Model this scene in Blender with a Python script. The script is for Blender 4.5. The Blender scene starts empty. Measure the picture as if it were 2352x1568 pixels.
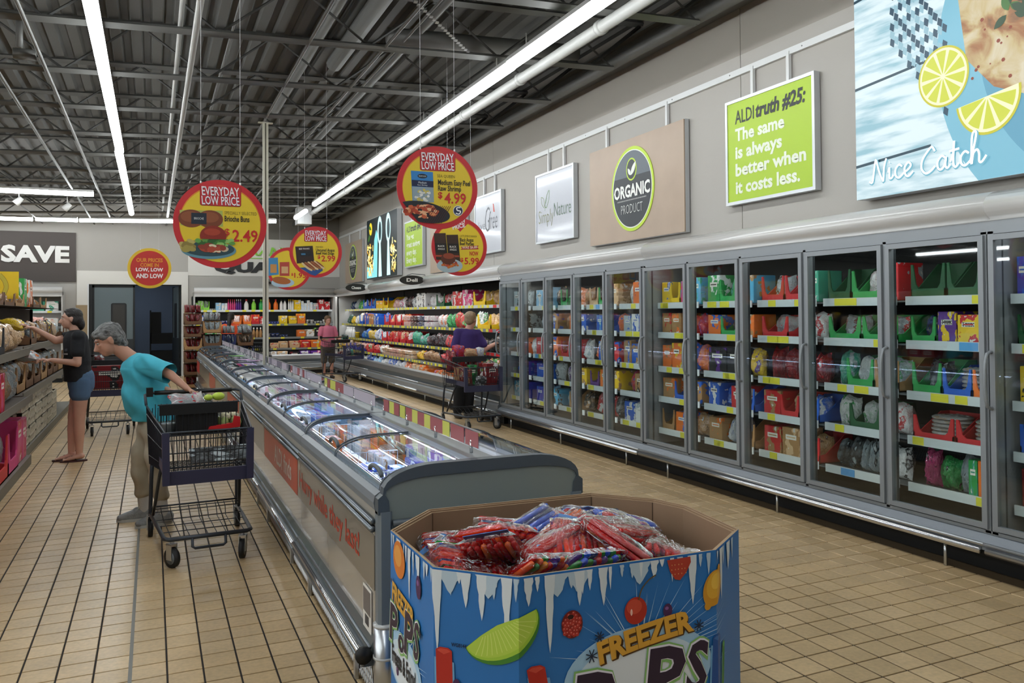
import bpy, bmesh, math, random
from mathutils import Vector, Matrix
R = math.radians
PI = math.pi
rnd = random.Random(7)
S = bpy.context.scene
COL = S.collection

# ---------------------------------------------------------------- camera
def setup_camera():
    cd = bpy.data.cameras.new('camera'); cam = bpy.data.objects.new('camera', cd); COL.objects.link(cam)
    cd.sensor_width = 36.0; cd.lens = 1848.0 / 2352.0 * 36.0
    cd.shift_y = -98.0 / 2352.0
    cd.clip_start = 0.05; cd.clip_end = 200
    yaw = math.atan(826 / 1848.0); pit = R(1.02); roll = R(0.40)
    f = Vector((math.sin(yaw) * math.cos(pit), math.cos(yaw) * math.cos(pit), math.sin(pit)))
    r0 = Vector((math.cos(yaw), -math.sin(yaw), 0)); u0 = r0.cross(f)
    r = r0 * math.cos(roll) - u0 * math.sin(roll); u = u0 * math.cos(roll) + r0 * math.sin(roll)
    m = Matrix((( r.x, u.x, -f.x, 0), (r.y, u.y, -f.y, 0), (r.z, u.z, -f.z, 1.6), (0, 0, 0, 1)))
    cam.matrix_world = m
    S.camera = cam
setup_camera()
W = bpy.data.worlds.new('world'); S.world = W; W.use_nodes = True
W.node_tree.nodes['Background'].inputs[0].default_value = (0.8, 0.85, 0.9, 1)
W.node_tree.nodes['Background'].inputs[1].default_value = 0.05
S.view_settings.view_transform = 'Standard'; S.view_settings.look = 'None'
S.view_settings.gamma = 1.0; S.view_settings.use_curve_mapping = False
S.view_settings.exposure = 0.50
S.cycles.use_denoising = True
S.cycles.max_bounces = 8; S.cycles.diffuse_bounces = 4; S.cycles.glossy_bounces = 4
S.cycles.transparent_max_bounces = 24; S.cycles.sample_clamp_indirect = 6.0
S.cycles.caustics_reflective = False; S.cycles.caustics_refractive = False
LIGHT_E = 17.0      # emission of the ceiling tubes
CASE_E = 5.0        # emission of the strips inside the refrigerated cases

# ---------------------------------------------------------------- helpers
def lin(h):
    if not isinstance(h, str): return tuple(h) + (1,) if len(h) == 3 else tuple(h)
    h = h.lstrip('#'); v = [int(h[i:i+2], 16) / 255 for i in (0, 2, 4)]
    return tuple([x / 12.92 if x <= 0.04045 else ((x + 0.055) / 1.055) ** 2.4 for x in v]) + (1,)
MATS = {}
def M(name, col=None, rough=0.6, metal=0.0, emis=0.0, bump=0.0, bscale=40.0, var=0.0, vscale=6.0, spec=None, coat=0.0):
    if name in MATS: return MATS[name]
    m = bpy.data.materials.new(name); m.use_nodes = True; MATS[name] = m
    nt = m.node_tree; b = nt.nodes['Principled BSDF']
    c = lin(col)
    b.inputs['Base Color'].default_value = c
    b.inputs['Roughness'].default_value = rough; b.inputs['Metallic'].default_value = metal
    if spec is not None: b.inputs['Specular IOR Level'].default_value = spec
    if coat: b.inputs['Coat Weight'].default_value = coat; b.inputs['Coat Roughness'].default_value = 0.08
    if emis:
        b.inputs['Emission Color'].default_value = c; b.inputs['Emission Strength'].default_value = emis
    if bump or var:
        tc = nt.nodes.new('ShaderNodeTexCoord')
        n = nt.nodes.new('ShaderNodeTexNoise'); n.inputs['Scale'].default_value = bscale; n.inputs['Detail'].default_value = 4
        nt.links.new(tc.outputs['Object'], n.inputs['Vector'])
        if bump:
            bp = nt.nodes.new('ShaderNodeBump'); bp.inputs['Strength'].default_value = bump; bp.inputs['Distance'].default_value = 0.01
            nt.links.new(n.outputs['Fac'], bp.inputs['Height']); nt.links.new(bp.outputs['Normal'], b.inputs['Normal'])
        if var:
            n2 = nt.nodes.new('ShaderNodeTexNoise'); n2.inputs['Scale'].default_value = vscale; n2.inputs['Detail'].default_value = 5
            nt.links.new(tc.outputs['Object'], n2.inputs['Vector'])
            mr = nt.nodes.new('ShaderNodeMapRange'); mr.inputs[1].default_value = 0.3; mr.inputs[2].default_value = 0.7
            mr.inputs[3].default_value = 1 - var; mr.inputs[4].default_value = 1 + var
            nt.links.new(n2.outputs['Fac'], mr.inputs[0])
            mx = nt.nodes.new('ShaderNodeMix'); mx.data_type = 'RGBA'; mx.blend_type = 'MULTIPLY'; mx.inputs[0].default_value = 1
            mx.inputs[6].default_value = c; nt.links.new(mr.outputs[0], mx.inputs[7]); nt.links.new(mx.outputs[2], b.inputs['Base Color'])
    return m

class MB:
    """collects shapes into one mesh"""
    def __init__(s): s.v = []; s.f = []; s.m = []; s.sm = []; s.mats = []
    def mi(s, mat):
        if mat not in s.mats: s.mats.append(mat)
        return s.mats.index(mat)
    def add(s, vs, fs, mat=None, smooth=False, M4=None):
        o = len(s.v)
        for p in vs:
            p = Vector(p)
            if M4 is not None: p = M4 @ p
            s.v.append(p)
        k = s.mi(mat)
        for f in fs: s.f.append([i + o for i in f]); s.m.append(k); s.sm.append(smooth)
        return s
    def box(s, x0, x1, y0, y1, z0, z1, mat=None, M4=None):
        vs = [(x0,y0,z0),(x1,y0,z0),(x1,y1,z0),(x0,y1,z0),(x0,y0,z1),(x1,y0,z1),(x1,y1,z1),(x0,y1,z1)]
        return s.add(vs, [(0,3,2,1),(4,5,6,7),(0,1,5,4),(1,2,6,5),(2,3,7,6),(3,0,4,7)], mat, False, M4)
    def prism(s, pts, axis, a, b, mat=None, smooth=False, M4=None):
        """profile pts (2D) extruded along axis from a to b; axis x: (y,z); y: (x,z); z: (x,y)"""
        def P(p, t):
            return (t, p[0], p[1]) if axis == 'x' else (p[0], t, p[1]) if axis == 'y' else (p[0], p[1], t)
        n = len(pts); vs = [P(p, a) for p in pts] + [P(p, b) for p in pts]
        o = len(s.v)
        s.add(vs, [(i, (i+1) % n, (i+1) % n + n, i + n) for i in range(n)], mat, smooth, M4)
        k = s.mi(mat)
        s.f.append([o + i for i in range(n)][::-1]); s.m.append(k); s.sm.append(False)
        s.f.append([o + n + i for i in range(n)]); s.m.append(k); s.sm.append(False)
        return s
    def tube(s, pts, r, n=8, mat=None, closed=False, M4=None, r2=None):
        pts = [Vector(p) for p in pts]; L = len(pts); vs = []; fs = []
        up = None
        for i, p in enumerate(pts):
            if closed: t = pts[(i+1) % L] - pts[i-1]
            else: t = pts[min(i+1, L-1)] - pts[max(i-1, 0)]
            if t.length < 1e-9: t = Vector((0, 0, 1))
            t.normalize()
            if up is None:
                up = Vector((0, 0, 1)) if abs(t.z) < 0.9 else Vector((1, 0, 0))
            a = up - t * up.dot(t)
            if a.length < 1e-6: a = t.orthogonal()
            a.normalize(); up = a; b = t.cross(a)
            rr = r if r2 is None else r + (r2 - r) * i / max(L-1, 1)
            if isinstance(r, (list, tuple)): rr = r[i]
            for k in range(n):
                an = 2 * PI * k / n
                vs.append(p + a * math.cos(an) * rr + b * math.sin(an) * rr)
        for i in range(L if closed else L - 1):
            for k in range(n):
                j = (i + 1) % L
                fs.append((i*n + k, i*n + (k+1) % n, j*n + (k+1) % n, j*n + k))
        if not closed:
            fs.append(tuple(range(n))[::-1]); fs.append(tuple((L-1)*n + k for k in range(n)))
        return s.add(vs, fs, mat, n > 4, M4)
    def lathe(s, prof, n=16, mat=None, M4=None, smooth=True):
        vs = []; fs = []; L = len(prof)
        for (r, z) in prof:
            for k in range(n): vs.append((r * math.cos(2*PI*k/n), r * math.sin(2*PI*k/n), z))
        for i in range(L-1):
            for k in range(n): fs.append((i*n+k, i*n+(k+1) % n, (i+1)*n+(k+1) % n, (i+1)*n+k))
        fs.append(tuple(range(n))[::-1]); fs.append(tuple((L-1)*n+k for k in range(n)))
        return s.add(vs, fs, mat, smooth, M4)
    def ell(s, c, r, mat=None, n=12, M4=None):
        T = Matrix.Translation(c) @ Matrix.Diagonal((r[0], r[1], r[2], 1))
        if M4 is not None: T = M4 @ T
        m = max(4, n // 2); prof = [(max(1e-3, math.sin(PI*i/m)), -math.cos(PI*i/m)) for i in range(m+1)]
        return s.lathe(prof, n, mat, T)
    def poly(s, pts, y, mat=None, t=0.0015, M4=None):
        """flat shape in the local xz plane at depth y (front towards -y), given thickness"""
        pts = list(pts)
        area = sum(pts[i-1][0]*pts[i][1] - pts[i][0]*pts[i-1][1] for i in range(len(pts)))
        if area < 0: pts = pts[::-1]
        n = len(pts); vs = [(p[0], y, p[1]) for p in pts] + [(p[0], y + t, p[1]) for p in pts]
        fs = [tuple(range(n))] + [((i+1) % n, i, i + n, (i+1) % n + n) for i in range(n)]
        return s.add(vs, fs, mat, False, M4)
    def mesh(s, name='m'):
        me = bpy.data.meshes.new(name)
        me.from_pydata([tuple(v) for v in s.v], [], s.f)
        for m in s.mats: me.materials.append(m)
        me.polygons.foreach_set('material_index', s.m); me.polygons.foreach_set('use_smooth', s.sm)
        me.update()
        return me
    def build(s, name, parent=None, loc=(0,0,0), rot=(0,0,0), **k):
        return ob(name, s.mesh(name), parent, loc, rot, **k)

def ob(name, me, parent=None, loc=(0,0,0), rot=(0,0,0), scale=(1,1,1), mat=None, **k):
    o = bpy.data.objects.new(name, me); COL.objects.link(o)
    o.location = loc; o.rotation_euler = rot; o.scale = scale
    if parent is not None: o.parent = parent
    if mat is not None:
        if not me.materials: me.materials.append(mat)
        if me.materials[0] is not mat:
            o.material_slots[0].link = 'OBJECT'; o.material_slots[0].material = mat
    for a, b in k.items(): o[a] = b
    return o
def thing(name, label, cat, loc=(0,0,0), rz=0.0, group=None, rot=None, scale=(1,1,1)):
    o = bpy.data.objects.new(name, None); COL.objects.link(o)
    o.empty_display_size = 0.1
    o.location = loc; o.rotation_euler = rot or (0, 0, rz); o.scale = scale
    tag(o, label, cat, group); return o
def tag(o, label, cat, group=None):
    o['label'] = label; o['category'] = cat
    if group: o['group'] = group
    return o
def struct(o): o['kind'] = 'structure'; return o
def copy_tree(o, parent=None):
    c = o.copy(); COL.objects.link(c); c.parent = parent
    for ch in list(o.children): copy_tree(ch, c)
    return c
def rbox(sx, sy, sz, bev=0.01, seg=2, mat=None, name='b', base=True):
    """bevelled box mesh, base at z=0 unless base=False"""
    bm = bmesh.new(); bmesh.ops.create_cube(bm, size=1.0)
    for v in bm.verts: v.co = Vector((v.co.x*sx, v.co.y*sy, (v.co.z + (0.5 if base else 0))*sz))
    bmesh.ops.bevel(bm, geom=bm.edges[:], offset=bev, segments=seg, affect='EDGES', profile=0.5)
    me = bpy.data.meshes.new(name); bm.to_mesh(me); bm.free()
    if mat: me.materials.append(mat)
    return me
def circ(cx, cz, rx, rz=None, n=40, a0=0, a1=360, rot=0):
    rz = rx if rz is None else rz; out = []
    full = abs(a1 - a0) >= 360
    for i in range(n if full else n + 1):
        a = R(a0 + (a1 - a0) * i / n); x = rx * math.cos(a); z = rz * math.sin(a)
        c, s_ = math.cos(R(rot)), math.sin(R(rot))
        out.append((cx + x*c - z*s_, cz + x*s_ + z*c))
    return out
def rrect(x0, x1, z0, z1, r, n=5):
    out = []
    for (cx, cz, a) in ((x1-r, z1-r, 0), (x0+r, z1-r, 90), (x0+r, z0+r, 180), (x1-r, z0+r, 270)):
        for i in range(n+1):
            an = R(a + 90*i/n); out.append((cx + r*math.cos(an), cz + r*math.sin(an)))
    return out
FCACHE = {}
def text_geo(txt, bold=0.0, res=2):
    """vertices and faces of a word, unit size, flat in xy"""
    key = (txt, bold, res)
    if key in FCACHE: return FCACHE[key]
    cu = bpy.data.curves.new('t', 'FONT'); cu.body = txt; cu.size = 1.0; cu.offset = bold; cu.resolution_u = res
    cu.fill_mode = 'FRONT'
    o = bpy.data.objects.new('t', cu)
    me = bpy.data.meshes.new_from_object(o)
    vs = [v.co.copy() for v in me.vertices]; fs = [tuple(p.vertices) for p in me.polygons]
    bpy.data.objects.remove(o); bpy.data.curves.remove(cu); bpy.data.meshes.remove(me)
    FCACHE[key] = (vs, fs); return vs, fs
def put_text(mb, txt, x0, x1, z0, z1, y, mat, bold=0.0, shear=0.0, rot=0.0, thick=0.0, arch=0.0):
    """fit the word into the box x0..x1, z0..z1 of the local xz plane"""
    vs, fs = text_geo(txt, bold)
    if not vs: return mb
    ax = min(v.x for v in vs); bx = max(v.x for v in vs); ay = min(v.y for v in vs); by = max(v.y for v in vs)
    if any(c.islower() for c in txt):     # baseline to cap height
        hv = text_geo('H', bold)[0]; ay = min(v.y for v in hv); by = max(v.y for v in hv)
    cx, cz = (x0+x1)/2, (z0+z1)/2; cr, sr = math.cos(R(rot)), math.sin(R(rot)); out = []
    for v in vs:
        u = (v.x-ax)/(bx-ax); w = (v.y-ay)/(by-ay)
        X = x0 + u*(x1-x0) + (w-0.5)*shear*(z1-z0) - cx; Z = z0 + w*(z1-z0) - cz + arch*(1-(2*u-1)**2)
        out.append((cx + X*cr - Z*sr, y, cz + X*sr + Z*cr))
    mb.add(out, fs, mat)
    if thick:
        o = len(mb.v)
        # side walls from boundary edges
        cnt = {}
        for f in fs:
            for i in range(len(f)):
                e = (f[i-1], f[i]); cnt[e] = 1
        b = [e for e in cnt if (e[1], e[0]) not in cnt]
        used = {}; nv = []; nf = []
        for a_, b_ in b:
            q = []
            for k, yy in ((a_, 0), (b_, 0), (b_, thick), (a_, thick)):
                p = out[k]; nv.append((p[0], p[1]+yy, p[2])); q.append(len(nv)-1)
            nf.append(q[::-1])
        mb.add(nv, nf, mat)
    return mb
ORD = ['first','second','third','fourth','fifth','sixth','seventh','eighth','ninth','tenth','eleventh','twelfth','thirteenth','fourteenth','fifteenth','sixteenth','seventeenth','eighteenth','nineteenth','twentieth']
# ---------------------------------------------------------------- shell
WX = 4.88; WY = 23.0
def zc(x): return 4.196 + 0.0415 * (x - 4.5)       # underside of the sloping joists
PITCH = 0.1503; TX0 = 0.2125; TY0 = 4.085
m_wall = M('painted wall warm grey', '#aeaaa3', 0.75, bump=0.05, bscale=60)
m_wallU = M('darker taupe wall band', '#9b958c', 0.75)  # upper wall band, darker than the panels below
m_white = M('white painted board', '#dcd9d2', 0.6)
m_steelw = M('white metal rail', '#d9dbdc', 0.35)
m_roof = M('grey painted steel roof', '#5c5c58', 0.7, metal=0.0)
m_joist = M('grey painted steel joist', '#6e6e6b', 0.5, metal=0.2)
m_black = M('matt black', '#0a0b0c', 0.6)
def floor_material(name, grout):
    m = bpy.data.materials.new(name); m.use_nodes = True; nt = m.node_tree; b = nt.nodes['Principled BSDF']
    g = nt.nodes.new('ShaderNodeNewGeometry')
    if grout:
        sx = nt.nodes.new('ShaderNodeSeparateXYZ'); nt.links.new(g.outputs['Position'], sx.inputs[0])
        a = nt.nodes.new('ShaderNodeMath'); a.operation = 'SUBTRACT'; a.inputs[1].default_value = TX0; nt.links.new(sx.outputs[0], a.inputs[0])
        w = nt.nodes.new('ShaderNodeMath'); w.operation = 'PINGPONG'; w.inputs[1].default_value = PITCH/2; nt.links.new(a.outputs[0], w.inputs[0])
        l = nt.nodes.new('ShaderNodeMath'); l.operation = 'LESS_THAN'; l.inputs[1].default_value = 0.0045; nt.links.new(w.outputs[0], l.inputs[0])
        mx = nt.nodes.new('ShaderNodeMix'); mx.data_type = 'RGBA'; mx.inputs[6].default_value = lin('#5b4a33'); mx.inputs[7].default_value = lin('#1c1610')
        nt.links.new(l.outputs[0], mx.inputs[0]); nt.links.new(mx.outputs[2], b.inputs['Base Color']); b.inputs['Roughness'].default_value = 0.8
        return m
    mp = nt.nodes.new('ShaderNodeMapping'); mp.inputs[1].default_value = (-TX0/PITCH, -TY0/PITCH, 0); mp.inputs[3].default_value = (1/PITCH,)*3
    nt.links.new(g.outputs['Position'], mp.inputs[0])
    fl = nt.nodes.new('ShaderNodeVectorMath'); fl.operation = 'FLOOR'; nt.links.new(mp.outputs[0], fl.inputs[0])
    wn = nt.nodes.new('ShaderNodeTexWhiteNoise'); wn.noise_dimensions = '2D'; nt.links.new(fl.outputs[0], wn.inputs['Vector'])
    cr = nt.nodes.new('ShaderNodeValToRGB'); cr.color_ramp.elements[0].color = lin('#baa078'); cr.color_ramp.elements[1].color = lin('#caaf86')
    e = cr.color_ramp.elements.new(0.5); e.color = lin('#c2a67c')
    nt.links.new(wn.outputs['Value'], cr.inputs[0])
    n = nt.nodes.new('ShaderNodeTexNoise'); n.inputs['Scale'].default_value = 45; n.inputs['Detail'].default_value = 6; nt.links.new(g.outputs['Position'], n.inputs['Vector'])
    n2 = nt.nodes.new('ShaderNodeTexNoise'); n2.inputs['Scale'].default_value = 3; n2.inputs['Detail'].default_value = 3; nt.links.new(g.outputs['Position'], n2.inputs['Vector'])
    ad = nt.nodes.new('ShaderNodeMath'); ad.operation = 'ADD'; nt.links.new(n.outputs['Fac'], ad.inputs[0]); nt.links.new(n2.outputs['Fac'], ad.inputs[1])
    mr = nt.nodes.new('ShaderNodeMapRange'); mr.inputs[1].default_value = 0.7; mr.inputs[2].default_value = 1.3; mr.inputs[3].default_value = 0.82; mr.inputs[4].default_value = 1.14
    nt.links.new(ad.outputs[0], mr.inputs[0])
    mx = nt.nodes.new('ShaderNodeMix'); mx.data_type = 'RGBA'; mx.blend_type = 'MULTIPLY'; mx.inputs[0].default_value = 1
    nt.links.new(cr.outputs[0], mx.inputs[6]); nt.links.new(mr.outputs[0], mx.inputs[7]); nt.links.new(mx.outputs[2], b.inputs['Base Color'])
    r = nt.nodes.new('ShaderNodeMapRange'); r.inputs[3].default_value = 0.31; r.inputs[4].default_value = 0.39; nt.links.new(n2.outputs['Fac'], r.inputs[0]); nt.links.new(r.outputs[0], b.inputs['Roughness'])
    bp = nt.nodes.new('ShaderNodeBump'); bp.inputs['Strength'].default_value = 0.08; bp.inputs['Distance'].default_value = 0.004
    nt.links.new(n.outputs['Fac'], bp.inputs['Height']); nt.links.new(bp.outputs[0], b.inputs['Normal'])
    return m
def build_floor():
    mg = floor_material('floor grout', True); mt = floor_material('glazed sand tile', False)
    fl = struct(MB().box(-18, 6.2, -4, 27, -0.12, -0.004, mg).build('floor'))
    g = 0.0042; p = PITCH
    tm = MB(); h = p/2 - g; c = 0.002
    tm.add([(-h,-h,-0.004),(h,-h,-0.004),(h,h,-0.004),(-h,h,-0.004),(-h,-h,-c*.6),(h,-h,-c*.6),(h,h,-c*.6),(-h,h,-c*.6),(-h+c,-h+c,0),(h-c,-h+c,0),(h-c,h-c,0),(-h+c,h-c,0)],
           [(0,1,5,4),(1,2,6,5),(2,3,7,6),(3,0,4,7),(4,5,9,8),(5,6,10,9),(6,7,11,10),(7,4,8,11),(8,9,10,11)], mt)
    tile = tm.mesh('tile'); cand = []; rest = MB(); mi = rest.mi(mt)
    for i in range(-61, 30):
        for j in range(-50, 128):
            x = TX0 + (i + .5)*p; y = TY0 + (j + .5)*p
            if not (-8.9 < x < 4.6 and -3.9 < y < 22.95): continue
            d = math.hypot(x, y)
            # seen by the camera and not below a case
            px = (x*0.9129 - y*0.4082) / max(0.1, x*0.4082 + y*0.9129)
            py = 1.6 / max(0.1, x*0.4082 + y*0.9129)
            vis = y > 0.5 and abs(px) < 0.645 and py < 0.50 and not (0.7 < x < 1.9) and x < 4.42 and x > -1.3
            cand.append((0 if vis else 1, d, x, y))
    cand.sort()
    for k, (v, d, x, y) in enumerate(cand):
        if k < 300 and v == 0: ob('tile', tile, fl, (x, y, 0))
        else:
            if x < -6 or y < 0: continue
            o = len(rest.v)
            rest.v += [Vector((x-h, y-h, -0.004)), Vector((x+h, y-h, -0.004)), Vector((x+h, y+h, -0.004)), Vector((x-h, y+h, -0.004)),
                       Vector((x-h+c, y-h+c, 0)), Vector((x+h-c, y-h+c, 0)), Vector((x+h-c, y+h-c, 0)), Vector((x-h+c, y+h-c, 0))]
            for f in ((0,1,5,4),(1,2,6,5),(2,3,7,6),(3,0,4,7),(4,5,6,7)):
                rest.f.append([o+q for q in f]); rest.m.append(mi); rest.sm.append(False)
    rest.build('tile_field', fl, kind='stuff')
    MB().box(-0.098, -0.082, 0, 22.9, -0.004, 0.0006, M('expansion joint grey', '#77756f', 0.5)).build('expansion_joint', fl)
build_floor()

def build_walls():
    # right wall: bulkhead above the cases, in sheets with open joints
    w = struct(MB().box(WX+0.03, WX+0.2, -4, WY+.1, 2.3, 5.2, m_wall).box(5.6, 5.75, -4, WY+.1, 0, 5.2, m_wall).box(WX+.03,5.6,-4,WY+.1,2.3,2.34,m_wall).build('wall_right'))
    ys = [-4, 0.0, 5.79, 11.6, 17.4, WY]
    for a, b in zip(ys, ys[1:]):
        MB().box(WX, WX+0.03, a+0.004, b-0.004, 2.3, 3.93, m_wall).build('wall_panel', w)
        MB().box(WX, WX+0.03, a+0.004, b-0.004, 3.93, 5.0, m_wallU).build('upper_wall_panel', w)
    # back wall
    b = struct(MB().box(-18, -1.47, WY, WY+.15, 0, 5.0, m_wall).box(.70, 5.7, WY, WY+.15, 2.1, 5.0, m_wall).box(.70, .95, WY, WY+.15, 0, 2.1, m_wall)
               .box(-1.47, .70, WY, WY+.15, 2.41, 5.0, m_wall).box(.95,5.7,WY+.75,WY+.85,0,2.2,m_wall).build('wall_back'))
    MB().box(.862, WX-.003, WY-.015, WY, 2.66, 3.68, m_white).build('white_panel', b)
    MB().box(.862, WX-.003, WY-.01, WY, 3.68, 4.9, M('dark grey soffit paint','#77746c',0.8)).build('soffit_panel', b)
    m_tan = M('tan wainscot', '#a08a6a', 0.6)
    t = struct(MB().box(-1.74, -1.47, WY-.04, WY+.02, 0, 2.75, m_white).box(.70, .86, WY-.04, WY+.02, 0, 2.75, m_white)
        .box(-1.47, .70, WY-.04, WY+.02, 2.41, 2.75, m_white).build('trim_1'))
    struct(MB().box(-1.76, -1.5, WY-.06, WY-.04, 0, 1.88, m_tan).box(.765, .87, WY-.06, WY-.04, 0, 1.88, m_tan).build('baseboard_back'))
    struct(MB().box(.70,.73,WY-.065,WY-.04,0,1.88,m_steelw).box(-1.47,-1.5,WY-.065,WY-.04,0,2.41,m_steelw).build('trim_2'))
    # stock room beyond the doorway
    mr = M('blue grey store room wall', '#8592a6', 0.8)
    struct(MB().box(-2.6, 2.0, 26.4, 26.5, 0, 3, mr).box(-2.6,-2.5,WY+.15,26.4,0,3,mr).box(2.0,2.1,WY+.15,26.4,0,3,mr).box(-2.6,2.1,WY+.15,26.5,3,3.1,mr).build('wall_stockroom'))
    struct(MB().box(-18.15, -18, -4, WY, 0, 5, m_wall).build('wall_left'))
    struct(MB().box(-18.15, 5.7, -4.15, -4, 0, 5, m_wall).build('wall_near'))
    ld = bpy.data.lights.new('added_stockroom_fill', 'AREA'); ld.energy = 7; ld.size = 1.0; ld.color = (.8, .9, 1); lo = bpy.data.objects.new('added_stockroom_fill', ld); COL.objects.link(lo); lo.location = (-.4, 24.8, 2.95)  # unseen lamp added to lift the dark doorway, no fixture modelled
    # impact doors
    mdr = M('grey-green impact door', '#5f6c70', 0.45); mdk = M('black rubber', '#15181a', 0.6)
    d = struct(MB().box(0, .98, -.02, .02, .04, 2.36, mdr).build('door_1', None, (-1.40, WY+.06, 0)))
    MB().box(0, .05, -.03, .03, .03, 2.38, mdk).box(.94, .985, -.03, .03, .03, 2.38, mdk).box(0,.98,-.03,.03,2.33,2.38,mdk).box(.05,.94,-.035,-.02,.04,1.0,M('dark kick plate','#22282c',.5)).build('door_edging', d)
    f = MB().poly(rrect(.43, .79, 1.0, 1.93, .05), -.03, mdk, .06).build('window_frame', d)
    MB().poly(rrect(.47, .75, 1.04, 1.89, .03), -.033, M('scuffed acrylic', '#3b3a38', 0.25), .066).build('window_pane', d)
    d = struct(MB().box(-.98, 0, -.02, .02, .04, 2.36, mdr).build('door_2', None, (.67, WY+.12, 0), (0, 0, R(100+180-180))))
    d.rotation_euler = (0, 0, R(-82))
    MB().box(-.98, -.93, -.03, .03, .03, 2.38, mdk).box(-.05, 0, -.03, .03, .03, 2.38, mdk).box(-.98,0,-.035,.035,.04,1.0,M('dark kick plate','#22282c',.5)).build('door_edging', d)
    MB().poly(rrect(-.70, -.34, 1.0, 1.93, .05), -.03, mdk, .06).build('window_frame', d)
    struct(MB().box(-1.5,-1.40,WY-.02,WY+.14,0,2.41,mdk).box(-1.47,.70,WY+.0,WY+.14,2.385,2.41,mdk).build('trim_3'))
    r = thing('storage_rack', 'dark tall rack standing in the dim room beyond the doorway', 'rack', (.25, 25.2, 0))
    for i in (-.3, .3): MB().box(i-.02, i+.02, -.2, .2, 0, 1.75-(i>0)*.75, m_black).build('upright', r)
    for z in (.3, .8): MB().box(-.3, .3, -.2, .2, z, z+.3, m_black).build('shelf', r)
    MB().box(-.3, -.02, -.15, .15, 1.1, 1.7, m_black).build('load', r)
build_walls()

def build_ceiling():
    deck = MB(); x0, x1 = -18.0, WX+.1; prof = []; x = x0; p = 0.2
    while x < x1:
        for dx, dz in ((0, 0), (.09, 0), (.115, .05), (.175, .05)):
            prof.append((x+dx, dz))
        x += p
    H = 0.56
    ys = [-4, 27]
    vs = []; fs = []
    for (xx, dz) in prof:
        for y in ys: vs.append((xx, y, zc(xx) + H + dz))
    for i in range(len(prof)-1): fs.append((2*i, 2*i+1, 2*i+3, 2*i+2))
    deck.add(vs, fs, m_roof)
    deck.box(-18.2, 5.8, -4.2, 27, 5.35, 5.4, m_roof)
    c = struct(deck.build('ceiling'))
    s = 0.0415
    def jm():
        j = MB(); a, b = -18.0, 4.5
        def bar(xa, za, xb, zb, w=.022, y=0):
            j.tube([(xa, y, za), (xb, y, zb)], w, 4, M('joist web dark grey', '#41413f', .6))
        # chords: pairs of angles with a gap
        for yy in (-.03, .03):
            j.tube([(a, yy, zc(a)+.02), (b, yy, zc(b)+.02)], .024, 4, m_joist)
            j.tube([(a, yy, zc(a)+H-.03), (WX, yy, zc(WX)+H-.03)], .024, 4, m_joist)
        n = 17; st = (b-a)/n
        for i in range(n):
            xa = a + i*st; xm = xa + st/2; xb = xa + st
            bar(xa, zc(xa)+.03, xm, zc(xm)+H-.03, .012); bar(xm, zc(xm)+H-.03, xb, zc(xb)+.03, .012)
        bar(b-.25, zc(b)+.03, WX-.02, zc(WX)+H-.05, .02)
        return j.mesh('joist')
    J = jm()
    for k in range(-2, 11): ob('joist', J, c, (0, 7.40 + 1.48*k, 0))
    # wall ledger beam
    MB().box(WX-.12, WX, -4, WY, 4.36, 4.38, m_joist).box(WX-.03, WX, -4, WY, 4.38, 4.6, m_joist).box(WX-.12, WX, -4, WY, 4.6, 4.62, m_joist).build('ledger_beam', c)
    MB().tube([(WX-.32, -4, zc(4.5)+.10), (WX-.32, WY, zc(4.5)+.10)], .06, 10, m_joist).build('duct_pipe', c)
    # bridging rods
    for (x, z, r) in ((1.3, .02, .014), (-.93, .0, .018), (-1.35, 0, .018), (2.0, .03, .014), (.75, .5, .014), (-2.5, .02, .014), (-4, .02, .014), (2.35, .3, .014)):
        MB().tube([(x, -4, zc(x)-.01+z), (x, WY, zc(x)-.01+z)], r, 6, m_joist).build('bridging_rod', c)
    mp = M('white conduit', '#a9a9a5', 0.45)
    MB().tube([(.33, 0, 3.98), (.33, WY, 3.98)], .028, 8, mp).build('conduit', c)
    MB().tube([(.22, 0, 4.12), (.22, WY, 4.12)], .022, 8, mp).build('conduit', c)
    m = MB(); X = 3.62; m.tube([(X, 0, 4.12), (X, WY, 4.12)], .055, 12, mp)
    for k in range(14): m.tube([(X, 1+k*1.7, 4.12), (X, 1.06+k*1.7, 4.12)], .068, 12, mp)
    m.build('sprinkler_main', c)
    MB().tube([(-1.1, 8.4, 4.03), (-1.1, 8.4, 4.35)], .03, 6, m_joist).tube([(-1.16, 8.5, 4.0), (-.98, 8.5, 4.0)], .05, 8, m_joist).build('junction_box', c)
    m = MB(); X = 1.62
    m.tube([(X+.3, 4, 4.5), (X+.3, 9.3, 4.5)], .09, 12, m_joist); m.tube([(X, 3, 4.55), (X, 12, 4.55)], .05, 12, m_joist)
    m.tube([(X+.9, 4, 4.52), (X+.9, 14, 4.52)], .04, 10, m_joist)
    m.build('roof_pipe', c)
    m = MB()
    m.tube([(2.2, 8.0, 4.45), (4.4, 8.0, 4.55)], .09, 12, m_joist)
    m.build('cross_pipe', c)
    # perforated strap
    m = MB()
    for i in range(22):
        t = i/22; m.box(1.9+t*1.0, 1.9+t*1.0+.03, 6.3+t*1.2, 6.3+t*1.2+.03, 4.2, 4.212, mp)
    m.build('strut_channel', c)
build_ceiling()

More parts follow.
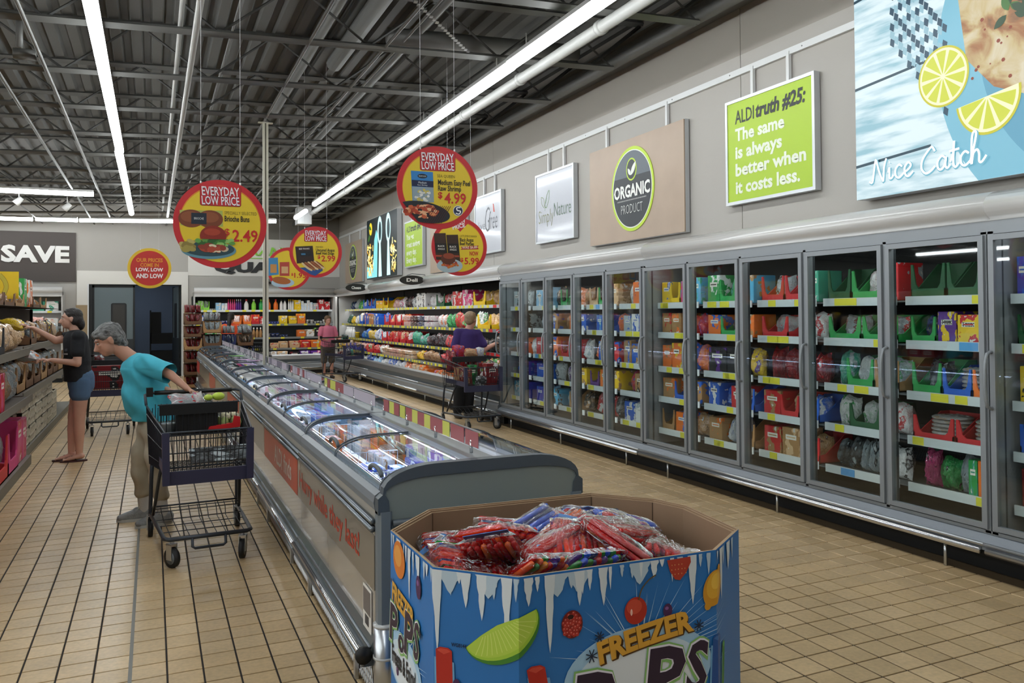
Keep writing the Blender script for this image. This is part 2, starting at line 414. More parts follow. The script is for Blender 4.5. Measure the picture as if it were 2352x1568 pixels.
# ---------------------------------------------------------------- light fittings
m_tube = M('light tube diffuser', '#ffffff', 0.5, emis=LIGHT_E)
MATS['light tube diffuser'].node_tree.nodes['Principled BSDF'].inputs['Emission Color'].default_value = (0.93, 0.98, 1.0, 1)
m_house = M('white light housing', '#d8d8d6', 0.5)
def strip(x0, y0, x1, y1, z, label, group):
    L = math.hypot(x1-x0, y1-y0); a = math.atan2(y1-y0, x1-x0)
    t = thing('strip_light', label, 'light', ((x0+x1)/2, (y0+y1)/2, z), a, group)
    g = .006
    MB().prism([(-.05, .05), (.05, .05), (.045, .09), (-.045, .09)], 'x', -L/2+g, L/2-g, m_house).build('housing', t)
    MB().prism(circ(0, .02, .052, .048, 14), 'x', -L/2+g, L/2-g, m_tube, True).build('diffuser', t)
    for sx in (-L*.35, L*.35): MB().tube([(sx, 0, .09), (sx, 0, max(.12, zc((x0+x1)/2)-z+.03))], .006, 5, m_house).build('hanger', t)
    return t
def strips():
    for k, (a, b, xx) in enumerate([(-2.6, -.2, 3.13), (-.2, 2.2, 3.13), (2.2, 4.6, 3.13), (4.6, 7.0, 3.13), (7.0, 9.4, 3.14), (9.4, 11.8, 3.15), (11.8, 14.2, 3.16), (14.2, 16.0, 3.17), (16.0, 17.5, 3.18)]):
        strip(xx, a, xx, b, 3.95, ORD[k] + ' tube light from the near end in the line above the right aisle', 'tube lights over the right aisle')
    strip(3.2, 18.7, 3.2, 20.1, 3.95, 'short white tube light by the box heater above the right back corner', None)
    for k, (a, b) in enumerate([(-2.5, -.1), (-.1, 2.3), (2.3, 4.7), (4.7, 7.1), (7.1, 9.5), (9.5, 12.3)]):
        strip(-.413, a, -.413, b, 3.85, ORD[k] + ' tube light from the near end in the line above the left aisle', 'tube lights over the left aisle')
    strip(-.43, 12.4, -.43, 14.8, 3.86, 'narrow middle tube light in the line above the left aisle', None)
    strip(-.428, 14.85, -.428, 19.8, 3.86, 'far end tube light in the line above the left aisle', None)
    strip(-4.0, 16.9, -1.0, 16.82, 3.85, 'white tube light running crosswise at the left edge above the gondola', None)
    strip(-5.6, 21.9, -2.56, 21.75, 3.86, 'white tube light along the back wall above the dark brown board', None)
    strip(-2.5, 21.7, -1.62, 21.6, 3.86, 'short tube light along the back wall left of the door opening', None)
    strip(-1.58, 21.6, 1.1, 20.9, 3.86, 'long tube light along the back wall above the doorway', None)
    strip(1.15, 20.85, 2.78, 20.4, 3.88, 'tube light along the back wall right of the white pole', None)
    for x in (-3.9, -6.8):
        for k in range(4): strip(x, -2+k*5, x, 2.9+k*5, 3.7, '%s tube light from the near end, %s line out of frame to the left' % (ORD[k], 'first' if x > -5 else 'second'), 'tube lights over the left part of the store')
    for i, x in enumerate((-9.8, -12.8, -15.8)):
        for k in range(3): strip(x, -3+k*7, x, 3.9+k*7, zc(x)-.14, '%s tube light from the near end, %s line, far left of the store' % (ORD[k], ORD[i]), 'tube lights over the left part of the store')
    t = thing('unit_heater', 'white box heater hanging by the back right corner of the ceiling', 'heater', (3.45, 20.5, 3.85))
    MB().box(-.17, .17, -.2, .2, 0, .42, m_house).build('case', t); MB().box(-.12, .12, -.205, -.2, .05, .3, m_steelw).build('front_panel', t)
    for k, (x, y) in enumerate([(-2.3, 17.6), (-1.55, 18.2)]):
        t = thing('track_spotlight', 'small white spotlight under the track, ' + ('left one' if k == 0 else 'right one beside the tube line'), 'light', (x, y, 3.72))
        MB().tube([(0,0,.12),(0,0,.3)], .01, 6, m_house).build('stem', t); MB().tube([(-.06,0,.0),(.05,0,.12)], [.07, .045], 12, m_house).build('shade', t)
    MB().tube([(-3.4, 17.3, 4.02), (-1.3, 18.5, 4.02)], .012, 6, m_house).build('lighting_track', None, label='thin white lighting track near the ceiling on the left', category='track')
strips()
# ---------------------------------------------------------------- product shapes and materials
PC = dict(r='#c8262c', R='#7a1118', b='#1f5fc4', B='#16235a', c='#4fa9cf', g='#2f9e4f', G='#17552f', t='#3fa285', y='#e8c21d', o='#e8752a',
          n='#a98053', N='#6b4a30', w='#e4e4e2', s='#a9b4b8', k='#15171a', p='#5a2a86', m='#cf3f7c', l='#8fc3e6', e='#8fdc4a', f='#e2a79a', q='#d9b48a', u='#3a3fae')
CN = dict(r='red', R='dark red', b='blue', B='navy', c='cyan', g='green', G='dark green', t='teal', y='yellow', o='orange', n='brown', N='dark brown',
          w='white', s='silver', k='black', p='purple', m='pink', l='light blue', e='lime green', f='salmon', q='tan', u='violet blue')
def printed(c1, c2, kind):
    key = 'printed %s %s %s' % (kind, CN[c1], CN[c2])
    if key in MATS: return MATS[key]
    m = bpy.data.materials.new(key); m.use_nodes = True; MATS[key] = m; nt = m.node_tree; b = nt.nodes['Principled BSDF']; L = nt.links.new
    tc = nt.nodes.new('ShaderNodeTexCoord'); oi = nt.nodes.new('ShaderNodeObjectInfo')
    ad = nt.nodes.new('ShaderNodeVectorMath'); ad.operation = 'ADD'; L(tc.outputs['Generated'], ad.inputs[0]); L(oi.outputs['Random'], ad.inputs[1])
    vo = nt.nodes.new('ShaderNodeTexVoronoi'); vo.inputs['Scale'].default_value = 3.4 if kind == 'box' else 4.5; L(ad.outputs[0], vo.inputs['Vector'])
    sx = nt.nodes.new('ShaderNodeSeparateXYZ'); L(tc.outputs['Generated'], sx.inputs[0])
    n = nt.nodes.new('ShaderNodeTexNoise'); n.inputs['Scale'].default_value = 2.6; n.inputs['Detail'].default_value = 3; L(ad.outputs[0], n.inputs['Vector'])
    cr = nt.nodes.new('ShaderNodeValToRGB'); cr.color_ramp.interpolation = 'CONSTANT' if kind == 'box' else 'EASE'
    e = cr.color_ramp.elements; e[0].color = lin(PC[c1]); e[0].position = 0
    e[1].position = .56; e[1].color = lin(PC[c2])
    x = e.new(.68 if kind == 'box' else .63); x.color = lin('#d8d6cf' if kind == 'box' else PC[c1]) 
    if kind == 'bag': y = e.new(.72); y.color = lin('#cfd2d2')
    L(n.outputs['Fac'], cr.inputs[0])
    src = cr.outputs[0]
    if kind == 'box':
        # a pale label band with darker rows, a photo patch in the lower half
        def band(inp, lo, hi):
            a = nt.nodes.new('ShaderNodeMath'); a.operation = 'GREATER_THAN'; a.inputs[1].default_value = lo; L(inp, a.inputs[0])
            c_ = nt.nodes.new('ShaderNodeMath'); c_.operation = 'LESS_THAN'; c_.inputs[1].default_value = hi; L(inp, c_.inputs[0])
            d = nt.nodes.new('ShaderNodeMath'); d.operation = 'MULTIPLY'; L(a.outputs[0], d.inputs[0]); L(c_.outputs[0], d.inputs[1]); return d.outputs[0]
        z = band(sx.outputs[2], .60, .76); xx = band(sx.outputs[0], .20, .80)
        d = nt.nodes.new('ShaderNodeMath'); d.operation = 'MULTIPLY'; L(z, d.inputs[0]); L(xx, d.inputs[1])
        mx = nt.nodes.new('ShaderNodeMix'); mx.data_type = 'RGBA'; L(d.outputs[0], mx.inputs[0]); L(src, mx.inputs[6]); mx.inputs[7].default_value = lin('#e6e2d8'); src = mx.outputs[2]
        z = band(sx.outputs[2], .66, .70); xx = band(sx.outputs[0], .26, .74)
        d = nt.nodes.new('ShaderNodeMath'); d.operation = 'MULTIPLY'; L(z, d.inputs[0]); L(xx, d.inputs[1])
        mx = nt.nodes.new('ShaderNodeMix'); mx.data_type = 'RGBA'; L(d.outputs[0], mx.inputs[0]); L(src, mx.inputs[6]); mx.inputs[7].default_value = lin(PC[c2] if c2 not in 'wy' else '#30241c'); src = mx.outputs[2]
        b.inputs['Roughness'].default_value = .38
    else:
        b.inputs['Roughness'].default_value = .2
        n2 = nt.nodes.new('ShaderNodeTexNoise'); n2.inputs['Scale'].default_value = 7; n2.inputs['Detail'].default_value = 5; n2.inputs['Distortion'].default_value = 1.5; L(ad.outputs[0], n2.inputs['Vector'])
        bp = nt.nodes.new('ShaderNodeBump'); bp.inputs['Strength'].default_value = .8; bp.inputs['Distance'].default_value = .03; L(n2.outputs['Fac'], bp.inputs['Height']); L(bp.outputs[0], b.inputs['Normal'])
        b.inputs['Coat Weight'].default_value = .5
    L(src, b.inputs['Base Color'])
    return m
def plain(c, rough=.5): return M('board ' + CN[c], PC[c], rough, var=.08, vscale=3)
PM_ = {}
def bag_mesh(v):
    key = 'bag%d' % v
    if key in PM_: return PM_[key]
    rr = random.Random(v+3); nx, nz = 13, 13; vs = []; fs = []
    ph = [rr.uniform(0, 6.28) for _ in range(6)]
    def P(i, j, sgn):
        u = i/nx*2-1; w = j/nz
        e = max(0, 1-abs(u)**2.6) * max(0, 1-abs(w*2-1)**(3.0 if w < .5 else 2.2))
        t = .5*e**.6 * (1 + .22*math.sin(4*u+ph[0]+3*w) + .18*math.sin(7*w+ph[1]+2*u))
        sag = 1 - .06*math.sin(w*PI)*abs(u)
        top = .05*math.sin(u*3+ph[2]) * w
        t *= 1 + rr.uniform(-.13, .13); w += rr.uniform(-.012, .012)
        return (u*.5*(1-.12*math.sin(w*PI*1)*0 - .10*(w > .85)) * sag + .03*math.sin(5*w+ph[3]), sgn*t*.9 + .06*math.sin(3*u+ph[4])*w, w + top)
    for sg in (-1, 1):
        o = len(vs)
        for j in range(nz+1):
            for i in range(nx+1): vs.append(P(i, j, sg))
        for j in range(nz):
            for i in range(nx):
                q = (o+j*(nx+1)+i, o+j*(nx+1)+i+1, o+(j+1)*(nx+1)+i+1, o+(j+1)*(nx+1)+i)
                fs.append(q if sg < 0 else q[::-1])
    m = MB(); m.add(vs, fs, None, True); me = m.mesh('bag')
    me.validate(); PM_[key] = me; return me
def simple_mesh(k):
    if k in PM_: return PM_[k]
    if k == 'box': me = rbox(1, 1, 1, .02, 1, None, 'carton')
    elif k == 'jug':
        m = MB(); m.lathe([(.42, 0), (.5, .04), (.5, .45), (.47, .58), (.3, .74), (.17, .82), (.17, .88)], 14); me = m.mesh('bottle')
    elif k == 'jugcap':
        m = MB(); m.lathe([(.21, .87), (.21, 1.0), (.18, 1.02)], 14); me = m.mesh('cap')
    elif k == 'tub':
        m = MB(); m.lathe([(.40, 0), (.48, .86), (.5, .87), (.5, 1.0), (.46, 1.01)], 16); me = m.mesh('tub')
    elif k == 'disc':
        m = MB(); m.lathe([(.40, 0), (.49, .1), (.5, .35), (.49, .55), (.44, .8), (.3, .95), (.1, 1.0)], 22)
        for i in range(9):
            a = i*2.4; rr_ = .12+.03*i; m.ell((rr_*math.cos(a), rr_*math.sin(a), .95), (.05, .05, .14), None, 6)
        me = m.mesh('pizza')
    elif k == 'tray':
        m = MB(); t = .03
        m.box(-.5, .5, -.5, .5, 0, .04)
        m.box(-.5, .5, .5-t, .5, 0, 1)
        for s_ in (-1, 1):
            x0, x1 = (s_*.5, s_*(.5-t)); x0, x1 = min(x0, x1), max(x0, x1)
            m.prism([(-.5, 0), (.5, 0), (.5, 1), (.25, 1), (-.30, .34), (-.5, .30)], 'x', x0, x1)
            # front corner posts leaving the display cut-out
            a, b_ = (s_*.5, s_*.34)
            pts = [(s_*.5, .30), (s_*.5, .95), (s_*.44, .95), (s_*.36, .42), (s_*.28, .30)]
            m.poly(pts, -.5, None, t)
        m.box(-.5, .5, -.5, -.5+t, 0, .30)
        me = m.mesh('tray')
    elif k == 'loaf':
        m = MB()
        prof = [(-.5, 0), (.5, 0), (.5, .62), (.54, .8), (.4, .98), (0, 1.04), (-.4, .98), (-.54, .8), (-.5, .62)]
        sec = []
        for j, (y, s_) in enumerate([(-.5, .86), (-.46, .97), (0, 1), (.40, .97), (.46, .5), (.6, .12), (.7, .3)]):
            for (a, b_) in prof: sec.append((a*s_, y, .5+(b_-.5)*s_ if j > 3 else b_*s_))
        n = len(prof); fs = [tuple(range(n))[::-1], tuple(6*n+i for i in range(n))]
        for j in range(6):
            for i in range(n): fs.append((j*n+i, j*n+(i+1) % n, (j+1)*n+(i+1) % n, (j+1)*n+i))
        m.add(sec, fs, None, True); me = m.mesh('loaf')
    elif k == 'block':   # shallow pack of sliced food, rounded
        me = rbox(1, 1, 1, .12, 2, None, 'pack')
    PM_[k] = me; return me
KIND = dict(X=('carton', 'printed carton', 'box'), G=('food_bag', 'glossy bag', 'bag'), T=('display_tray', 'cardboard display tray', 'tray'),
            P=('frozen_pizza', 'round frozen pizza', 'pizza'), J=('bottle', 'bottle', 'bottle'), B=('food_tub', 'plastic tub', 'tub'), L=('bread_loaf', 'bagged loaf', 'bread'), S=('food_pack', 'flat sealed pack', 'pack'))
SEEN = {}
def product(kind, c1, c2, loc, rz, size, where, rr, tilt=0.0, cap=None, lying=False):
    name, desc, cat = KIND[kind]
    if kind == 'X': name = 'frozen_food_box' if 'door' in where else 'ice_cream_box' if 'chest' in where else 'dairy_carton' if 'dairy' in where else name
    if kind == 'G': name = 'frozen_food_bag' if 'door' in where else 'bread_bag' if 'bread' in where else 'snack_bag' if 'stack' in where else name
    w, d, h = size
    lab = '%s%s %s %s' % (CN[c1], (' and ' + CN[c2]) if c2 != c1 else '', desc, where)
    if kind == 'X': me, mt = simple_mesh('box'), printed(c1, c2, 'box')
    elif kind == 'G': me, mt = bag_mesh(rr.randrange(5)), printed(c1, c2, 'bag')
    elif kind == 'T': me, mt = simple_mesh('tray'), plain(c1)
    elif kind == 'P': me, mt = simple_mesh('disc'), printed('q', 'w', 'bag')
    elif kind == 'J': me, mt = simple_mesh('jug'), M('bottle ' + CN[c1], PC[c1], .25)
    elif kind == 'B': me, mt = simple_mesh('tub'), printed(c1, c2, 'box')
    elif kind == 'L': me, mt = simple_mesh('loaf'), printed(c1, c2, 'bag')
    elif kind == 'S': me, mt = simple_mesh('block'), printed(c1, c2, 'bag')
    if kind == 'P': lab = 'round frozen pizza in clear wrap ' + where
    o = ob(name, me, None, loc, (tilt, 0, rz), (w, d, h), mt)
    tag(o, lab, cat)
    SEEN.setdefault(lab, []).append(o)
    if kind == 'X' and where == 'second shelf, nearest whole door':
        m = MB(); put_text(m, 'Texas', -.30, .30, .70, .755, -.503, M('ink toast', '#22221c', .5), .03); put_text(m, 'Toast', -.30, .30, .615, .67, -.503, M('ink toast', '#22221c', .5), .03); m.build('lettering', o)
    if kind == 'J': ob('bottle_cap', simple_mesh('jugcap'), o, mat=M('bottle ' + CN[c2], PC[c2], .3))
    return o
def fill_row(spec, origin, axis, length, z, depth, height, where, rr, rz, sizes=None):
    """tokens from left to right along `axis` (unit 2D vector) starting at origin; fronts at the origin line"""
    toks = spec.split(); wts = []
    for t in toks:
        w = 1.0
        if ':' in t: t, ws = t.split(':'); w = float(ws)
        wts.append((t, w))
    tot = sum(w for _, w in wts); u = length / tot; s0 = 0.0
    back = (math.sin(-rz) * -1, math.cos(rz))   # local +y in world
    bx, by = -math.sin(rz), math.cos(rz)
    def at(s, dd): return (origin[0] + axis[0]*s + bx*dd, origin[1] + axis[1]*s + by*dd)
    for t, w in wts:
        W_ = w*u; sc = s0 + W_/2; s0 += W_
        if t == '_': continue
        k = t[0]; n = 1; i = 1
        if t[1].isdigit(): n = int(t[1]); i = 2
        c1 = t[i]; c2 = t[i+1] if len(t) > i+1 else c1; c3 = t[i+2] if len(t) > i+2 else c2
        if k == 'U':      # tray holding bags
            p = at(sc, depth*.5); hh = height*.80
            product('T', c1, c1, (p[0], p[1], z), rz, (W_*.94, depth, hh), where, rr)
            m = max(1, n, int(round(W_/.24)))
            for q in range(m):
                s_ = sc + (q-(m-1)/2)*W_*.86/m
                p = at(s_, depth*.42); product('G', c2, c3, (p[0], p[1], z+.012), rz, (W_*.8/m, min(.15, depth*.5), height*.74), where, rr, -.12)
        elif k == 'V':    # tray holding pizzas
            p = at(sc, depth*.5); product('T', c1, c1, (p[0], p[1], z), rz, (W_*.94, depth, height*.70), where, rr)
            np_ = max(3, int(height*.85/.026))
            for q in range(max(4, int(np_*.8))):
                p = at(sc + rr.uniform(-.006, .006), depth*.5+.01); product('P', 'q', 'w', (p[0], p[1], z+.012+q*.0262), rz, (min(W_*.8, .27),)*2+(.025,), where, rr)
        elif k == 'P':
            for q in range(min(9, max(3, int(height*.9/.026)))):
                p = at(sc + rr.uniform(-.006, .006), depth*.45); product('P', 'q', 'w', (p[0], p[1], z+q*.0262), rz, (min(W_*.94, .28),)*2+(.025,), where, rr)
        else:
            if k in 'GS' and W_/n > .27: n = max(n, int(round(W_/.21)))
            if k == 'X' and W_/n > .34: n = max(n, int(round(W_/.26)))
            for q in range(n):
                ww = W_/n; s_ = sc + (q-(n-1)/2)*ww; hv = rr.uniform(.66, 1.0) if 'cooler' in where or 'dairy' in where else rr.uniform(.84, 1.0)
                if k == 'S': ww2 = .9; hgt = height*.55
                if k == 'X': p = at(s_, depth*.35+.01); product('X', c1, c2, (p[0], p[1], z), rz, (ww*.93, depth*.7, height*hv*.92), where, rr)
                elif k == 'G': p = at(s_, depth*.36); product('G', c1, c2, (p[0], p[1], z), rz + rr.uniform(-.15, .15), (ww*.96, min(.15, depth*.5), height*hv*.92), where, rr, -.10)
                elif k == 'T': p = at(s_, depth*.5); product('T', c1, c1, (p[0], p[1], z), rz, (ww*.94, depth, height*.86), where, rr)
                elif k == 'J': dd_ = min(ww*.92, .12); p = at(s_, dd_*.55); product('J', c1, c2, (p[0], p[1], z), rz, (dd_, dd_, height*.92), where, rr)
                elif k == 'B': dd_ = min(ww*.92, .14); p = at(s_, dd_*.55); product('B', c1, c2, (p[0], p[1], z), rz, (dd_, dd_, min(height*.9, dd_*1.1)), where, rr)
                elif k == 'L': p = at(s_, depth*.5); product('L', c1, c2, (p[0], p[1], z), rz, (ww*.9, depth*.62, min(height*.6, ww*.95)), where, rr)
                elif k == 'S':
                    for lev in range(2):
                        p = at(s_, depth*.4); product('S', c1, c2, (p[0], p[1], z + lev*height*.36), rz + rr.uniform(-.1, .1), (ww*.92, depth*.7, height*.33), where, rr)
def regroup():
    """alike things in one cell are told apart by their place in it; they form a group"""
    bpy.context.view_layer.update()
    for lab, L in list(SEEN.items()):
        if len(L) < 2: continue
        side = lambda o: o.matrix_world.translation.x*.9129 - o.matrix_world.translation.y*.4082
        cols = {}
        for o in L: cols.setdefault(round(side(o)/.035), []).append(o)
        ks = sorted(cols); merged = []
        for k in ks:
            if merged and k - merged[-1][0] <= 1: merged[-1][1].extend(cols[k])
            else: merged.append([k, list(cols[k])])
        n = len(merged)
        for i, (_, c) in enumerate(merged):
            p = '' if n == 1 else ('left' if i == 0 else 'right') if n == 2 else ['left', 'middle', 'right'][i] if n == 3 else ('leftmost' if i == 0 else 'rightmost' if i == n-1 else ORD[i] + ' from left')
            c.sort(key=lambda o: -o.matrix_world.translation.z)
            for j, o in enumerate(c):
                q = '' if len(c) == 1 else ('top' if j == 0 else 'bottom' if j == len(c)-1 else (ORD[j] + ' down'))
                o['label'] = ' '.join(x for x in (p, q, lab) if x)
                o['group'] = ' '.join(lab.split()[:12])

# ---------------------------------------------------------------- cabinet materials
m_grey = M('cabinet grey enamel', '#8b9094', 0.35, metal=0.15)
m_dgrey = M('cabinet dark slate', '#4e565c', 0.4)
m_lgrey = M('cabinet pale enamel', '#bfbfbc', 0.3, coat=.4)
m_alu = M('brushed aluminium', '#c4c7ca', 0.28, metal=0.9)
m_chrome = M('polished bumper rail', '#d5d7d9', 0.15, metal=0.95)
m_inner = M('black case lining', '#141a1b', 0.55)
m_rail = M('shelf price rail silver', '#d3dadc', 0.25)
m_tag = M('yellow price ticket', '#e6dc3a', 0.5)
m_tagr = M('red price strip', '#d8302e', 0.4)
m_tagb = M('blue price ticket', '#5ba3dc', 0.5)
m_led = M('case led strip', '#ffffff', .5, emis=CASE_E)
m_led2 = M('canopy led strip', '#ffffff', .5, emis=CASE_E*2.0)
m_shelf = M('wire shelf dark grey', '#4d5355', .5)
m_canopy = M('canopy pale grey', '#d2d1ce', 0.22, coat=.5)
def glass_mat(name, tint=(0.93, 0.97, 0.97), rough=0.02, ior=1.5, boost=1.0):
    m = bpy.data.materials.new(name); m.use_nodes = True; nt = m.node_tree; nt.nodes.remove(nt.nodes['Principled BSDF']); MATS[name] = m
    tr = nt.nodes.new('ShaderNodeBsdfTransparent'); tr.inputs[0].default_value = tint + (1,)
    gl = nt.nodes.new('ShaderNodeBsdfGlossy'); gl.inputs['Roughness'].default_value = rough
    fr = nt.nodes.new('ShaderNodeLayerWeight'); fr.inputs[0].default_value = .5
    pw = nt.nodes.new('ShaderNodeMath'); pw.operation = 'POWER'; pw.inputs[1].default_value = 4.5; nt.links.new(fr.outputs['Facing'], pw.inputs[0])
    mu = nt.nodes.new('ShaderNodeMath'); mu.operation = 'MULTIPLY_ADD'; mu.inputs[1].default_value = .9*boost; mu.inputs[2].default_value = .045*boost; mu.use_clamp = True
    mx = nt.nodes.new('ShaderNodeMixShader'); nt.links.new(pw.outputs[0], mu.inputs[0]); nt.links.new(mu.outputs[0], mx.inputs[0])
    nt.links.new(tr.outputs[0], mx.inputs[1]); nt.links.new(gl.outputs[0], mx.inputs[2]); nt.links.new(mx.outputs[0], nt.nodes['Material Output'].inputs[0])
    return m
m_glass = glass_mat('door glass', boost=1.2)
m_lid = glass_mat('lid glass', (0.9, 0.95, 0.97), boost=1.3)
FX = 4.60       # plane of the freezer doors
DW = 0.744
def handle_mesh():
    m = MB(); pts = []
    for i in range(9):
        a = PI*(i/8); pts.append((-.055*math.sin(a)**.6 - .01, 0, .17*math.cos(a)))
    m.tube([(0, 0, .165)] + pts + [(0, 0, -.165)], .0105, 8, m_grey); return m.mesh('handle')
def price_tag_mesh(mat, w=.085, h=.042): return MB().box(-.003, 0, -w/2, w/2, -h/2, h/2, mat).mesh('price_tag')
TAG = {}
def tags():
    for k, mt in (('y', m_tag), ('r', m_tagr), ('b', m_tagb)): TAG[k] = price_tag_mesh(mt)
tags()
ZS = [1.67, 1.37, 1.025, .72, .40]      # price rail heights in the freezers
def freezer_cabinet(y0, n, label, seed):
    """upright glass door freezer: n doors from y0 away from the camera"""
    rr = random.Random(seed); L = n*DW
    t = thing('freezer_cabinet', label, 'freezer', (FX, y0, 0))
    body = MB()
    body.box(.06, .93, 0, L, .16, .26, m_inner).box(.86, .93, 0, L, .16, 2.12, m_inner).box(.0, .93, 0, L, 2.09, 2.14, m_inner)
    body.box(.02, .93, 0, .02, .16, 2.1, m_grey).box(.02, .93, L-.02, L, .16, 2.1, m_grey)
    body.box(.1, .9, 0, L, 0.0, .16, m_black)
    body.build('cabinet_body', t)
    MB().prism([(0, .255), (-.02, .25), (-.05, .225), (-.075, .19), (-.075, .17), (.1, .15), (.1, .26)], 'y', 0, L, M('fascia blue grey', '#8e949b', .3, coat=.3), False).build('lower_fascia', t)
    MB().tube([(-.09, 0.02, .168), (-.09, L-.02, .168)], .022, 10, m_chrome).tube([(-.085, 0, .205), (-.085, L, .205)], .012, 8, m_alu).build('bumper_rail', t)
    for k in range(n+1):
        if k % 1 == 0: MB().tube([(-.055, min(L-.03, k*DW + .28), 0), (-.055, min(L-.03, k*DW+.28), .15)], .011, 6, m_alu).build('bumper_post', t) if k < n and k % 2 == 0 else None
    # head canopy
    pr = [(0, 2.12), (-.012, 2.135), (-.012, 2.155), (.0, 2.17)]
    prof = [(-.02, 2.135)] + [(.13 - .17*math.cos(R(a)), 2.225 + .10*math.sin(R(a))) for a in range(-50, 91, 14)] + [(WX-FX, 2.34), (WX-FX, 2.13)]
    MB().prism(prof, 'y', 0, L, m_canopy, True).build('canopy', t)
    MB().box(-.012, .03, 0, L, 2.055, 2.135, m_grey).build('head_rail', t); MB().box(-.012, .03, 0, L, .255, .275, m_grey).build('sill_rail', t)
    # shelves with rails and tickets
    for z in ZS:
        MB().box(.16, .84, .02, L-.02, z-.012, z-.002, m_shelf).build('shelf', t)
        rl = MB()
        for k in range(n): rl.box(.135, .15, k*DW+.04, (k+1)*DW-.04, z-.034, z+.026, m_rail if z > .5 else M('bright shelf rail', '#e4e8e6', .25))
        rl = rl.build('price_rail', t)
        for k in range(n):
            for q in range(rr.choice((1, 2, 2))):
                yy = k*DW + rr.uniform(.12, .62)
                kk = 'b' if rr.random() < .08 else 'y'
                ob('price_tag', TAG[kk], rl, (.134, yy, z-.004), (0, 0, 0), (1, rr.choice((1, 1.5, 1)), 1.25))
    for k in range(n+1):
        yy = min(max(k*DW, .022), L-.022); wide = .03 if k in (0, n) else .022
        MB().box(-.012, .06, yy-wide*.6, yy+wide*.6, .26, 2.07, m_grey).build('mullion', t)
        MB().box(.0601, .082, yy-.014, yy+.006, .28, 2.05, M('inner mullion cover', '#3d4346', .4)).build('mullion_cover', t)
        if k < n: MB().box(.062, .080, yy+.0065, yy+.012, .35, 2.0, m_led).build('led_strip', t)
    MB().box(.05, .09, .02, L-.02, 2.078, 2.086, m_led).build('led_strip', t)
    HM = PM_.setdefault('handle', handle_mesh())
    for k in range(n):
        a = k*DW+.016; b = (k+1)*DW-.016; e = .034
        d = MB().box(-.03, 0, a, a+e, .285, 2.05, m_grey).box(-.03, 0, b-e, b, .285, 2.05, m_grey).box(-.03, 0, a+e, b-e, 2.05-e, 2.05, m_grey).box(-.03, 0, a+e, b-e, .285, .285+e*.9, m_grey)
        d.box(-.004, .012, a+e-.004, b-e+.004, .285+e*.9, 2.05-e, None) if False else None
        d = d.build('door', t)
        MB().box(-.014, -.010, a+e, b-e, .285+e*.9, 2.05-e, m_glass).build('glass_pane', d)
        MB().box(-.008, .0, a-.010, a, .28, 2.055, m_black).box(-.008, .0, b, b+.010, .28, 2.055, m_black).box(-.008, 0, a, b, 2.05, 2.057, m_black).box(-.008, 0, a, b, .278, .285, m_black).build('gasket', d)
        ob('handle', HM, d, (-.028, b-.012, 1.18))
    return t
DOORS = [ # from the nearest door away; five shelves from the top
 ['X3ub Xpr:1.3 Xru', 'TG:1.2 Xsk UGk', 'Xyk Xyn TG', 'Ubnn TG', 'XRk Xno XRN'],
 ['TG:1.2 TG:1.1 Xop:.5', 'Ugbk:1.1 Xpy:.8 Xyr:.9 TG:.8', 'Ugsk:1.2 Vbn:1.1 Von', 'Vrq Vrq', 'Gkm Gkg:1.2 Gks Xgt:.5 Xoy:.9 Xor:.5'],
 ['TG Ugrw:1.3 Xrs:.5', 'UgRs Ugrs', 'Gst:.8 U2gsw:1.2 Ungs', 'Ggw U2Ggw:1.6 Grw:.8', 'G2sk G3ks Gkw'],
 ['UrNs Urfn Xtt:.3', 'Urrs G2rw', 'G4rR', 'Xrn UrNq Ubwb', 'Xrn Xnq UrNn'],
 ['Xgw:.8 Ugkt Xcn:1', 'Xob Ugsk:1.3 Xon', 'Xkp:1.2 Xkw Gpy:.7', 'Xbw Gsb Xrw Tb', 'Xno G3bw:1.3 Tn'],
 ['Xyb Uyyb Xmc Xct', 'Xnr Xno Gor Gbr', 'Xon Xoy Gob Gbo', 'Xno Ubbn Xnb', 'Tn Xob Gsn'],
 ['Gsw Xop Gws:.8 Jwr:.5', 'Xsb Xwb Ubbs Xbr', 'Xnb Xbn Xwn Xon', 'Gbr Xnk Xon', 'Xbw Xws Xnb'],
 ['Uqnk Ugkn Xqn', 'Gon Xbc Tb:1.4 Gbo', 'Gro Xbw Xrb:1.4', 'Upuk Xoy Xyn', 'Gwr G2wr Gsk'],
 ['Ugkg Gwo:1.5 Gon', 'G2on Xoy Xbw', 'Urrs Xrs Gsw', 'Gps G2sw Xyn', 'Gcs Tn Gnk'],
 ['Xlw Xll Gnk', 'Gbs Gsw Xnb', 'Xrr Gks Xob', 'Xbu:1.4 Gks', 'Xub Gsl Xck'],
 ['Xsk Gks _', 'Gfk Xks _', 'Gsk Xok Gsw', 'Gcb Xub _', 'Xcw Xub _']]
def freezers():
    freezer_cabinet(3.25 - 2*DW, 2, 'upright glass door freezer cabinet nearest the camera, cut by the right edge', 1)
    freezer_cabinet(3.25, 5, 'five door upright glass freezer under the organic and lime green wall signs', 2)
    freezer_cabinet(3.25+5*DW, 5, 'five door upright glass freezer between the near freezer and the open cooler', 3)
    dn = ['door cut by right edge', 'nearest whole door'] + [ORD[k-1] + ' door from right' for k in range(2, 12)]
    pos = ['top', 'second', 'middle', 'fourth', 'bottom']
    for k, rows in enumerate(DOORS):
        rr = random.Random(50+k); ya = 3.25 + (k-1)*DW
        for s_, spec in enumerate(rows):
            z = ZS[s_]; h = (2.02 - z) if s_ == 0 else ZS[s_-1] - z
            fill_row(spec, (FX+.17, ya+DW-.05), (0, -1), DW-.10, z+.001, .36, h-.055, '%s shelf, %s' % (pos[s_], dn[k]), rr, -PI/2)
freezers()

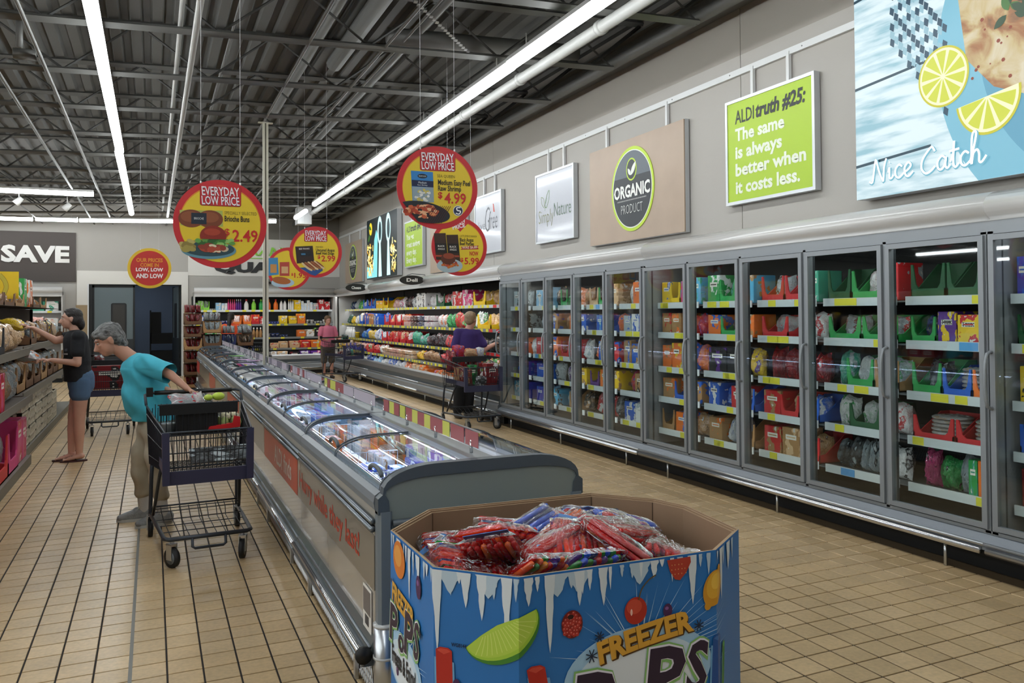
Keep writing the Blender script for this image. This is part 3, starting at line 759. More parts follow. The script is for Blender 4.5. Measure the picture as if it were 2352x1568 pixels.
# ---------------------------------------------------------------- open coolers
def open_cooler(origin, rz, L, label, rows_z, depths, tagdens, seed, red=None, ends=lambda L: (0, L-.03)):
    rr = random.Random(seed)
    t = thing('open_cooler', label, 'cooler', origin, rz)
    # local: x along the case, front towards -y, z up
    b = MB(); b.box(0, L, .05, .95, 0, .1, m_black)
    b.prism([(.02, .10), (.0, .40), (.02, .50), (.05, .52), (.07, .50), (.07, .38), (.92, .38), (.92, 2.25), (.98, 2.25), (.98, .10)], 'x', 0, L, m_dgrey)
    b.build('case_body', t)
    MB().box(.02, L-.02, .84, .90, .42, 2.2, m_inner).box(.02, L-.02, .1, .9, 2.14, 2.2, m_inner).box(0.02, L-.02, .075, .9, .40, .42, m_inner).build('lining', t)
    for xx in ends(L): MB().prism([(.12, .45), (.9, .45), (.9, 2.2), (.1, 2.2)], 'x', xx, xx+.03, m_lgrey).build('end_panel', t)
    MB().prism([(-.005, .40), (.0, .50), (.03, .53), (.07, .525), (.065, .49), (.03, .49), (.015, .40)], 'x', 0, L, m_alu).build('top_lip', t)
    MB().prism([(-.03, .10), (-.05, .14), (-.05, .26), (-.02, .30), (.0, .30), (.0, .1)], 'x', 0, L, m_grey).build('lower_fascia', t)
    m = MB()
    m.tube([(0.02, -.065, .16), (L-.02, -.065, .16)], .022, 8, m_chrome); m.tube([(0, -.03, .31), (L, -.03, .31)], .014, 6, m_alu); m.build('bumper_rail', t)
    for k in range(int(L/1.3)): MB().tube([(.4+k*1.3, -.03, 0), (.4+k*1.3, -.03, .14)], .011, 6, m_alu).build('bumper_post', t)
    prof = [(-.02, 2.12)] + [(.13 - .17*math.cos(R(a)), 2.225 + .10*math.sin(R(a))) for a in range(-50, 91, 14)] + [(.28, 2.33), (.28, 2.12)]
    MB().prism(prof, 'x', 0, L, m_canopy, True).build('canopy', t)
    MB().box(.05, L-.05, .0, .035, 2.108, 2.114, m_led2).build('led_strip', t); MB().box(0, L, -.022, -.004, 2.08, 2.12, m_canopy).box(0, L, .04, .055, 2.09, 2.12, m_inner).build('canopy_lip', t)
    for z, dd in zip(rows_z, depths):
        MB().box(.03, L-.03, .86-dd, .84, z-.012, z-.002, m_shelf).build('shelf', t)
        rl = MB().box(.03, L-.03, .86-dd-.012, .86-dd, z-.036, z+.016, m_rail if z > 1.6 else M('shelf price rail grey', '#84898b', .4)).build('price_rail', t)
        MB().box(.05, L-.05, .86-dd+.02, .86-dd+.05, z-.022, z-.014, m_led).build('led_strip', t)
        x = .1
        while x < L-.1:
            kk = 'r' if (red and x > red) else 'y'
            o_ = ob('price_tag', TAG[kk], rl, (x, .86-dd-.0125, z-.010), (0, 0, PI/2), (1, 1.1 if kk == 'y' else 1.6, 1.1))
            x += rr.uniform(.10, .30) / tagdens
    return t
CZ = [1.72, 1.34, .985, .69]; CD = [.56, .66, .72, .78]
COOL = [
 'GGB G2Gs Geg G2Gw Ubbo Ubbc Tb Xyo:1.5 Tyo Gwf G2mw Gfk G2kw Xwk GRw UGwr Ggw:.8 Xrw Xmw Uyyn:1.3 G2yn Gyk Gnk',
 'GBG G2Gy Gyw Gyw Ubbr Xbo Xno Xbw Gqb Urrq Urqw Urqo S2wf S2fk S2wB S2mw G2ow Gkg G2gr Gog Ggw Uyyq:1.4 Gyq Gyk',
 'GBs J3ww J2ww Byw Ggb Gby G2bw G2bw Uryr Urqr Urrq Urrw Ggt Gst GRk G3Rk G2kr GRo Gqk G2Nk G2qk GkR',
 'Uyyq G2nq Uufn Uuqn Uuqf Ggr Urqr Gqw S2fq S2qf Soq Swq Goy GRn GRn GRr Ggt GRG Gro Gog G2gw',
 'Xnq Gqn Gnq Gyo Gys G2wb G2wl Gsw G2wb G2bw Gwo Goq Xqn Xoq Gwm Xon Xon Xoq Gon Gwn XoN']
def right_cooler():
    Y0 = 3.25+10*DW+.02; L = 22.28 - Y0
    # three cabinets in line, far to near; local x runs along -Y so that fronts face -X
    n = 3; l = L/n
    names = ['far open cooler by the back corner under the oval cheese sign', 'middle open cooler under the oval deli sign', 'near open cooler joining the glass door freezers']
    for k in range(n):
        open_cooler((FX+.0, 22.28-k*l, 0), -PI/2, l-.004, names[k], CZ, CD, 1.0, 20+k, red=(l-.9) if k == 2 else None, ends=(lambda L: (0,)) if k == 0 else (lambda L: ()) if k == 1 else (lambda L: (L-.03,)))
    pos = ['top', 'second', 'third', 'fourth', 'bottom']
    zs = CZ+[.422]; ds = CD+[.74]
    for s_, spec in enumerate(COOL):
        toks = spec.split(); rr = random.Random(80+s_)
        per = len(toks)/6.0
        for q in range(6):
            a = int(round(q*per)); b = int(round((q+1)*per))
            if q == 5 and s_ < 99: pass
            seg = toks[a:b]; Ls = L/6
            wh = ['near back corner', 'below cheese sign', 'below spoon poster', 'below deli sign', 'before purple shirt', 'beside glass doors'][q]
            h = (2.1-zs[s_]) if s_ == 0 else (zs[s_-1]-zs[s_]); h = min(h, .40)-.06
            fill_row(' '.join(seg), (FX+.86-ds[s_]+.015, 22.28 - .04 - q*Ls), (0, -1), Ls-.06, zs[s_]+.001, min(.5, ds[s_]-.1), h, '%s cooler shelf %s' % (pos[s_], wh), rr, -PI/2)
right_cooler()
DAIRY = [
 'X3ew:1.2 Ueew:1.1 B3ws Xlw X2wl J4mr:1.4 J3pw Jwr Jew Jge Joo Jor J2wk J3wy Xyw:1.2 X2wl X2wl Xsr Xrw Xrw',
 'Xwb B2bw B2wb B2uw Uoow:1.5 Uoow Xro Xrw B4ub:1.4 Xyw Xyn Xoy B2wk B3wk B2ws',
 'GkR Xgw Xew Xew Xnk Xkn J3nw:1.2 B2Bw B2Bb B3Bb _ Xon Xwn Xke _',
 'Xnk XRk XRk Xko B3Bk B3BB _ Xqr Xqn Xqr Xro Xoy Xwy',
 'Xkn Xkn Xnk X2ks _ Xwq Xwn Xqw XkR Xpw Xpm Xmp']
def back_cooler():
    L = 4.62-.98
    open_cooler((.98, 22.30, 0), 0, L, 'open dairy cooler along the back wall under the white board', CZ, CD, .55, 31)
    pos = ['top', 'second', 'third', 'fourth', 'bottom']; zs = CZ+[.422]; ds = CD+[.74]
    for s_, spec in enumerate(DAIRY):
        toks = spec.split(); rr = random.Random(180+s_); per = len(toks)/3.0
        for q in range(3):
            seg = toks[int(round(q*per)):int(round((q+1)*per))]; Ls = (L-.1)/3
            wh = ['left of pole', 'right of pole', 'near corner'][q]
            h = (2.1-zs[s_]) if s_ == 0 else (zs[s_-1]-zs[s_]); h = min(h, .38)-.06
            fill_row(' '.join(seg), (1.03+q*Ls, 22.30+.86-ds[s_]+.015), (1, 0), Ls-.03, zs[s_]+.001, .42, h, '%s dairy shelf %s' % (pos[s_], wh), rr, 0)
back_cooler()
def corner_posts():
    t = MB().box(4.60, 4.66, 22.24, 22.30, 0, 2.1, m_lgrey).build('corner_post', None, label='pale grey post where the back cooler meets the right cooler', category='post')
corner_posts()
# ---------------------------------------------------------------- island of chest freezers
CX0, CX1, CY0, ML = 0.84, 1.79, 3.28, 1.80
CM = (CX0+CX1)/2
def arch(off=0.0, n=8, lo=.80):
    """outline of the curved top, from the left rim over to the right rim"""
    L = [(CX0+off, lo), (CX0+off*.9, .845-off*.2)]
    for i in range(n+1):
        a = R(180 - 90*i/n); L.append((CX0+.255 + (.235-off*.2)*math.cos(a), .860 + (.112-off)*math.sin(a)**.85))
    return L + [(2*CM-x, z) for x, z in L[::-1]]
m_ledb = M('chest well led strip', '#c9dcff', .5, emis=14.0)
m_gal = M('dull galvanised rail', '#7f858a', .3, metal=.7)
def chest_module():
    t = thing('chest_freezer', 'first', 'freezer', (0, CY0, 0))
    g = .003; a, b = g, ML-g; w = .05
    body = MB()
    body.box(CX0+.02, CX0+.06, a, b, .22, .80, m_lgrey).box(CX1-.06, CX1-.02, a, b, .22, .80, m_lgrey).box(CX0+.02, CX1-.02, a, b, .22, .28, m_lgrey)
    body.box(CX0+.06, CX0+.075, a, b, .28, .84, m_white).box(CX1-.075, CX1-.06, a, b, .28, .84, m_white).box(CX0+.06, CX1-.06, a, b, .28, .30, m_white)
    body.box(CX0+.10, CX1-.10, a+.02, b-.02, .02, .22, m_black)
    body.box(CM-.02, CM+.02, a, b, .28, .60, m_white)
    body.build('cabinet_body', t)
    gl = M('glossy grey fascia', '#a39d93', 0.12, coat=.6)
    for s_ in (0, 1):
        X = (lambda x: x) if s_ == 0 else (lambda x: 2*CM-x)
        def bx(x0, x1, z0, z1, mt): 
            u, v = sorted((X(x0), X(x1))); return MB().box(u, v, a, b, z0, z1, mt)
        bx(CX0, CX0+.02, .24, .70, gl).build('side_panel', t)
        bx(CX0-.004, CX0+.002, .46, .685, M('taupe fascia strip', '#7d766a', .3, coat=.3)).build('fascia_strip', t)
        bx(CX0+.002, CX0+.02, .73, .80, M('upper fascia beige grey', '#9a958b', .35)).build('upper_panel', t)
        p = [(X(x), z) for x, z in ((CX0, .79), (CX0-.006, .82), (CX0, .85), (CX0+.028, .868), (CX0+.07, .872), (CX0+.07, .84), (CX0+.02, .79))]
        MB().prism(p, 'y', a, b, M('rim grey', '#757b80', .4)).build('rim', t)
        m = MB()
        for z, r in ((.745, .013), (.712, .013)): m.tube([(X(CX0-.010), a, z), (X(CX0-.010), b, z)], r, 8, m_gal)
        m.build('upper_bumper', t)
        m = MB()
        for x, z, r, mt in ((CX0-.05, .198, .015, m_chrome), (CX0-.05, .165, .010, m_gal), (CX0-.022, .232, .007, m_gal)): m.tube([(X(x), a, z), (X(x), b, z)], r, 8, mt)
        u, v = sorted((X(CX0-.045), X(CX0+.03))); m.box(u, v, a, b, .155, .215, m_dgrey); m.prism([(X(CX0-.03), .215), (X(CX0), .27), (X(CX0+.03), .27), (X(CX0+.03), .215)], 'y', a, b, M('slate green painted reflection', '#5b6664', .25, coat=.4))  # green-grey of the slanted strip paints a reflection above the bumper
        m.build('lower_bumper', t)
        gr = bx(CX0-.005, CX0+.012, .02, .165, M('perforated dark grill', '#2a2c2c', .5)).build('kick_grill', t)
        gm = MB()
        for i in range(int(ML/.03)):
            yy = a + i*.03
            for q in (-1, 1): gm.tube([(X(CX0-.006), yy, .025 if q > 0 else .16), (X(CX0-.006), min(b, yy+.06), .16 if q > 0 else .025)], .0026, 4, m_alu)
        gm.build('grill_mesh', gr, kind='stuff')
        for yy in (.25, 1.4): MB().box(*sorted((X(CX0-.012), X(CX0-.028))), yy, yy+.03, 0, .17, m_alu).build('foot', t)
    # arch between this unit and the next
    o, i_ = arch(0), arch(.028)
    def archbar(y0, y1):
        m = MB(); n = len(o); vs = [(x, y0, z) for x, z in o] + [(x, y0, z) for x, z in i_] + [(x, y1, z) for x, z in o] + [(x, y1, z) for x, z in i_]; fs = []
        for k in range(n-1):
            fs += [(k, n+k, n+k+1, k+1), (2*n+k, 2*n+k+1, 3*n+k+1, 3*n+k), (k, k+1, 2*n+k+1, 2*n+k), (n+k, 3*n+k, 3*n+k+1, n+k+1)]
        m.add(vs, fs, m_dgrey); return m
    archbar(b-.035, b+.0).build('arch_frame', t)
    # sliding curved lids
    gi = arch(.012)
    def lid(y0, y1, off, half):
        pr = arch(off)[2:]; n = len(pr)//2; q = pr[:n] if half == 0 else pr[n:]
        q = [p for p in q if (p[0] < CM-.05 if half == 0 else p[0] > CM+.05)]
        q = (q + [(CM-.05, q[-1][1])]) if half == 0 else ([(CM+.05, q[0][1])] + q)
        vs = []; fs = []
        for (x, z) in q: vs += [(x, y0, z), (x, y1, z)]
        for k in range(len(q)-1): fs.append((2*k, 2*k+1, 2*k+3, 2*k+2))
        lm = MB().add(vs, fs, m_lid, True).build('lid', t)
        for yy in (y0, y1-.012):
            m = MB(); n2 = len(q); vs = []; fs = []
            for (x, z) in q: vs += [(x, yy, z), (x, yy+.012, z), (x, yy, z+.007), (x, yy+.012, z+.007)]
            for k in range(n2-1):
                e = 4*k; fs += [(e, e+4, e+6, e+2), (e+1, e+3, e+7, e+5), (e+2, e+6, e+7, e+3)]
            m.add(vs, fs, m_dgrey, False); m.build('lid_frame', lm)
        k = 2 if half == 0 else len(q)-3
        x, z = q[k]; yc = y0+.13
        m = MB(); pts = [(x + (.0 if half == 0 else 0), yc + .1*math.cos(R(an)), z + .012 + .028*max(0, math.sin(R(an)))) for an in range(0, 181, 20)]
        m.tube(pts, .010, 6, m_dgrey); m.build('lid_handle', lm)
    for half in (0, 1):
        lid(a+.01, ML/2+.03, .012, half); lid(ML/2-.01, b-.04, .020, half)
    MB().box(CM-.055, CM+.055, a, b, .958, .972, m_grey).box(CM-.04, CM+.04, a, b, .93, .96, m_lgrey).build('centre_rail', t)
    MB().box(CM-.035, CM+.035, a+.05, b-.05, .922, .9295, m_ledb).build('led_strip', t)
    # clear ticket fence along the centre
    g_ = MB().box(CM-.002, CM+.002, a+.02, b-.02, 1.0, 1.075, glass_mat('acrylic strip')).build('ticket_holder', t)
    for k in range(4): MB().tube([(CM, a+.12+k*.5, .972), (CM, a+.12+k*.5, 1.03)], .008, 6, m_chrome).build('holder_post', t)
    MB().box(CM-.004, CM+.004, a, b, 1.075, 1.08, m_alu).build('holder_edge', t)
    return t
def ticket(parent, y, w, mat, name='ticket_insert'):
    return MB().box(CM-.0045, CM-.0022, y, y+w, 1.004, 1.073, mat).build(name, parent)
def chests():
    base = chest_module(); mods = [base] + [copy_tree(base) for _ in range(7)]
    names = ['nearest grey chest freezer of the island with the curved end wall, behind the dump bin', 'second chest freezer from the near end, red poster on its side', 'third chest freezer from the near end of the island', 'fourth chest freezer from the near end of the island', 'fifth chest freezer from the near end, where the white pole stands', 'sixth chest freezer from the near end, with the bright green price flag', 'seventh chest freezer from the near end, next to last', 'far end chest freezer of the island with red poster, before the carton stacks']
    mr = M('dull red ticket strip', '#9c4a4c', .4); my = M('lime yellow ticket', '#c9c955', .4); mlv = M('pale lilac ticket', '#b9aeb8', .4)
    rr = random.Random(5)
    for k, t in enumerate(mods):
        t.location.y = CY0 + k*ML; t['label'] = names[k]; t['group'] = 'chest freezers of the island'
        y = .03; last = None
        while y < ML-.2:
            w = rr.uniform(.09, .2)
            if k < 1: mt = my if last is mr and rr.random() < .75 else mr
            elif k < 3: mt = rr.choice([mr, mlv, mlv, my if k == 1 else mlv])
            else: mt = mlv if rr.random() < .6 else M('grey violet ticket', '#77707f', .4)
            if mt is my: w = .10
            last = mt
            ticket(t, y, w, mt); y += w + (0.0 if rr.random() < .7 else .02)
    # near end wall
    def endwall(y0, y1, par, front):
        o, i_ = arch(0, lo=.78), arch(.05, lo=.78)
        m = MB(); n = len(o); vs = [(x, y0, z) for x, z in o] + [(x, y0, z) for x, z in i_] + [(x, y1, z) for x, z in o] + [(x, y1, z) for x, z in i_]; fs = []
        for k in range(n-1): fs += [(k, n+k, n+k+1, k+1), (2*n+k, 2*n+k+1, 3*n+k+1, 3*n+k), (k, k+1, 2*n+k+1, 2*n+k), (n+k, 3*n+k, 3*n+k+1, n+k+1)]
        m.add(vs, fs, m_dgrey); m.build('end_trim', par)
        p = [(x, z) for x, z in arch(.05, lo=.30)]; p = [(p[0][0], .12)] + p[1:-1] + [(p[-1][0], .12)]
        MB().prism(p, 'y', y0+.008, y1, M('end panel sage grey', '#868c85', .4)).build('end_panel', par)
        m = MB()
        for z in (.745, .708): m.tube([(CX0+.06, y0-.008, z), (CX1-.06, y0-.008, z)], .014, 8, m_dgrey)
        m.build('end_bumper', par)
        for x0 in (CX0, CX1-.062):
            MB().prism([(x0+.012, y0-.004), (x0+.05, y0-.006), (x0+.062, y0+.01), (x0+.062, y1), (x0, y1), (x0, y0+.012)], 'z', .28, .79, m_dgrey if False else M('corner post grey', '#6d757a', .4)).build('corner_post', par)
            MB().tube([(x0+.031, y0+.02, 0.0), (x0+.031, y0+.02, .33)], .046, 14, m_alu).tube([(x0+.031, y0+.02, .195), (x0+.031, y0+.02, .205)], .049, 14, m_lgrey).tube([(x0+.031, y0+.02, .325), (x0+.031, y0+.02, .335)], .049, 14, m_lgrey).build('corner_guard', par)
    endwall(-.05, 0.0, mods[0], True)
    endwall(ML, ML+.04, mods[-1], False)
    MB().tube([(CX0-.05, -.01, .205), (CX0-.05, .01, .205)], .035, 14, M('black end cap', '#0c0c0c', .5)).build('bumper_cap', mods[0])
    # printed fascias: text faces -X
    F4 = Matrix.Translation((CX0-.0045, 0, 0)) @ Matrix.Rotation(-PI/2, 4, 'Z')
    red = M('poster tomato red', '#b5452f', .35); wt = M('poster lettering off white', '#c9bdb2', .4)
    rt = M('fascia lettering red', '#ab3826', .35)
    def side_text(par, txts, mat, name):
        m = MB()
        for (s_, y0, y1, z0, z1) in txts:   # y0 (left, far) > y1 (right, near)
            q = MB(); put_text(q, s_, -y0, -y1, z0, z1, -.001, mat, .015, 0, 0); m.add(q.v, q.f, mat, False, F4)
        return m.build(name, par)
    def poster(par, y0, y1, z0, z1, mat): return MB().box(CX0-.0062, CX0-.0042, y1, y0, z0, z1, mat).build('poster', par)
    side_text(mods[0], [('Hurry while they last!', 2.0-.15, .26, .53, .635)], rt, 'lettering')
    p = poster(mods[1], 1.75, .12, .462, .683, red)
    F4 = Matrix.Translation((CX0-.0066, 0, 0)) @ Matrix.Rotation(-PI/2, 4, 'Z')
    side_text(mods[1], [('ALDI finds', 1.15, .35, .51, .64)], wt, 'lettering')
    poster(mods[3], 1.7, .3, .462, .683, red); poster(mods[5], 1.5, .2, .462, .683, red); p = poster(mods[7], 1.78, .9, .462, .683, M('poster crimson', '#a82a22', .35))
    F4 = Matrix.Translation((CX0-.0046, 0, 0)) @ Matrix.Rotation(-PI/2, 4, 'Z')
    # small taped notice at the near end
    n = MB().box(CX0-.006, CX0-.003, .05, .19, .25, .44, m_white).build('notice', mods[0])
    MB().box(CX0-.0075, CX0-.006, .06, .18, .33, .43, M('grey photo patch', '#6d6663', .5)).box(CX0-.0075, CX0-.006, .09, .15, .28, .32, M('grey photo patch2', '#3d3a3a', .5)).build('notice_picture', n)
    # price flags on lids
    for (k, x, y, c, nm, l) in ((5, CX0+.32, .5, '#8fe06a', 'g', 'bright green price flag on the sixth chest freezer'), (4, CX0+.30, 1.2, '#e2b7e0', 'l', 'pale lilac price card on a chest freezer near the white pole'), (4, CX0+.42, .9, '#e2b7e0', 'm', 'second pale lilac price card on a chest freezer near the pole')):
        t = MB().box(-.07, .07, -.12, .12, 0, .004, M('flag '+nm, c, .4)).box(-.05, .05, -.02, .1, .004, .006, M('flag dark', '#30323a', .5)).build('price_flag', None, (x, CY0+k*ML+y, .985), (0, 0, .3)); tag(t, l, 'price flag')
    # products inside
    cols = [('wu', 'bw', 'wb', 'pw', 'uw', 'sb'), ('wn', 'ws', 'bw', 'on'), ('wc', 'bc', 'sw', 'lw'), ('wm', 'mw', 'sw', 'pw'), ('ws', 'yw', 'mw', 'lw'), ('kn', 'ks', 'gk', 'wk'), ('kN', 'ks', 'Bk', 'nk'), ('kN', 'kn', 'Bk', 'ks')]
    dn = ['first', 'second', 'third', 'fourth', 'fifth', 'sixth', 'seventh', 'eighth']
    wire = M('white basket wire', '#dfe3e6', .35)
    for k in range(8):
        r2 = random.Random(300+k)
        for side in (0, 1):
            if side == 1 and k > 3: continue
            nx, ny = (4, 7) if k < 2 else (3, 5)
            for i in range(nx):
                for j in range(ny):
                    x = CM + (1 if side else -1)*(.075 + (i+.5)*.30/nx); y = CY0 + k*ML + .1 + (j+.5)*(ML-.2)/ny
                    c = r2.choice(cols[k]); tall = r2.choice((.78, .80, .76)) if (k == 0 and j < 4) else r2.choice((.70, .76, .64))
                    if k == 0 and side == 0 and j > 4 and i < 2: continue
                    w, d = .30/nx*.96, (ML-.2)/ny*.93
                    if r2.random() < .6: product('X', c[0], c[1], (x, y, .305), 0, (w, d, tall-.305), 'inside %s chest, %s half' % (dn[k], 'right' if side else 'left'), r2)
                    else:
                        product('X', c[1], c[0], (x, y, .305), 0, (w, d, tall-.40), 'under packs, %s chest, %s half' % (dn[k], 'right' if side else 'left'), r2)
                        product('S', c[0], c[1], (x, y, tall-.095+.0), r2.uniform(-.05, .05), (w, d*.95, .07), 'in %s chest, %s half' % (dn[k], 'right' if side else 'left'), r2)
    # wire divider baskets
    for k in range(3):
        for y in (.62, 1.22):
            m = MB(); x0, x1 = CX0+.085, CM-.03
            for i in range(9): m.tube([(x0+(x1-x0)*i/8, 0, 0), (x0+(x1-x0)*i/8, 0, .42)], .002, 4, wire)
            for z in (0, .14, .28, .42): m.tube([(x0, 0, z), (x1, 0, z)], .0026, 4, wire)
            m.build('wire_divider', mods[k], (0, y, .40))
    # power pole
    Z = zc(1.31)-.02
    t = thing('power_pole', 'slim white pole rising from the chest freezer island to the ceiling', 'pole', (CM, 10.62, .972))
    mp = M('pole warm white', '#c9c6b4', .4)
    MB().box(-.034, -.008, -.02, .02, 0, Z-.972, mp).build('channel', t); MB().box(.008, .034, -.02, .02, 0.08, Z-.972, mp).build('channel', t)
    MB().box(-.008, .008, -.012, .015, .0, Z-.972, M('pole groove', '#6d6a5d', .6)).build('groove', t); MB().box(-.09, .09, -.03, .03, Z-.972, Z-.962, mp).build('ceiling_plate', t)
chests()
# ---------------------------------------------------------------- signs
def ink(c, r=.45): return M('ink ' + c, c, r)
m_fr = M('sign frame aluminium', '#c3c6c9', .35, metal=.5)
m_str = M('light steel bar', '#dcdedd', .35)
def wall_sign(name, label, Y, w, z0, z1, frame, depth=.05, hang=None, group=None, face=None, bars=True):
    t = thing(name, label, 'sign', (WX-.012-depth, Y, (z0+z1)/2), -PI/2, group)
    h = z1-z0
    MB().box(-w/2, w/2, 0, depth, -h/2, h/2, frame).build('backing_panel', t)
    if face:
        b = .028; m = MB()
        m.box(-w/2, w/2, -.012, 0, h/2-b, h/2, m_fr).box(-w/2, w/2, -.012, 0, -h/2, -h/2+b, m_fr).box(-w/2, -w/2+b, -.012, 0, -h/2+b, h/2-b, m_fr).box(w/2-b, w/2, -.012, 0, -h/2+b, h/2-b, m_fr)
        m.build('frame', t)
        MB().box(-w/2+b, w/2-b, -.004, -.001, -h/2+b, h/2-b, face).build('face_sheet', t)
    if hang:
        for x in hang: MB().box(x-.016, x+.016, depth-.03, depth+.0, h/2, 3.77-(z0+z1)/2, m_str).build('hanging_bar', t)
    return t
def leaf(cx, cz, L, wdt, rot, n=8):
    out = []
    for i in range(n+1): u = i/n; out.append((u*L, wdt*math.sin(PI*u)**.8 * (1-.25*u)))
    for i in range(1, n): u = 1-i/n; out.append((u*L, -wdt*math.sin(PI*u)**.8 * (1-.25*u)))
    c, s_ = math.cos(R(rot)), math.sin(R(rot))
    return [(cx+x*c-z*s_, cz+x*s_+z*c) for x, z in out]
def stroke(m, pts, wd, y, mat, closed=False, n=4):
    """a brush line in the sign plane through the points (smoothed)"""
    P = [Vector((a, b)) for a, b in pts]; out = []
    for i in range(len(P)-1):
        p0 = P[max(i-1, 0)]; p1 = P[i]; p2 = P[i+1]; p3 = P[min(i+2, len(P)-1)]
        for k in range(n):
            t = k/n; out.append(.5*((2*p1) + (p2-p0)*t + (2*p0-5*p1+4*p2-p3)*t*t + (3*p1-p0-3*p2+p3)*t**3))
    out.append(P[-1]); vs = []; fs = []
    for i, p in enumerate(out):
        d = (out[min(i+1, len(out)-1)] - out[max(i-1, 0)]); d = d.normalized() if d.length > 1e-9 else Vector((1, 0)); q = Vector((-d.y, d.x))*wd/2
        vs += [(p.x+q.x, y, p.y+q.y), (p.x-q.x, y, p.y-q.y)]
    for i in range(len(out)-1): fs.append((2*i, 2*i+2, 2*i+3, 2*i+1))
    m.add(vs, fs, mat)
def organic_sign(Y, z0, z1, label, group):
    w = 1.88; t = wall_sign('organic_sign', label, Y, w, z0, z1, M('taupe laminate board', '#a8937f', .4, var=.05, vscale=3), .06, (-.6, .6), group)
    MB().box(-w/2-.004, w/2+.004, .012, .06, -(z1-z0)/2-.004, (z1-z0)/2+.004, m_fr).build('edge_trim', t)
    m = MB(); rx, rz = .425, .465
    m.poly(circ(0, 0, rx, rz, 56), -.008, ink('#b7d432'), .008)
    m.poly(circ(0, 0, rx*.925, rz*.925, 56), -.0095, ink('#e9ece4'), .0015)
    m.poly(circ(0, 0, rx*.90, rz*.90, 56), -.011, ink('#20262b'), .0015)
    cap = [(x, z) for x, z in circ(0, 0, rx*.90, rz*.90, 56) if z > rz*.26]
    m.poly(cap, -.0125, ink('#59626a'), .0015)
    m.build('badge', t)
    m = MB()
    m.poly(circ(0, .215, .105, .125, 32), -.0135, ink('#b7d432'), .001); m.poly(circ(0, .215, .088, .108, 32), -.0150, ink('#20262b'), .001)
    m.poly(leaf(-.005, .15, .17, .034, 55), -.0165, ink('#e9ece4'), .001); m.poly(leaf(-.01, .15, .10, .026, 125), -.0165, ink('#e9ece4'), .001)
    m.build('leaf_emblem', t)
    m = MB(); put_text(m, 'ORGANIC', -.36, .36, -.09, .055, -.0150, ink('#eef0ea'), .035)
    m.build('lettering', t)
    m = MB(); put_text(m, 'PRODUCT', -.215, .215, -.265, -.165, -.0150, ink('#c9ccc8'), -.012)
    for i in range(38): m.poly([(-.29+i*.0153, -.125), (-.283+i*.0153, -.125), (-.279+i*.0153, -.112), (-.286+i*.0153, -.112)], -.0150, ink('#c9ccc8'), .001)
    m.build('lower_lettering', t)
    return t
def truth_sign(Y, w, z0, z1, label, head, lines):
    t = wall_sign('slogan_sign', label, Y, w, z0, z1, m_fr, .05, (-.22, .22), None, M('lime green sheet', '#aac92c', .45))
    h = z1-z0; x0 = -w/2+.13; k = w/1.09
    m = MB(); put_text(m, 'ALDI', x0, x0+.25*k, h/2-.225, h/2-.105, -.006, ink('#1b2220'), .01); m.build('lettering', t)
    m = MB(); put_text(m, head, x0+.27*k, x0+.86*k, h/2-.225, h/2-.095, -.006, ink('#141a18'), .036, .15); m.build('lettering', t)
    m = MB(); n = len(lines)
    for i, (s_, f) in enumerate(lines):
        zz = h/2-.375-i*.158; put_text(m, s_, x0, x0+f*k, zz-.008, zz+.108, -.006, ink('#e6ecd8'), .034)
    m.build('lettering', t)
def brand_sign(Y, label, w=1.10):
    return wall_sign('brand_sign', label, Y, w, 2.54, 3.48, m_fr, .05, (-.22, .22), None, M('pearl grey sheet', '#b7bac2', .3, coat=.3))
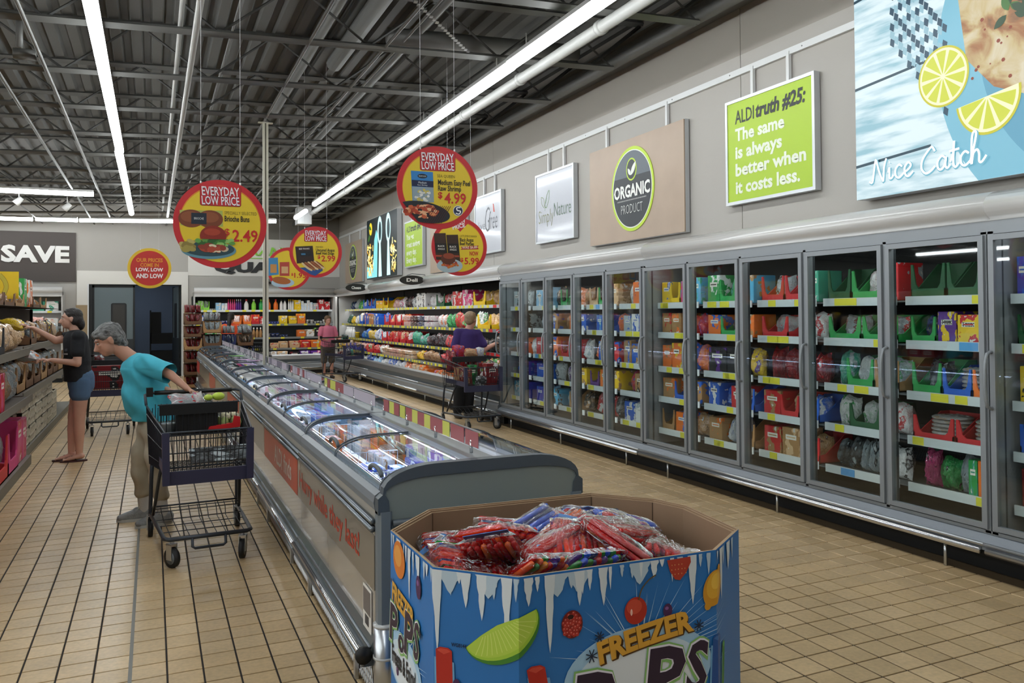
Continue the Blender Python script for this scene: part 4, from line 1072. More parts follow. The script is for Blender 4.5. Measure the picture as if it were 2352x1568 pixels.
def signs():
    # rail
    t = thing('sign_rail', 'white metal rail running along the right wall above the signs', 'rail', (WX-.02, 0, 3.77))
    for a, b in ((4.40, 9.6), (9.62, 14.8), (14.82, 16.55), (19.3, 22.9)): MB().box(-.012, .02, a, b, -.028, .028, m_str).build('rail_length', t)
    m = MB(); [m.tube([(-.016, 5+k*.9, 0), (-.011, 5+k*.9, 0)], .006, 6, ink('#777b7d')) for k in range(19) if not 16.5 < 5+k*.9 < 19.3]
    m.build('rail_screws', t, kind='stuff')
    organic_sign(7.496, 2.395, 3.515, 'taupe board with oval ORGANIC PRODUCT badge, beside the large lime green slogan sign', None)
    organic_sign(13.60, 2.36, 3.50, 'taupe board mostly hidden behind the round price signs, right of the small lime sign', None)
    organic_sign(20.95, 2.43, 3.50, 'taupe board with dark oval badge at the far end, above the cheese sign', None)
    truth_sign(5.378, 1.09, 2.565, 3.515, 'large lime green slogan sign in a silver frame beside the glowing fish poster', 'truth #25:', [('The same', .62), ('is always', .59), ('better when', .86), ('it costs less.', .79)])
    truth_sign(15.62, 1.24, 2.55, 3.50, 'small far lime green slogan sign between the spoon poster and the round price signs', 'truth #4:', [('You get', .45), ('great savings', .80), ('every day.', .60), ('Every day.', .60)])
    t = brand_sign(9.395, 'pearl grey panel with a leaf outline logo, left of the organic board')
    g = ink('#5d8a3f'); m = MB()
    stroke(m, [(-.27, .02), (-.22, .14), (-.14, .22), (-.15, .10), (-.22, .0), (-.27, .02)], .010, -.006, g); stroke(m, [(-.29, .0), (-.36, .06), (-.38, .15), (-.30, .12), (-.28, .02)], .008, -.006, ink('#8a9a5a')); stroke(m, [(-.27, -.04), (-.26, .04), (-.2, .12)], .006, -.006, g)
    m.build('leaf_outline', t)
    m = MB(); put_text(m, 'Simply', -.46, -.02, -.20, -.03, -.006, ink('#8b8f6d'), -.008); m.build('lettering', t)
    m = MB(); put_text(m, 'Nature', 0.0, .47, -.145, .03, -.006, ink('#55705a'), -.008); m.build('lettering', t)
    t = brand_sign(11.69, 'pearl grey panel with script lettering and red tick behind a round price sign')
    m = MB(); put_text(m, 'live', -.40, -.10, -.08, .06, -.006, ink('#7c7f86'), -.006, .1); m.build('lettering', t)
    m = MB(); put_text(m, 'G', -.10, .08, -.13, .26, -.006, ink('#5f6268'), -.014, .1); m.build('lettering', t)
    m = MB(); put_text(m, 'free', .06, .40, -.10, .18, -.006, ink('#5f6268'), -.008, .1); m.build('lettering', t)
    MB().poly([(.24, .16), (.29, .15), (.25, .28), (.22, .29)], -.006, ink('#c9402c')).build('red_tick', t)
    # glowing posters
    E = .47
    def lit(c, e=E):
        k = 'backlit ' + c
        if k in MATS: return MATS[k]
        m_ = M(k, c, .4, emis=e); m_.node_tree.nodes['Principled BSDF'].inputs['Base Color'].default_value = tuple(v*.25 for v in lin(c)[:3]) + (1,); return m_
    def lightbox(name, label, Y, w, z0, z1):
        t = thing(name, label, 'sign', (WX-.015-.11, Y, (z0+z1)/2), -PI/2); h = z1-z0
        MB().box(-w/2, w/2, .0, .11, -h/2, h/2, m_fr).build('housing', t); return t, w, h
    # near one: fish plate on whitewashed planks
    y_right, y_left, z0, z1 = 1.75, 4.375, 2.415, 4.02
    t, w, h = lightbox('fish_poster', 'large glowing poster of fish with lemon on a blue plate, top right corner', (y_right+y_left)/2, y_left-y_right, z0, z1)
    Yc = (y_right+y_left)/2; zc_ = (z0+z1)/2
    def q(Y, z): return (Yc - Y, z - zc_)
    def qq(*a): return [q(*p) for p in a]
    m = MB(); pm = bpy.data.materials.new('backlit whitewashed planks'); pm.use_nodes = True; nt = pm.node_tree; b = nt.nodes['Principled BSDF']
    tc = nt.nodes.new('ShaderNodeTexCoord'); mp = nt.nodes.new('ShaderNodeMapping'); mp.inputs[3].default_value = (1.0, 1, 7); mp.inputs[2].default_value = (0, R(-3), 0)
    n = nt.nodes.new('ShaderNodeTexNoise'); n.inputs['Scale'].default_value = 2.2; n.inputs['Detail'].default_value = 7; cr = nt.nodes.new('ShaderNodeValToRGB')
    cr.color_ramp.elements[0].color = lin('#7fb9c9'); cr.color_ramp.elements[0].position = .34; cr.color_ramp.elements[1].color = lin('#e9fbff'); cr.color_ramp.elements[1].position = .56
    for a_, b_ in ((tc.outputs['Object'], mp.inputs[0]), (mp.outputs[0], n.inputs[0]), (n.outputs['Fac'], cr.inputs[0]), (cr.outputs[0], b.inputs['Emission Color'])): nt.links.new(a_, b_)
    b.inputs['Emission Strength'].default_value = E*1.15; b.inputs['Base Color'].default_value = (.15, .18, .2, 1)
    m.poly(qq((y_left, z0), (y_right, z0), (y_right, z1), (y_left, z1)), -.002, pm, .002)
    m.build('poster_sheet', t)
    dk = lit('#1f3f4e', 0.62)
    m = MB(); y0 = -.0035
    for zl, zr in ((3.88, 4.0), (3.23, 3.32), (2.66, 2.74)):
        zz = zl; m.poly(qq((y_left, zl-.012), (3.75, zl+(zr-zl)*.55-.012), (3.75, zl+(zr-zl)*.55+.006), (y_left, zl+.008)), y0, dk, .001)
    m.build('plank_joints', t)
    # plate: big disc, rim tones
    m = MB(); c = q(2.50, 3.22)
    R1 = 1.17
    def clip(p):
        for ax, sg, lim in ((0, 1, w/2), (0, -1, w/2), (1, 1, h/2), (1, -1, h/2)):
            out = []
            for i in range(len(p)):
                a_, b_ = p[i-1], p[i]; ina, inb = sg*a_[ax] <= lim, sg*b_[ax] <= lim
                if ina != inb:
                    t_ = (sg*lim-a_[ax])/(b_[ax]-a_[ax]); out.append((a_[0]+(b_[0]-a_[0])*t_, a_[1]+(b_[1]-a_[1])*t_))
                if inb: out.append(b_)
            p = out
        return p
    m.poly(clip(circ(c[0], c[1], R1*1.02, R1*1.07, 90)), -.0055, lit('#6fa9bd', 0.74), .001)
    m.poly(clip(circ(c[0]+.08, c[1]+.02, R1*.83, R1*.86, 90)), -.0065, lit('#5b97b0', 0.68), .001)
    m.build('plate_picture', t)
    # fish
    fm = bpy.data.materials.new('backlit seared fish'); fm.use_nodes = True; nt = fm.node_tree; b = nt.nodes['Principled BSDF']
    tc = nt.nodes.new('ShaderNodeTexCoord'); n = nt.nodes.new('ShaderNodeTexNoise'); n.inputs['Scale'].default_value = 4.5; n.inputs['Detail'].default_value = 8; n.inputs['Distortion'].default_value = .8; cr = nt.nodes.new('ShaderNodeValToRGB')
    e = cr.color_ramp.elements; e[0].color = lin('#4a2a18'); e[0].position = .33; e[1].color = lin('#fff6d8'); e[1].position = .64; x = e.new(.43); x.color = lin('#b8703a'); x = e.new(.52); x.color = lin('#e6cf95')
    for a_, b_ in ((tc.outputs['Object'], n.inputs[0]), (n.outputs['Fac'], cr.inputs[0]), (cr.outputs[0], b.inputs['Emission Color'])): nt.links.new(a_, b_)
    b.inputs['Emission Strength'].default_value = E*.95; b.inputs['Base Color'].default_value = (.1, .08, .05, 1)
    m = MB(); m.poly(qq((3.50, 4.02), (3.53, 3.6), (3.48, 3.2), (3.30, 2.98), (3.05, 2.86), (2.7, 2.8), (2.2, 2.9), (1.9, 3.1), (1.8, 3.5), (1.8, 4.02)), -.0080, fm, .001)
    m.build('fish_picture', t)
    m = MB(); r4 = random.Random(4); gc = lit('#1f4420', 0.50); gd = lit('#3d6f2a', 0.56)
    for (Y, z, s_) in ((3.15, 3.48, .13), (3.05, 3.35, .10), (3.2, 3.72, .09), (2.9, 2.95, .12), (2.8, 3.6, .12), (3.0, 3.05, .08), (2.4, 3.2, .15)):
        for i in range(9):
            a, bb = q(Y+r4.uniform(-s_, s_)*.6, z+r4.uniform(-s_, s_)*.8); m.poly(leaf(a, bb, s_*.8, s_*.22, r4.uniform(0, 360), 5), -.0095-.0002*i, gc if i % 3 else gd, .0002)
    m.build('herb_picture', t)
    m = MB(); br = lit('#8a3a1c', 0.56)
    for i in range(60):
        a, bb = q(r4.uniform(2.2, 3.48), r4.uniform(2.95, 3.95)); m.poly(circ(a, bb, r4.uniform(.004, .014), None, 6), -.0096, br, .0003)
    m.build('seasoning_picture', t, kind='stuff')
    def lemon(cx, cz, rx, rz, half, nm, yy):
        m = MB(); a1 = 360 if not half else 360
        f = (lambda p: [(x, z) for x, z in p]) if not half else (lambda p: [(x, z) for x, z in p if z <= cz+.02+.15*(x-cx)])
        m.poly(f(circ(cx, cz, rx, rz, 48)), yy, lit('#c9c42a', .55), .001); m.poly(f(circ(cx, cz, rx*.93, rz*.93, 48)), yy-.001, lit('#eef0c0', .62), .001)
        for i in range(10):
            a = 36*i+6
            if half and not (180 < (a+15) % 360 < 360): continue
            p = [(cx+rx*.08*math.cos(R(a+15)), cz+rz*.08*math.sin(R(a+15)))] + [(cx+rx*.85*math.cos(R(a+tt)), cz+rz*.85*math.sin(R(a+tt))) for tt in (2, 9, 16, 23, 29)]
            m.poly(p, yy-.002, lit('#c8cf3a', .60), .001)
        m.build(nm, t)
    a, b2 = q(3.645, 3.135); lemon(a, b2, .185, .20, False, 'lemon_slice_picture', -.011)
    a, b2 = q(3.34, 2.93); lemon(a, b2, .215, .24, True, 'lemon_wedge_picture', -.0115)
    # towel with blue checks
    m = MB(); tw = lit('#8fb6c4', 0.62); td = lit('#274a60', 0.50); tl = lit('#dff0f3', 0.81)
    for i in range(11):
        for j in range(16):
            if (i+j) % 2 and i % 3: continue
            Yt = 4.06 - j*.034 + .0*i; zt = 4.02 - i*.055 - j*.048
            if not (z0 < zt-.03 and zt < z1-.06 and Yt > 3.62 - 0*i): continue
            p = [(Yt, zt), (Yt-.032, zt-.026), (Yt-.040, zt+.02), (Yt-.008, zt+.046)]
            m.poly(qq(*p), -.0062, td if (i % 2 == 0) else tw, .0004)
    m.build('towel_picture', t, kind='stuff')
    # handwriting
    m = MB(); wt = lit('#ffffff', .9); sc = .235; ox, oz = q(4.22, 2.515)
    L = {  # strokes in letter units
     'N': [[(-.12, .1), (.0, .05), (.07, .5), (.13, .95), (.17, .95), (.28, .45), (.40, .08), (.44, .08), (.47, .6), (.56, .98)]],
     'i': [[(0, .35), (.06, .55), (.06, .12), (.14, .1), (.2, .2)], [(.06, .78), (.075, .80)]],
     'c': [[(.3, .5), (.18, .6), (.05, .42), (.06, .15), (.18, .05), (.34, .2)]],
     'e': [[(.0, .2), (.2, .35), (.28, .5), (.18, .62), (.05, .42), (.08, .12), (.2, .05), (.36, .22)]],
     'C': [[(.55, .85), (.45, 1.05), (.3, .9), (.12, .6), (.08, .25), (.22, .02), (.4, .08), (.55, .25)]],
     'a': [[(.3, .5), (.18, .6), (.04, .4), (.06, .12), (.18, .08), (.3, .3), (.32, .55), (.3, .2), (.36, .08), (.46, .2)]],
     't': [[(.0, .3), (.1, .6), (.14, 1.1), (.1, .3), (.16, .06), (.28, .2)], [(-.02, .72), (.3, .76)]],
     'h': [[(.0, .1), (.12, .6), (.22, 1.2), (.14, 1.28), (.08, 1.0), (.06, .05), (.12, .45), (.24, .58), (.30, .4), (.30, .12), (.38, .08), (.52, .3)]]}
    x = 0
    for ch, adv in (('N', .62), ('i', .24), ('c', .34), ('e', .58), ('C', .60), ('a', .46), ('t', .30), ('c', .32), ('h', .5)):
        for st in L[ch]:
            stroke(m, [(ox + (x+a)*sc*.93 + .005, oz + b_*sc*.70 - .006) for a, b_ in st], .024, -.0150, lit('#6fb0c4', .6)); stroke(m, [(ox + (x+a)*sc*.93, oz + b_*sc*.70) for a, b_ in st], .014, -.016, wt)
        x += adv
    m.build('lettering', t)
    # far one: spoons and pasta
    t, w, h = lightbox('spoon_poster', 'glowing poster of pale spoons and pasta on dark ground, far right wall', 17.93, 2.62, 2.43, 3.85)
    m = MB(); m.poly([(-w/2, -h/2), (w/2, -h/2), (w/2, h/2), (-w/2, h/2)], -.002, lit('#16262a', 0.37), .002); m.build('poster_sheet', t)
    m = MB(); ice = lit('#bfeef0', 0.99); ic2 = lit('#7fd0d4', 0.87)
    for cx in (-.1, .62): 
        m.poly(circ(cx, .38, .20, .32, 30), -.004, ice, .001); m.poly(circ(cx+.02, .36, .12, .22, 24), -.005, lit('#1d4148', 0.43), .001)
        m.poly([(cx-.06, .1), (cx+.07, .1), (cx+.16, -.68), (cx-.12, -.68)], -.004, ice, .001)
    m.poly([(-.75, -.68), (-.35, -.68), (-.28, .3), (-.42, .42), (-.6, .2)], -.004, ic2, .001)
    m.poly([(-1.3, -.4), (-.8, -.45), (-.7, -.68), (-1.3, -.68)], -.0042, ic2, .001)
    m.build('spoon_picture', t)
    m = MB(); r5 = random.Random(9)
    for i in range(90):
        cx = r5.choice((-1.1, -.95, -.8, 1.1, .98)) + r5.uniform(-.14, .14); cz = r5.uniform(-.6, .1); a = r5.uniform(0, 180); l_ = .07
        p = [(cx+l_*math.cos(R(a+d)), cz+l_*math.sin(R(a+d))) for d in (-14, 14, 166, 194)]; m.poly(p, -.006-.00003*i, lit(r5.choice(['#f0d878', '#e0a83a', '#fff0b0']), 1.1), .0003)
    m.poly(circ(-.93, .48, .14, .15, 20), -.0062, lit('#e6cf2c', 0.74), .001); m.poly(leaf(-1.2, .2, .3, .06, 30), -.0063, lit('#3f7a2a', 0.50), .001); m.poly(leaf(-1.1, .55, .25, .05, -20), -.0063, lit('#3f7a2a', 0.50), .001)
    m.build('pasta_picture', t, kind='stuff')
    # oval blade signs
    for s_, y, wd, lab in (('Cheese', 18.7, .25, 'small dark oval blade sign reading Cheese under the far taupe board'), ('Deli', 14.26, .235, 'small dark oval blade sign reading Deli above the middle open cooler')):
        t = thing('oval_sign', lab, 'sign', (4.36, y, 2.22)); m = MB()
        m.prism(circ(0, 0, wd, wd*.37, 36), 'y', -.01, .01, ink('#262522')); m.build('oval_board', t)
        m = MB(); put_text(m, s_, -wd*.45, wd*.45, -wd*.13, wd*.15, -.012, ink('#f0efe8'), .035); m.build('lettering', t)
        m = MB(); m.tube([(-.1, 0, wd*.36), (.0, 0, wd*.5), (.25, 0, wd*.42), (.27, 0, .0)], .006, 6, m_dgrey); m.build('bracket', t)
    # back wall boards
    t = thing('slogan_board', 'dark brown board with white letters SAVE on the back wall at left', 'sign', (-2.9, WY-.05, 0))
    MB().box(-1.6, 1.135, 0, .045, 2.47, 3.70, M('dark brown board', '#4c4440', .6)).build('board', t)
    m = MB(); put_text(m, 'SAVE', -.47, 1.0, 2.93, 3.36, -.03, ink('#eae8e4'), .045, 0, 0, .03); m.build('lettering', t)
    m = MB(); put_text(m, 'YOU', -1.5, -.65, 2.93, 3.36, -.03, ink('#eae8e4'), .045, 0, 0, .03); m.build('lettering', t)
    t = thing('quality_lettering', 'black and green raised letters on the white board above the dairy cooler', 'sign', (0, WY-.05, 0))
    m = MB(); put_text(m, 'QUALITY', 1.50, 4.30, 2.70, 3.05, 0, ink('#1c1d1e'), .065, 0, 0, .03); m.build('lettering', t)
    m = MB(); put_text(m, 'GUARANTEED', 1.55, 4.25, 3.22, 3.46, 0, ink('#8ccf45'), .02, .25, 0, .03); m.build('lettering', t); MB().poly([(1.5, 3.14), (4.3, 3.14), (4.3, 3.16), (1.5, 3.16)], 0, ink('#8ccf45'), .02).build('underline', t)
    # round hanging price signs
    def round_sign(label, px, d, rad, spin=0, rim='#c42a31', face='#e2c42f', wires=True, dz=0):
        x, y, z = px; th = -math.atan2(x, y) + spin
        t = thing('round_sign', label, 'sign', px, th, 'round hanging signs')
        m = MB(); m.prism(circ(0, 0, rad, rad, 64), 'y', -.003, .003, ink(rim)); m.build('disc', t)
        m = MB(); m.poly(circ(0, 0, rad*.87, rad*.87, 64), -.0045, ink('#d98a2c'), .001); m.poly(circ(0, -rad*.012, rad*.855, rad*.85, 64), -.0055, ink(face), .001); m.build('face_print', t)
        if wires:
            for sx in (-.42, .42):
                zt = zc(x) + .56 - z; m = MB(); m.tube([(sx*rad, 0, rad*.90), (sx*rad, 0, zt)], .0012, 4, ink('#c9c9c9')); m.tube([(sx*rad, 0, rad*.90), (sx*rad, 0, rad*.95)], .006, 6, ink('#e8e8e8')); m.build('hanging_wire', t)
        return t, rad
    def elp(t, r, y=-.007):
        m = MB(); m.poly(rrect(-.44*r, .44*r, .40*r, .86*r, .05*r), y+.0005, ink('#7f1a20'), .0008); m.poly(rrect(-.43*r, .43*r, .41*r, .86*r, .05*r), y, ink('#c42a31'), .001)
        m.build('badge', t); m = MB()
        for s_, z0, z1 in (('EVERYDAY', .635, .835), ('LOW PRICE', .425, .62)):
            put_text(m, s_, -.395*r, .405*r, (z0-.012)*r, (z1-.012)*r, y-.001, ink('#5a2a3a'), .02, -.08); put_text(m, s_, -.40*r, .40*r, z0*r, z1*r, y-.002, ink('#f3eef2'), .012, -.08)
        m.build('lettering', t)
    def lines(t, r, L, y=-.0085):
        for s_, x0, x1, z0, z1, c, b in L:
            m = MB(); put_text(m, s_, x0*r, x1*r, z0*r, z1*r, y, ink(c), b); m.build('lettering', t)
    RD = '#c42a26'; BK = '#26241c'
    def blobs(m, cx, cz, sx, sz, cols, n, r, y, seed, s0=.05, s1=.12):
        r6 = random.Random(seed)
        for i in range(n):
            a = r6.uniform(0, 2*PI); q_ = r6.random()**.5
            m.poly(circ((cx+sx*q_*math.cos(a))*r, (cz+sz*q_*math.sin(a))*r, r6.uniform(s0, s1)*r, r6.uniform(s0*.6, s1*.6)*r, 10, 0, 360, r6.uniform(-30, 30)), y-.00008*i, ink(r6.choice(cols)), .0002)
    # brioche
    t, r = round_sign('round yellow price sign with a burger, price 2.49', (.42, 5.75, 2.215), 5.8, .298, .05)
    elp(t, r); lines(t, r, [('SPECIALLY SELECTED', .08, .78, .22, .29, BK, -.01), ('Brioche Buns', .08, .62, .06, .19, BK, .02), ('$', .08, .19, -.28, -.10, RD, .012), ('2.49', .25, .80, -.40, -.12, RD, .018)])
    m = MB(); m.poly([(-.86*r, .28*r), (.04*r, .30*r), (.05*r, -.06*r), (-.84*r, -.06*r)], -.0065, ink('#a8b45a'), .001)
    for cx in (-.62, -.22): m.poly(circ(cx*r, .10*r, .27*r, .20*r, 30), -.0072, ink('#7a3f24'), .001); m.poly(circ((cx-.02)*r, .14*r, .20*r, .12*r, 30), -.0078, ink('#8d5030'), .0005)
    m.poly([(-.62*r, .23*r), (-.30*r, .23*r), (-.30*r, -.02*r), (-.62*r, -.02*r)], -.0084, ink('#1c2836'), .0005)
    m.poly(circ(-.25*r, -.60*r, .58*r, .20*r, 40), -.0084, ink('#5f8fa0'), .001); m.poly(circ(-.25*r, -.575*r, .54*r, .165*r, 40), -.009, ink('#2d4a52'), .0005)
    blobs(m, -.66, -.50, .15, .10, ['#a3934c', '#8d7c3f', '#b9a963'], 16, r, -.0094, 3); blobs(m, -.10, -.42, .42, .07, ['#3d7a34', '#5f9a48', '#8fbf6a', '#2f5f2c'], 26, r, -.0096, 5); blobs(m, -.15, -.55, .27, .07, ['#c9b79a', '#b04a34', '#e0d2b4', '#8d3a2a'], 20, r, -.0118, 6)
    m.poly([(x, z) for x, z in circ(-.16*r, -.28*r, .28*r, .23*r, 40) if z > -.36*r], -.0136, ink('#8a2a1c'), .001); m.poly(circ(-.18*r, -.19*r, .17*r, .08*r, 24), -.0142, ink('#a83f28'), .0004)
    m.build('burger_picture', t)
    m = MB(); put_text(m, 'BRIOCHE', -.56*r, -.36*r, .08*r, .13*r, -.0088, ink('#d8dad8'), 0); m.build('lettering', t)
    # shrimp
    t, r = round_sign('round yellow price sign with grilled shrimp, price 4.99', (1.915, 5.61, 2.525), 6.0, .305, .25)
    elp(t, r); lines(t, r, [('SEA QUEEN', -.02, .42, .235, .32, BK, -.01), ('Medium Easy Peel', .0, .81, .07, .20, BK, .02), ('Raw Shrimp', .0, .58, -.075, .055, BK, .02), ('$', .0, .11, -.28, -.10, RD, .03), ('4.99', .16, .70, -.38, -.11, RD, .018)])
    m = MB(); m.poly([(-.66*r, .38*r), (-.12*r, .37*r), (-.10*r, -.36*r), (-.62*r, -.38*r)], -.0065, ink('#2f7fc0'), .001); m.poly([(-.64*r, .16*r), (-.11*r, .15*r), (-.11*r, .0*r), (-.64*r, .01*r)], -.0073, ink('#141f44'), .0006)
    m.poly([(-.63*r, .0*r), (-.11*r, .0*r), (-.10*r, -.36*r), (-.61*r, -.38*r)], -.0073, ink('#8da0ab'), .0006); m.poly(circ(-.38*r, .26*r, .12*r, .055*r, 20), -.0073, ink('#14202c'), .0006)
    blobs(m, -.37, -.20, .20, .13, ['#d8d8cf', '#c9b95a', '#9aa8ac', '#e6e6e0'], 26, r, -.0078, 8, .03, .07)
    m.poly([(x, z) for x, z in circ(-.36*r, -.60*r, .66*r, .25*r, 40, 0, 360, -8) if x*x+z*z < (r*1.0)**2], -.0084, ink('#20262b'), .001)
    blobs(m, -.42, -.58, .42, .15, ['#c9603a', '#d98a5a', '#b5482c', '#e8b48a', '#9c3a22'], 60, r, -.0094, 9, .04, .09)
    for i in range(9): m.poly([((-.10+i*.05)*r, -.44*r), ((-.085+i*.05)*r, -.44*r), ((-.36+i*.055)*r, -.86*r), ((-.375+i*.055)*r, -.86*r)], -.0140, ink('#4a2328'), .0003)
    m.build('shrimp_picture', t)
    m = MB(); m.poly(circ(.50*r, -.54*r, .125*r, .125*r, 28), -.0073, ink('#e6e8ec'), .0006); m.poly(circ(.50*r, -.54*r, .112*r, .112*r, 28), -.0079, ink('#1d2748'), .0006); stroke(m, [(.44*r, -.60*r), (.52*r, -.62*r), (.56*r, -.55*r), (.48*r, -.53*r), (.47*r, -.47*r), (.56*r, -.46*r)], .03*r, -.0088, ink('#eef0f2')); m.build('round_seal', t)
    m = MB(); put_text(m, 'SEAFOOD', -.47*r, -.29*r, .245*r, .275*r, -.0083, ink('#dfe6ea'), 0); put_text(m, 'Medium', -.48*r, -.28*r, .08*r, .13*r, -.0083, ink('#dfe6ea'), 0); put_text(m, 'Raw Shrimp', -.50*r, -.26*r, .03*r, .06*r, -.0083, ink('#dfe6ea'), 0); m.build('lettering', t)
    # beef patties
    t, r = round_sign('round yellow price sign with two dark beef packs, price 5.99', (2.985, 8.04, 2.31), 8.6, .308, .3)
    m = MB(); m.poly([(-.42*r, .97*r), (.42*r, .93*r), (.02*r, .52*r)], -.0065, ink('#c42a31'), .001); m.build('badge', t)
    m = MB(); put_text(m, 'NEW', -.18*r, .22*r, .80*r, .94*r, -.0078, ink('#f0e8ea'), .03, 0, 14); put_text(m, 'PRICE', -.26*r, .20*r, .63*r, .78*r, -.0078, ink('#f0e8ea'), .03, 0, 14); m.build('lettering', t)
    lines(t, r, [("CATTLEMEN'S RANCH", .0, .62, .34, .41, BK, -.01), ('Black Angus', .0, .50, .18, .31, BK, .02), ('Beef Patties', .0, .52, .05, .17, BK, .02), ('NOW', .36, .68, -.30, -.15, RD, .03), ('$', .02, .13, -.54, -.38, RD, .03), ('5.99', .17, .70, -.61, -.37, RD, .018)])
    m = MB(); m.poly([(.03*r, -.10*r), (.09*r, -.05*r), (.04*r, .0), (.70*r, .06*r), (.65*r, .0), (.70*r, -.07*r)], -.0065, ink('#b0303c'), .001); put_text(m, 'WAS $6.89', .09*r, .64*r, -.07*r, .03*r, -.0078, ink('#f0e2c8'), .02, 0, 3); m.build('was_ribbon', t)
    m = MB()
    for dx in (0, .44): m.poly([((-.92+dx)*r, (.44-dx*.1)*r), ((-.50+dx)*r, (.46-dx*.1)*r), ((-.42+dx)*r, (-.48-dx*.1)*r), ((-.84+dx)*r, (-.46-dx*.1)*r)], -.0065-dx*.004, ink('#3a2419'), .001); m.poly([((-.88+dx)*r, (.1)*r), ((-.48+dx)*r, (.1)*r), ((-.45+dx)*r, -.22*r), ((-.85+dx)*r, -.22*r)], -.0078-dx*.004, ink('#191414'), .0005); m.poly([((-.86+dx)*r, (-.3)*r), ((-.47+dx)*r, (-.3)*r), ((-.45+dx)*r, -.36*r), ((-.85+dx)*r, -.36*r)], -.0078-dx*.004, ink('#a3462a'), .0005)
    m.poly(circ(-.36*r, -.66*r, .46*r, .24*r, 36), -.0100, ink('#a9bcc4'), .001); blobs(m, -.32, -.60, .30, .12, ['#b5482c', '#8d3a1f', '#c9702f'], 30, r, -.0112, 12, .03, .08); m.poly(circ(-.42*r, -.42*r, .26*r, .20*r, 30), -.0142, ink('#5a2a1a'), .001); m.poly(circ(-.40*r, -.33*r, .20*r, .10*r, 24), -.0150, ink('#8d3f26'), .0005)
    m.build('beef_picture', t)
    m = MB(); put_text(m, 'BLACK', -.78*r, -.54*r, -.02*r, .04*r, -.0086, ink('#e6e0da'), .01); put_text(m, 'BLACK', -.36*r, -.12*r, -.04*r, .03*r, -.0106, ink('#e6e0da'), .01); put_text(m, 'ANGUS', -.36*r, -.12*r, -.14*r, -.07*r, -.0106, ink('#e6e0da'), .01); put_text(m, 'ANGUS', -.78*r, -.54*r, -.12*r, -.06*r, -.0086, ink('#e6e0da'), .01); m.build('lettering', t)
    # hot dogs and the one behind
    t, r = round_sign('round yellow price sign with hot dogs in a blue tray, price 2.99', (1.78, 9.71, 2.345), 9.9, .305, .05)
    elp(t, r); lines(t, r, [('PARKVIEW', -.0, .28, .16, .23, BK, -.01), ('Uncured Angus', .0, .72, .02, .14, BK, .02), ('Beef Hot Dogs', .0, .70, -.10, .01, BK, .02), ('$', .06, .17, -.28, -.12, RD, .03), ('2.99', .21, .74, -.37, -.13, RD, .018)])
    m = MB(); m.poly([(-.78*r, .20*r), (-.12*r, .24*r), (-.06*r, -.40*r), (-.72*r, -.46*r)], -.0065, ink('#2e1e1a'), .001); m.poly([(-.62*r, .02*r), (-.18*r, .04*r), (-.15*r, -.16*r), (-.60*r, -.18*r)], -.0078, ink('#15181c'), .0006); m.poly([(-.56*r, -.06*r), (-.40*r, -.055*r), (-.39*r, -.12*r), (-.55*r, -.125*r)], -.0084, ink('#3a6f93'), .0004)
    m.poly([(-.62*r, -.62*r), (.22*r, -.56*r), (.26*r, -.72*r), (-.02*r, -.93*r), (-.2*r, -.88*r)], -.0100, ink('#2a4f8a'), .001)
    for i in range(5): m.poly(circ((-.34+i*.115)*r, (-.58+i*.02)*r, .26*r, .06*r, 16, 0, 360, -38), -.011-.0004*i, ink('#d9c290' if i % 2 == 0 else '#a06a3a'), .0004); m.poly(circ((-.31+i*.115)*r, (-.55+i*.02)*r, .20*r, .025*r, 12, 0, 360, -38), -.0135-.0003*i, ink('#8a3f2a'), .0003)
    m.build('hot_dog_picture', t)
    m = MB(); put_text(m, 'BEEF FRANKS', -.64*r, -.24*r, .09*r, .15*r, -.0086, ink('#e6e0da'), .01, 0, 3); m.build('lettering', t)
    t, r = round_sign('round yellow price sign half hidden, price 1.95', (1.79, 11.85, 2.26), 12, .305, .05)
    m = MB(); m.poly([(-.10*r, .93*r), (.66*r, .62*r), (.52*r, .25*r)], -.0065, ink('#c42a31'), .001); m.build('badge', t)
    m = MB(); put_text(m, 'NEW', .05*r, .42*r, .66*r, .78*r, -.0078, ink('#f0e8ea'), .03); put_text(m, 'PRICE', .18*r, .6*r, .50*r, .62*r, -.0078, ink('#f0e8ea'), .03); m.build('lettering', t)
    lines(t, r, [('$', .10, .20, -.34, -.20, RD, .03), ('1.95', .24, .78, -.43, -.19, RD, .018)])
    m = MB(); m.poly([(-.98*r, .48*r), (-.50*r, .52*r), (-.46*r, -.28*r), (-.92*r, -.34*r)], -.0065, ink('#3f86b4'), .001); m.poly([(-.84*r, .2*r), (-.56*r, .2*r), (-.56*r, -.2*r), (-.84*r, -.2*r)], -.0078, ink('#c08a4a'), .0005); m.poly([(-.42*r, .30*r), (.02*r, .32*r), (.02*r, -.34*r), (-.42*r, -.34*r)], -.0075, ink('#b0443a'), .001); m.poly([(-.34*r, .1*r), (-.04*r, .1*r), (-.04*r, -.22*r), (-.34*r, -.22*r)], -.0088, ink('#d0a878'), .0005)
    m.poly(circ(-.28*r, -.66*r, .52*r, .22*r, 30), -.0088, ink('#a9c2d0'), .001); m.poly(circ(-.34*r, -.56*r, .42*r, .17*r, 24, 0, 360, -8), -.0100, ink('#a8602f'), .001); m.build('bread_picture', t)
    t, r = round_sign('small round red sign with yellow rim hanging before the doorway', (-.04, 13.38, 2.32), 13.4, .305, 0, '#dcb62c', '#bf2f28')
    m = MB(); m.poly(circ(0, 0, .86*r, .86*r, 48), -.0065, ink('#bf2f28'), .001); m.build('inner_disc', t)
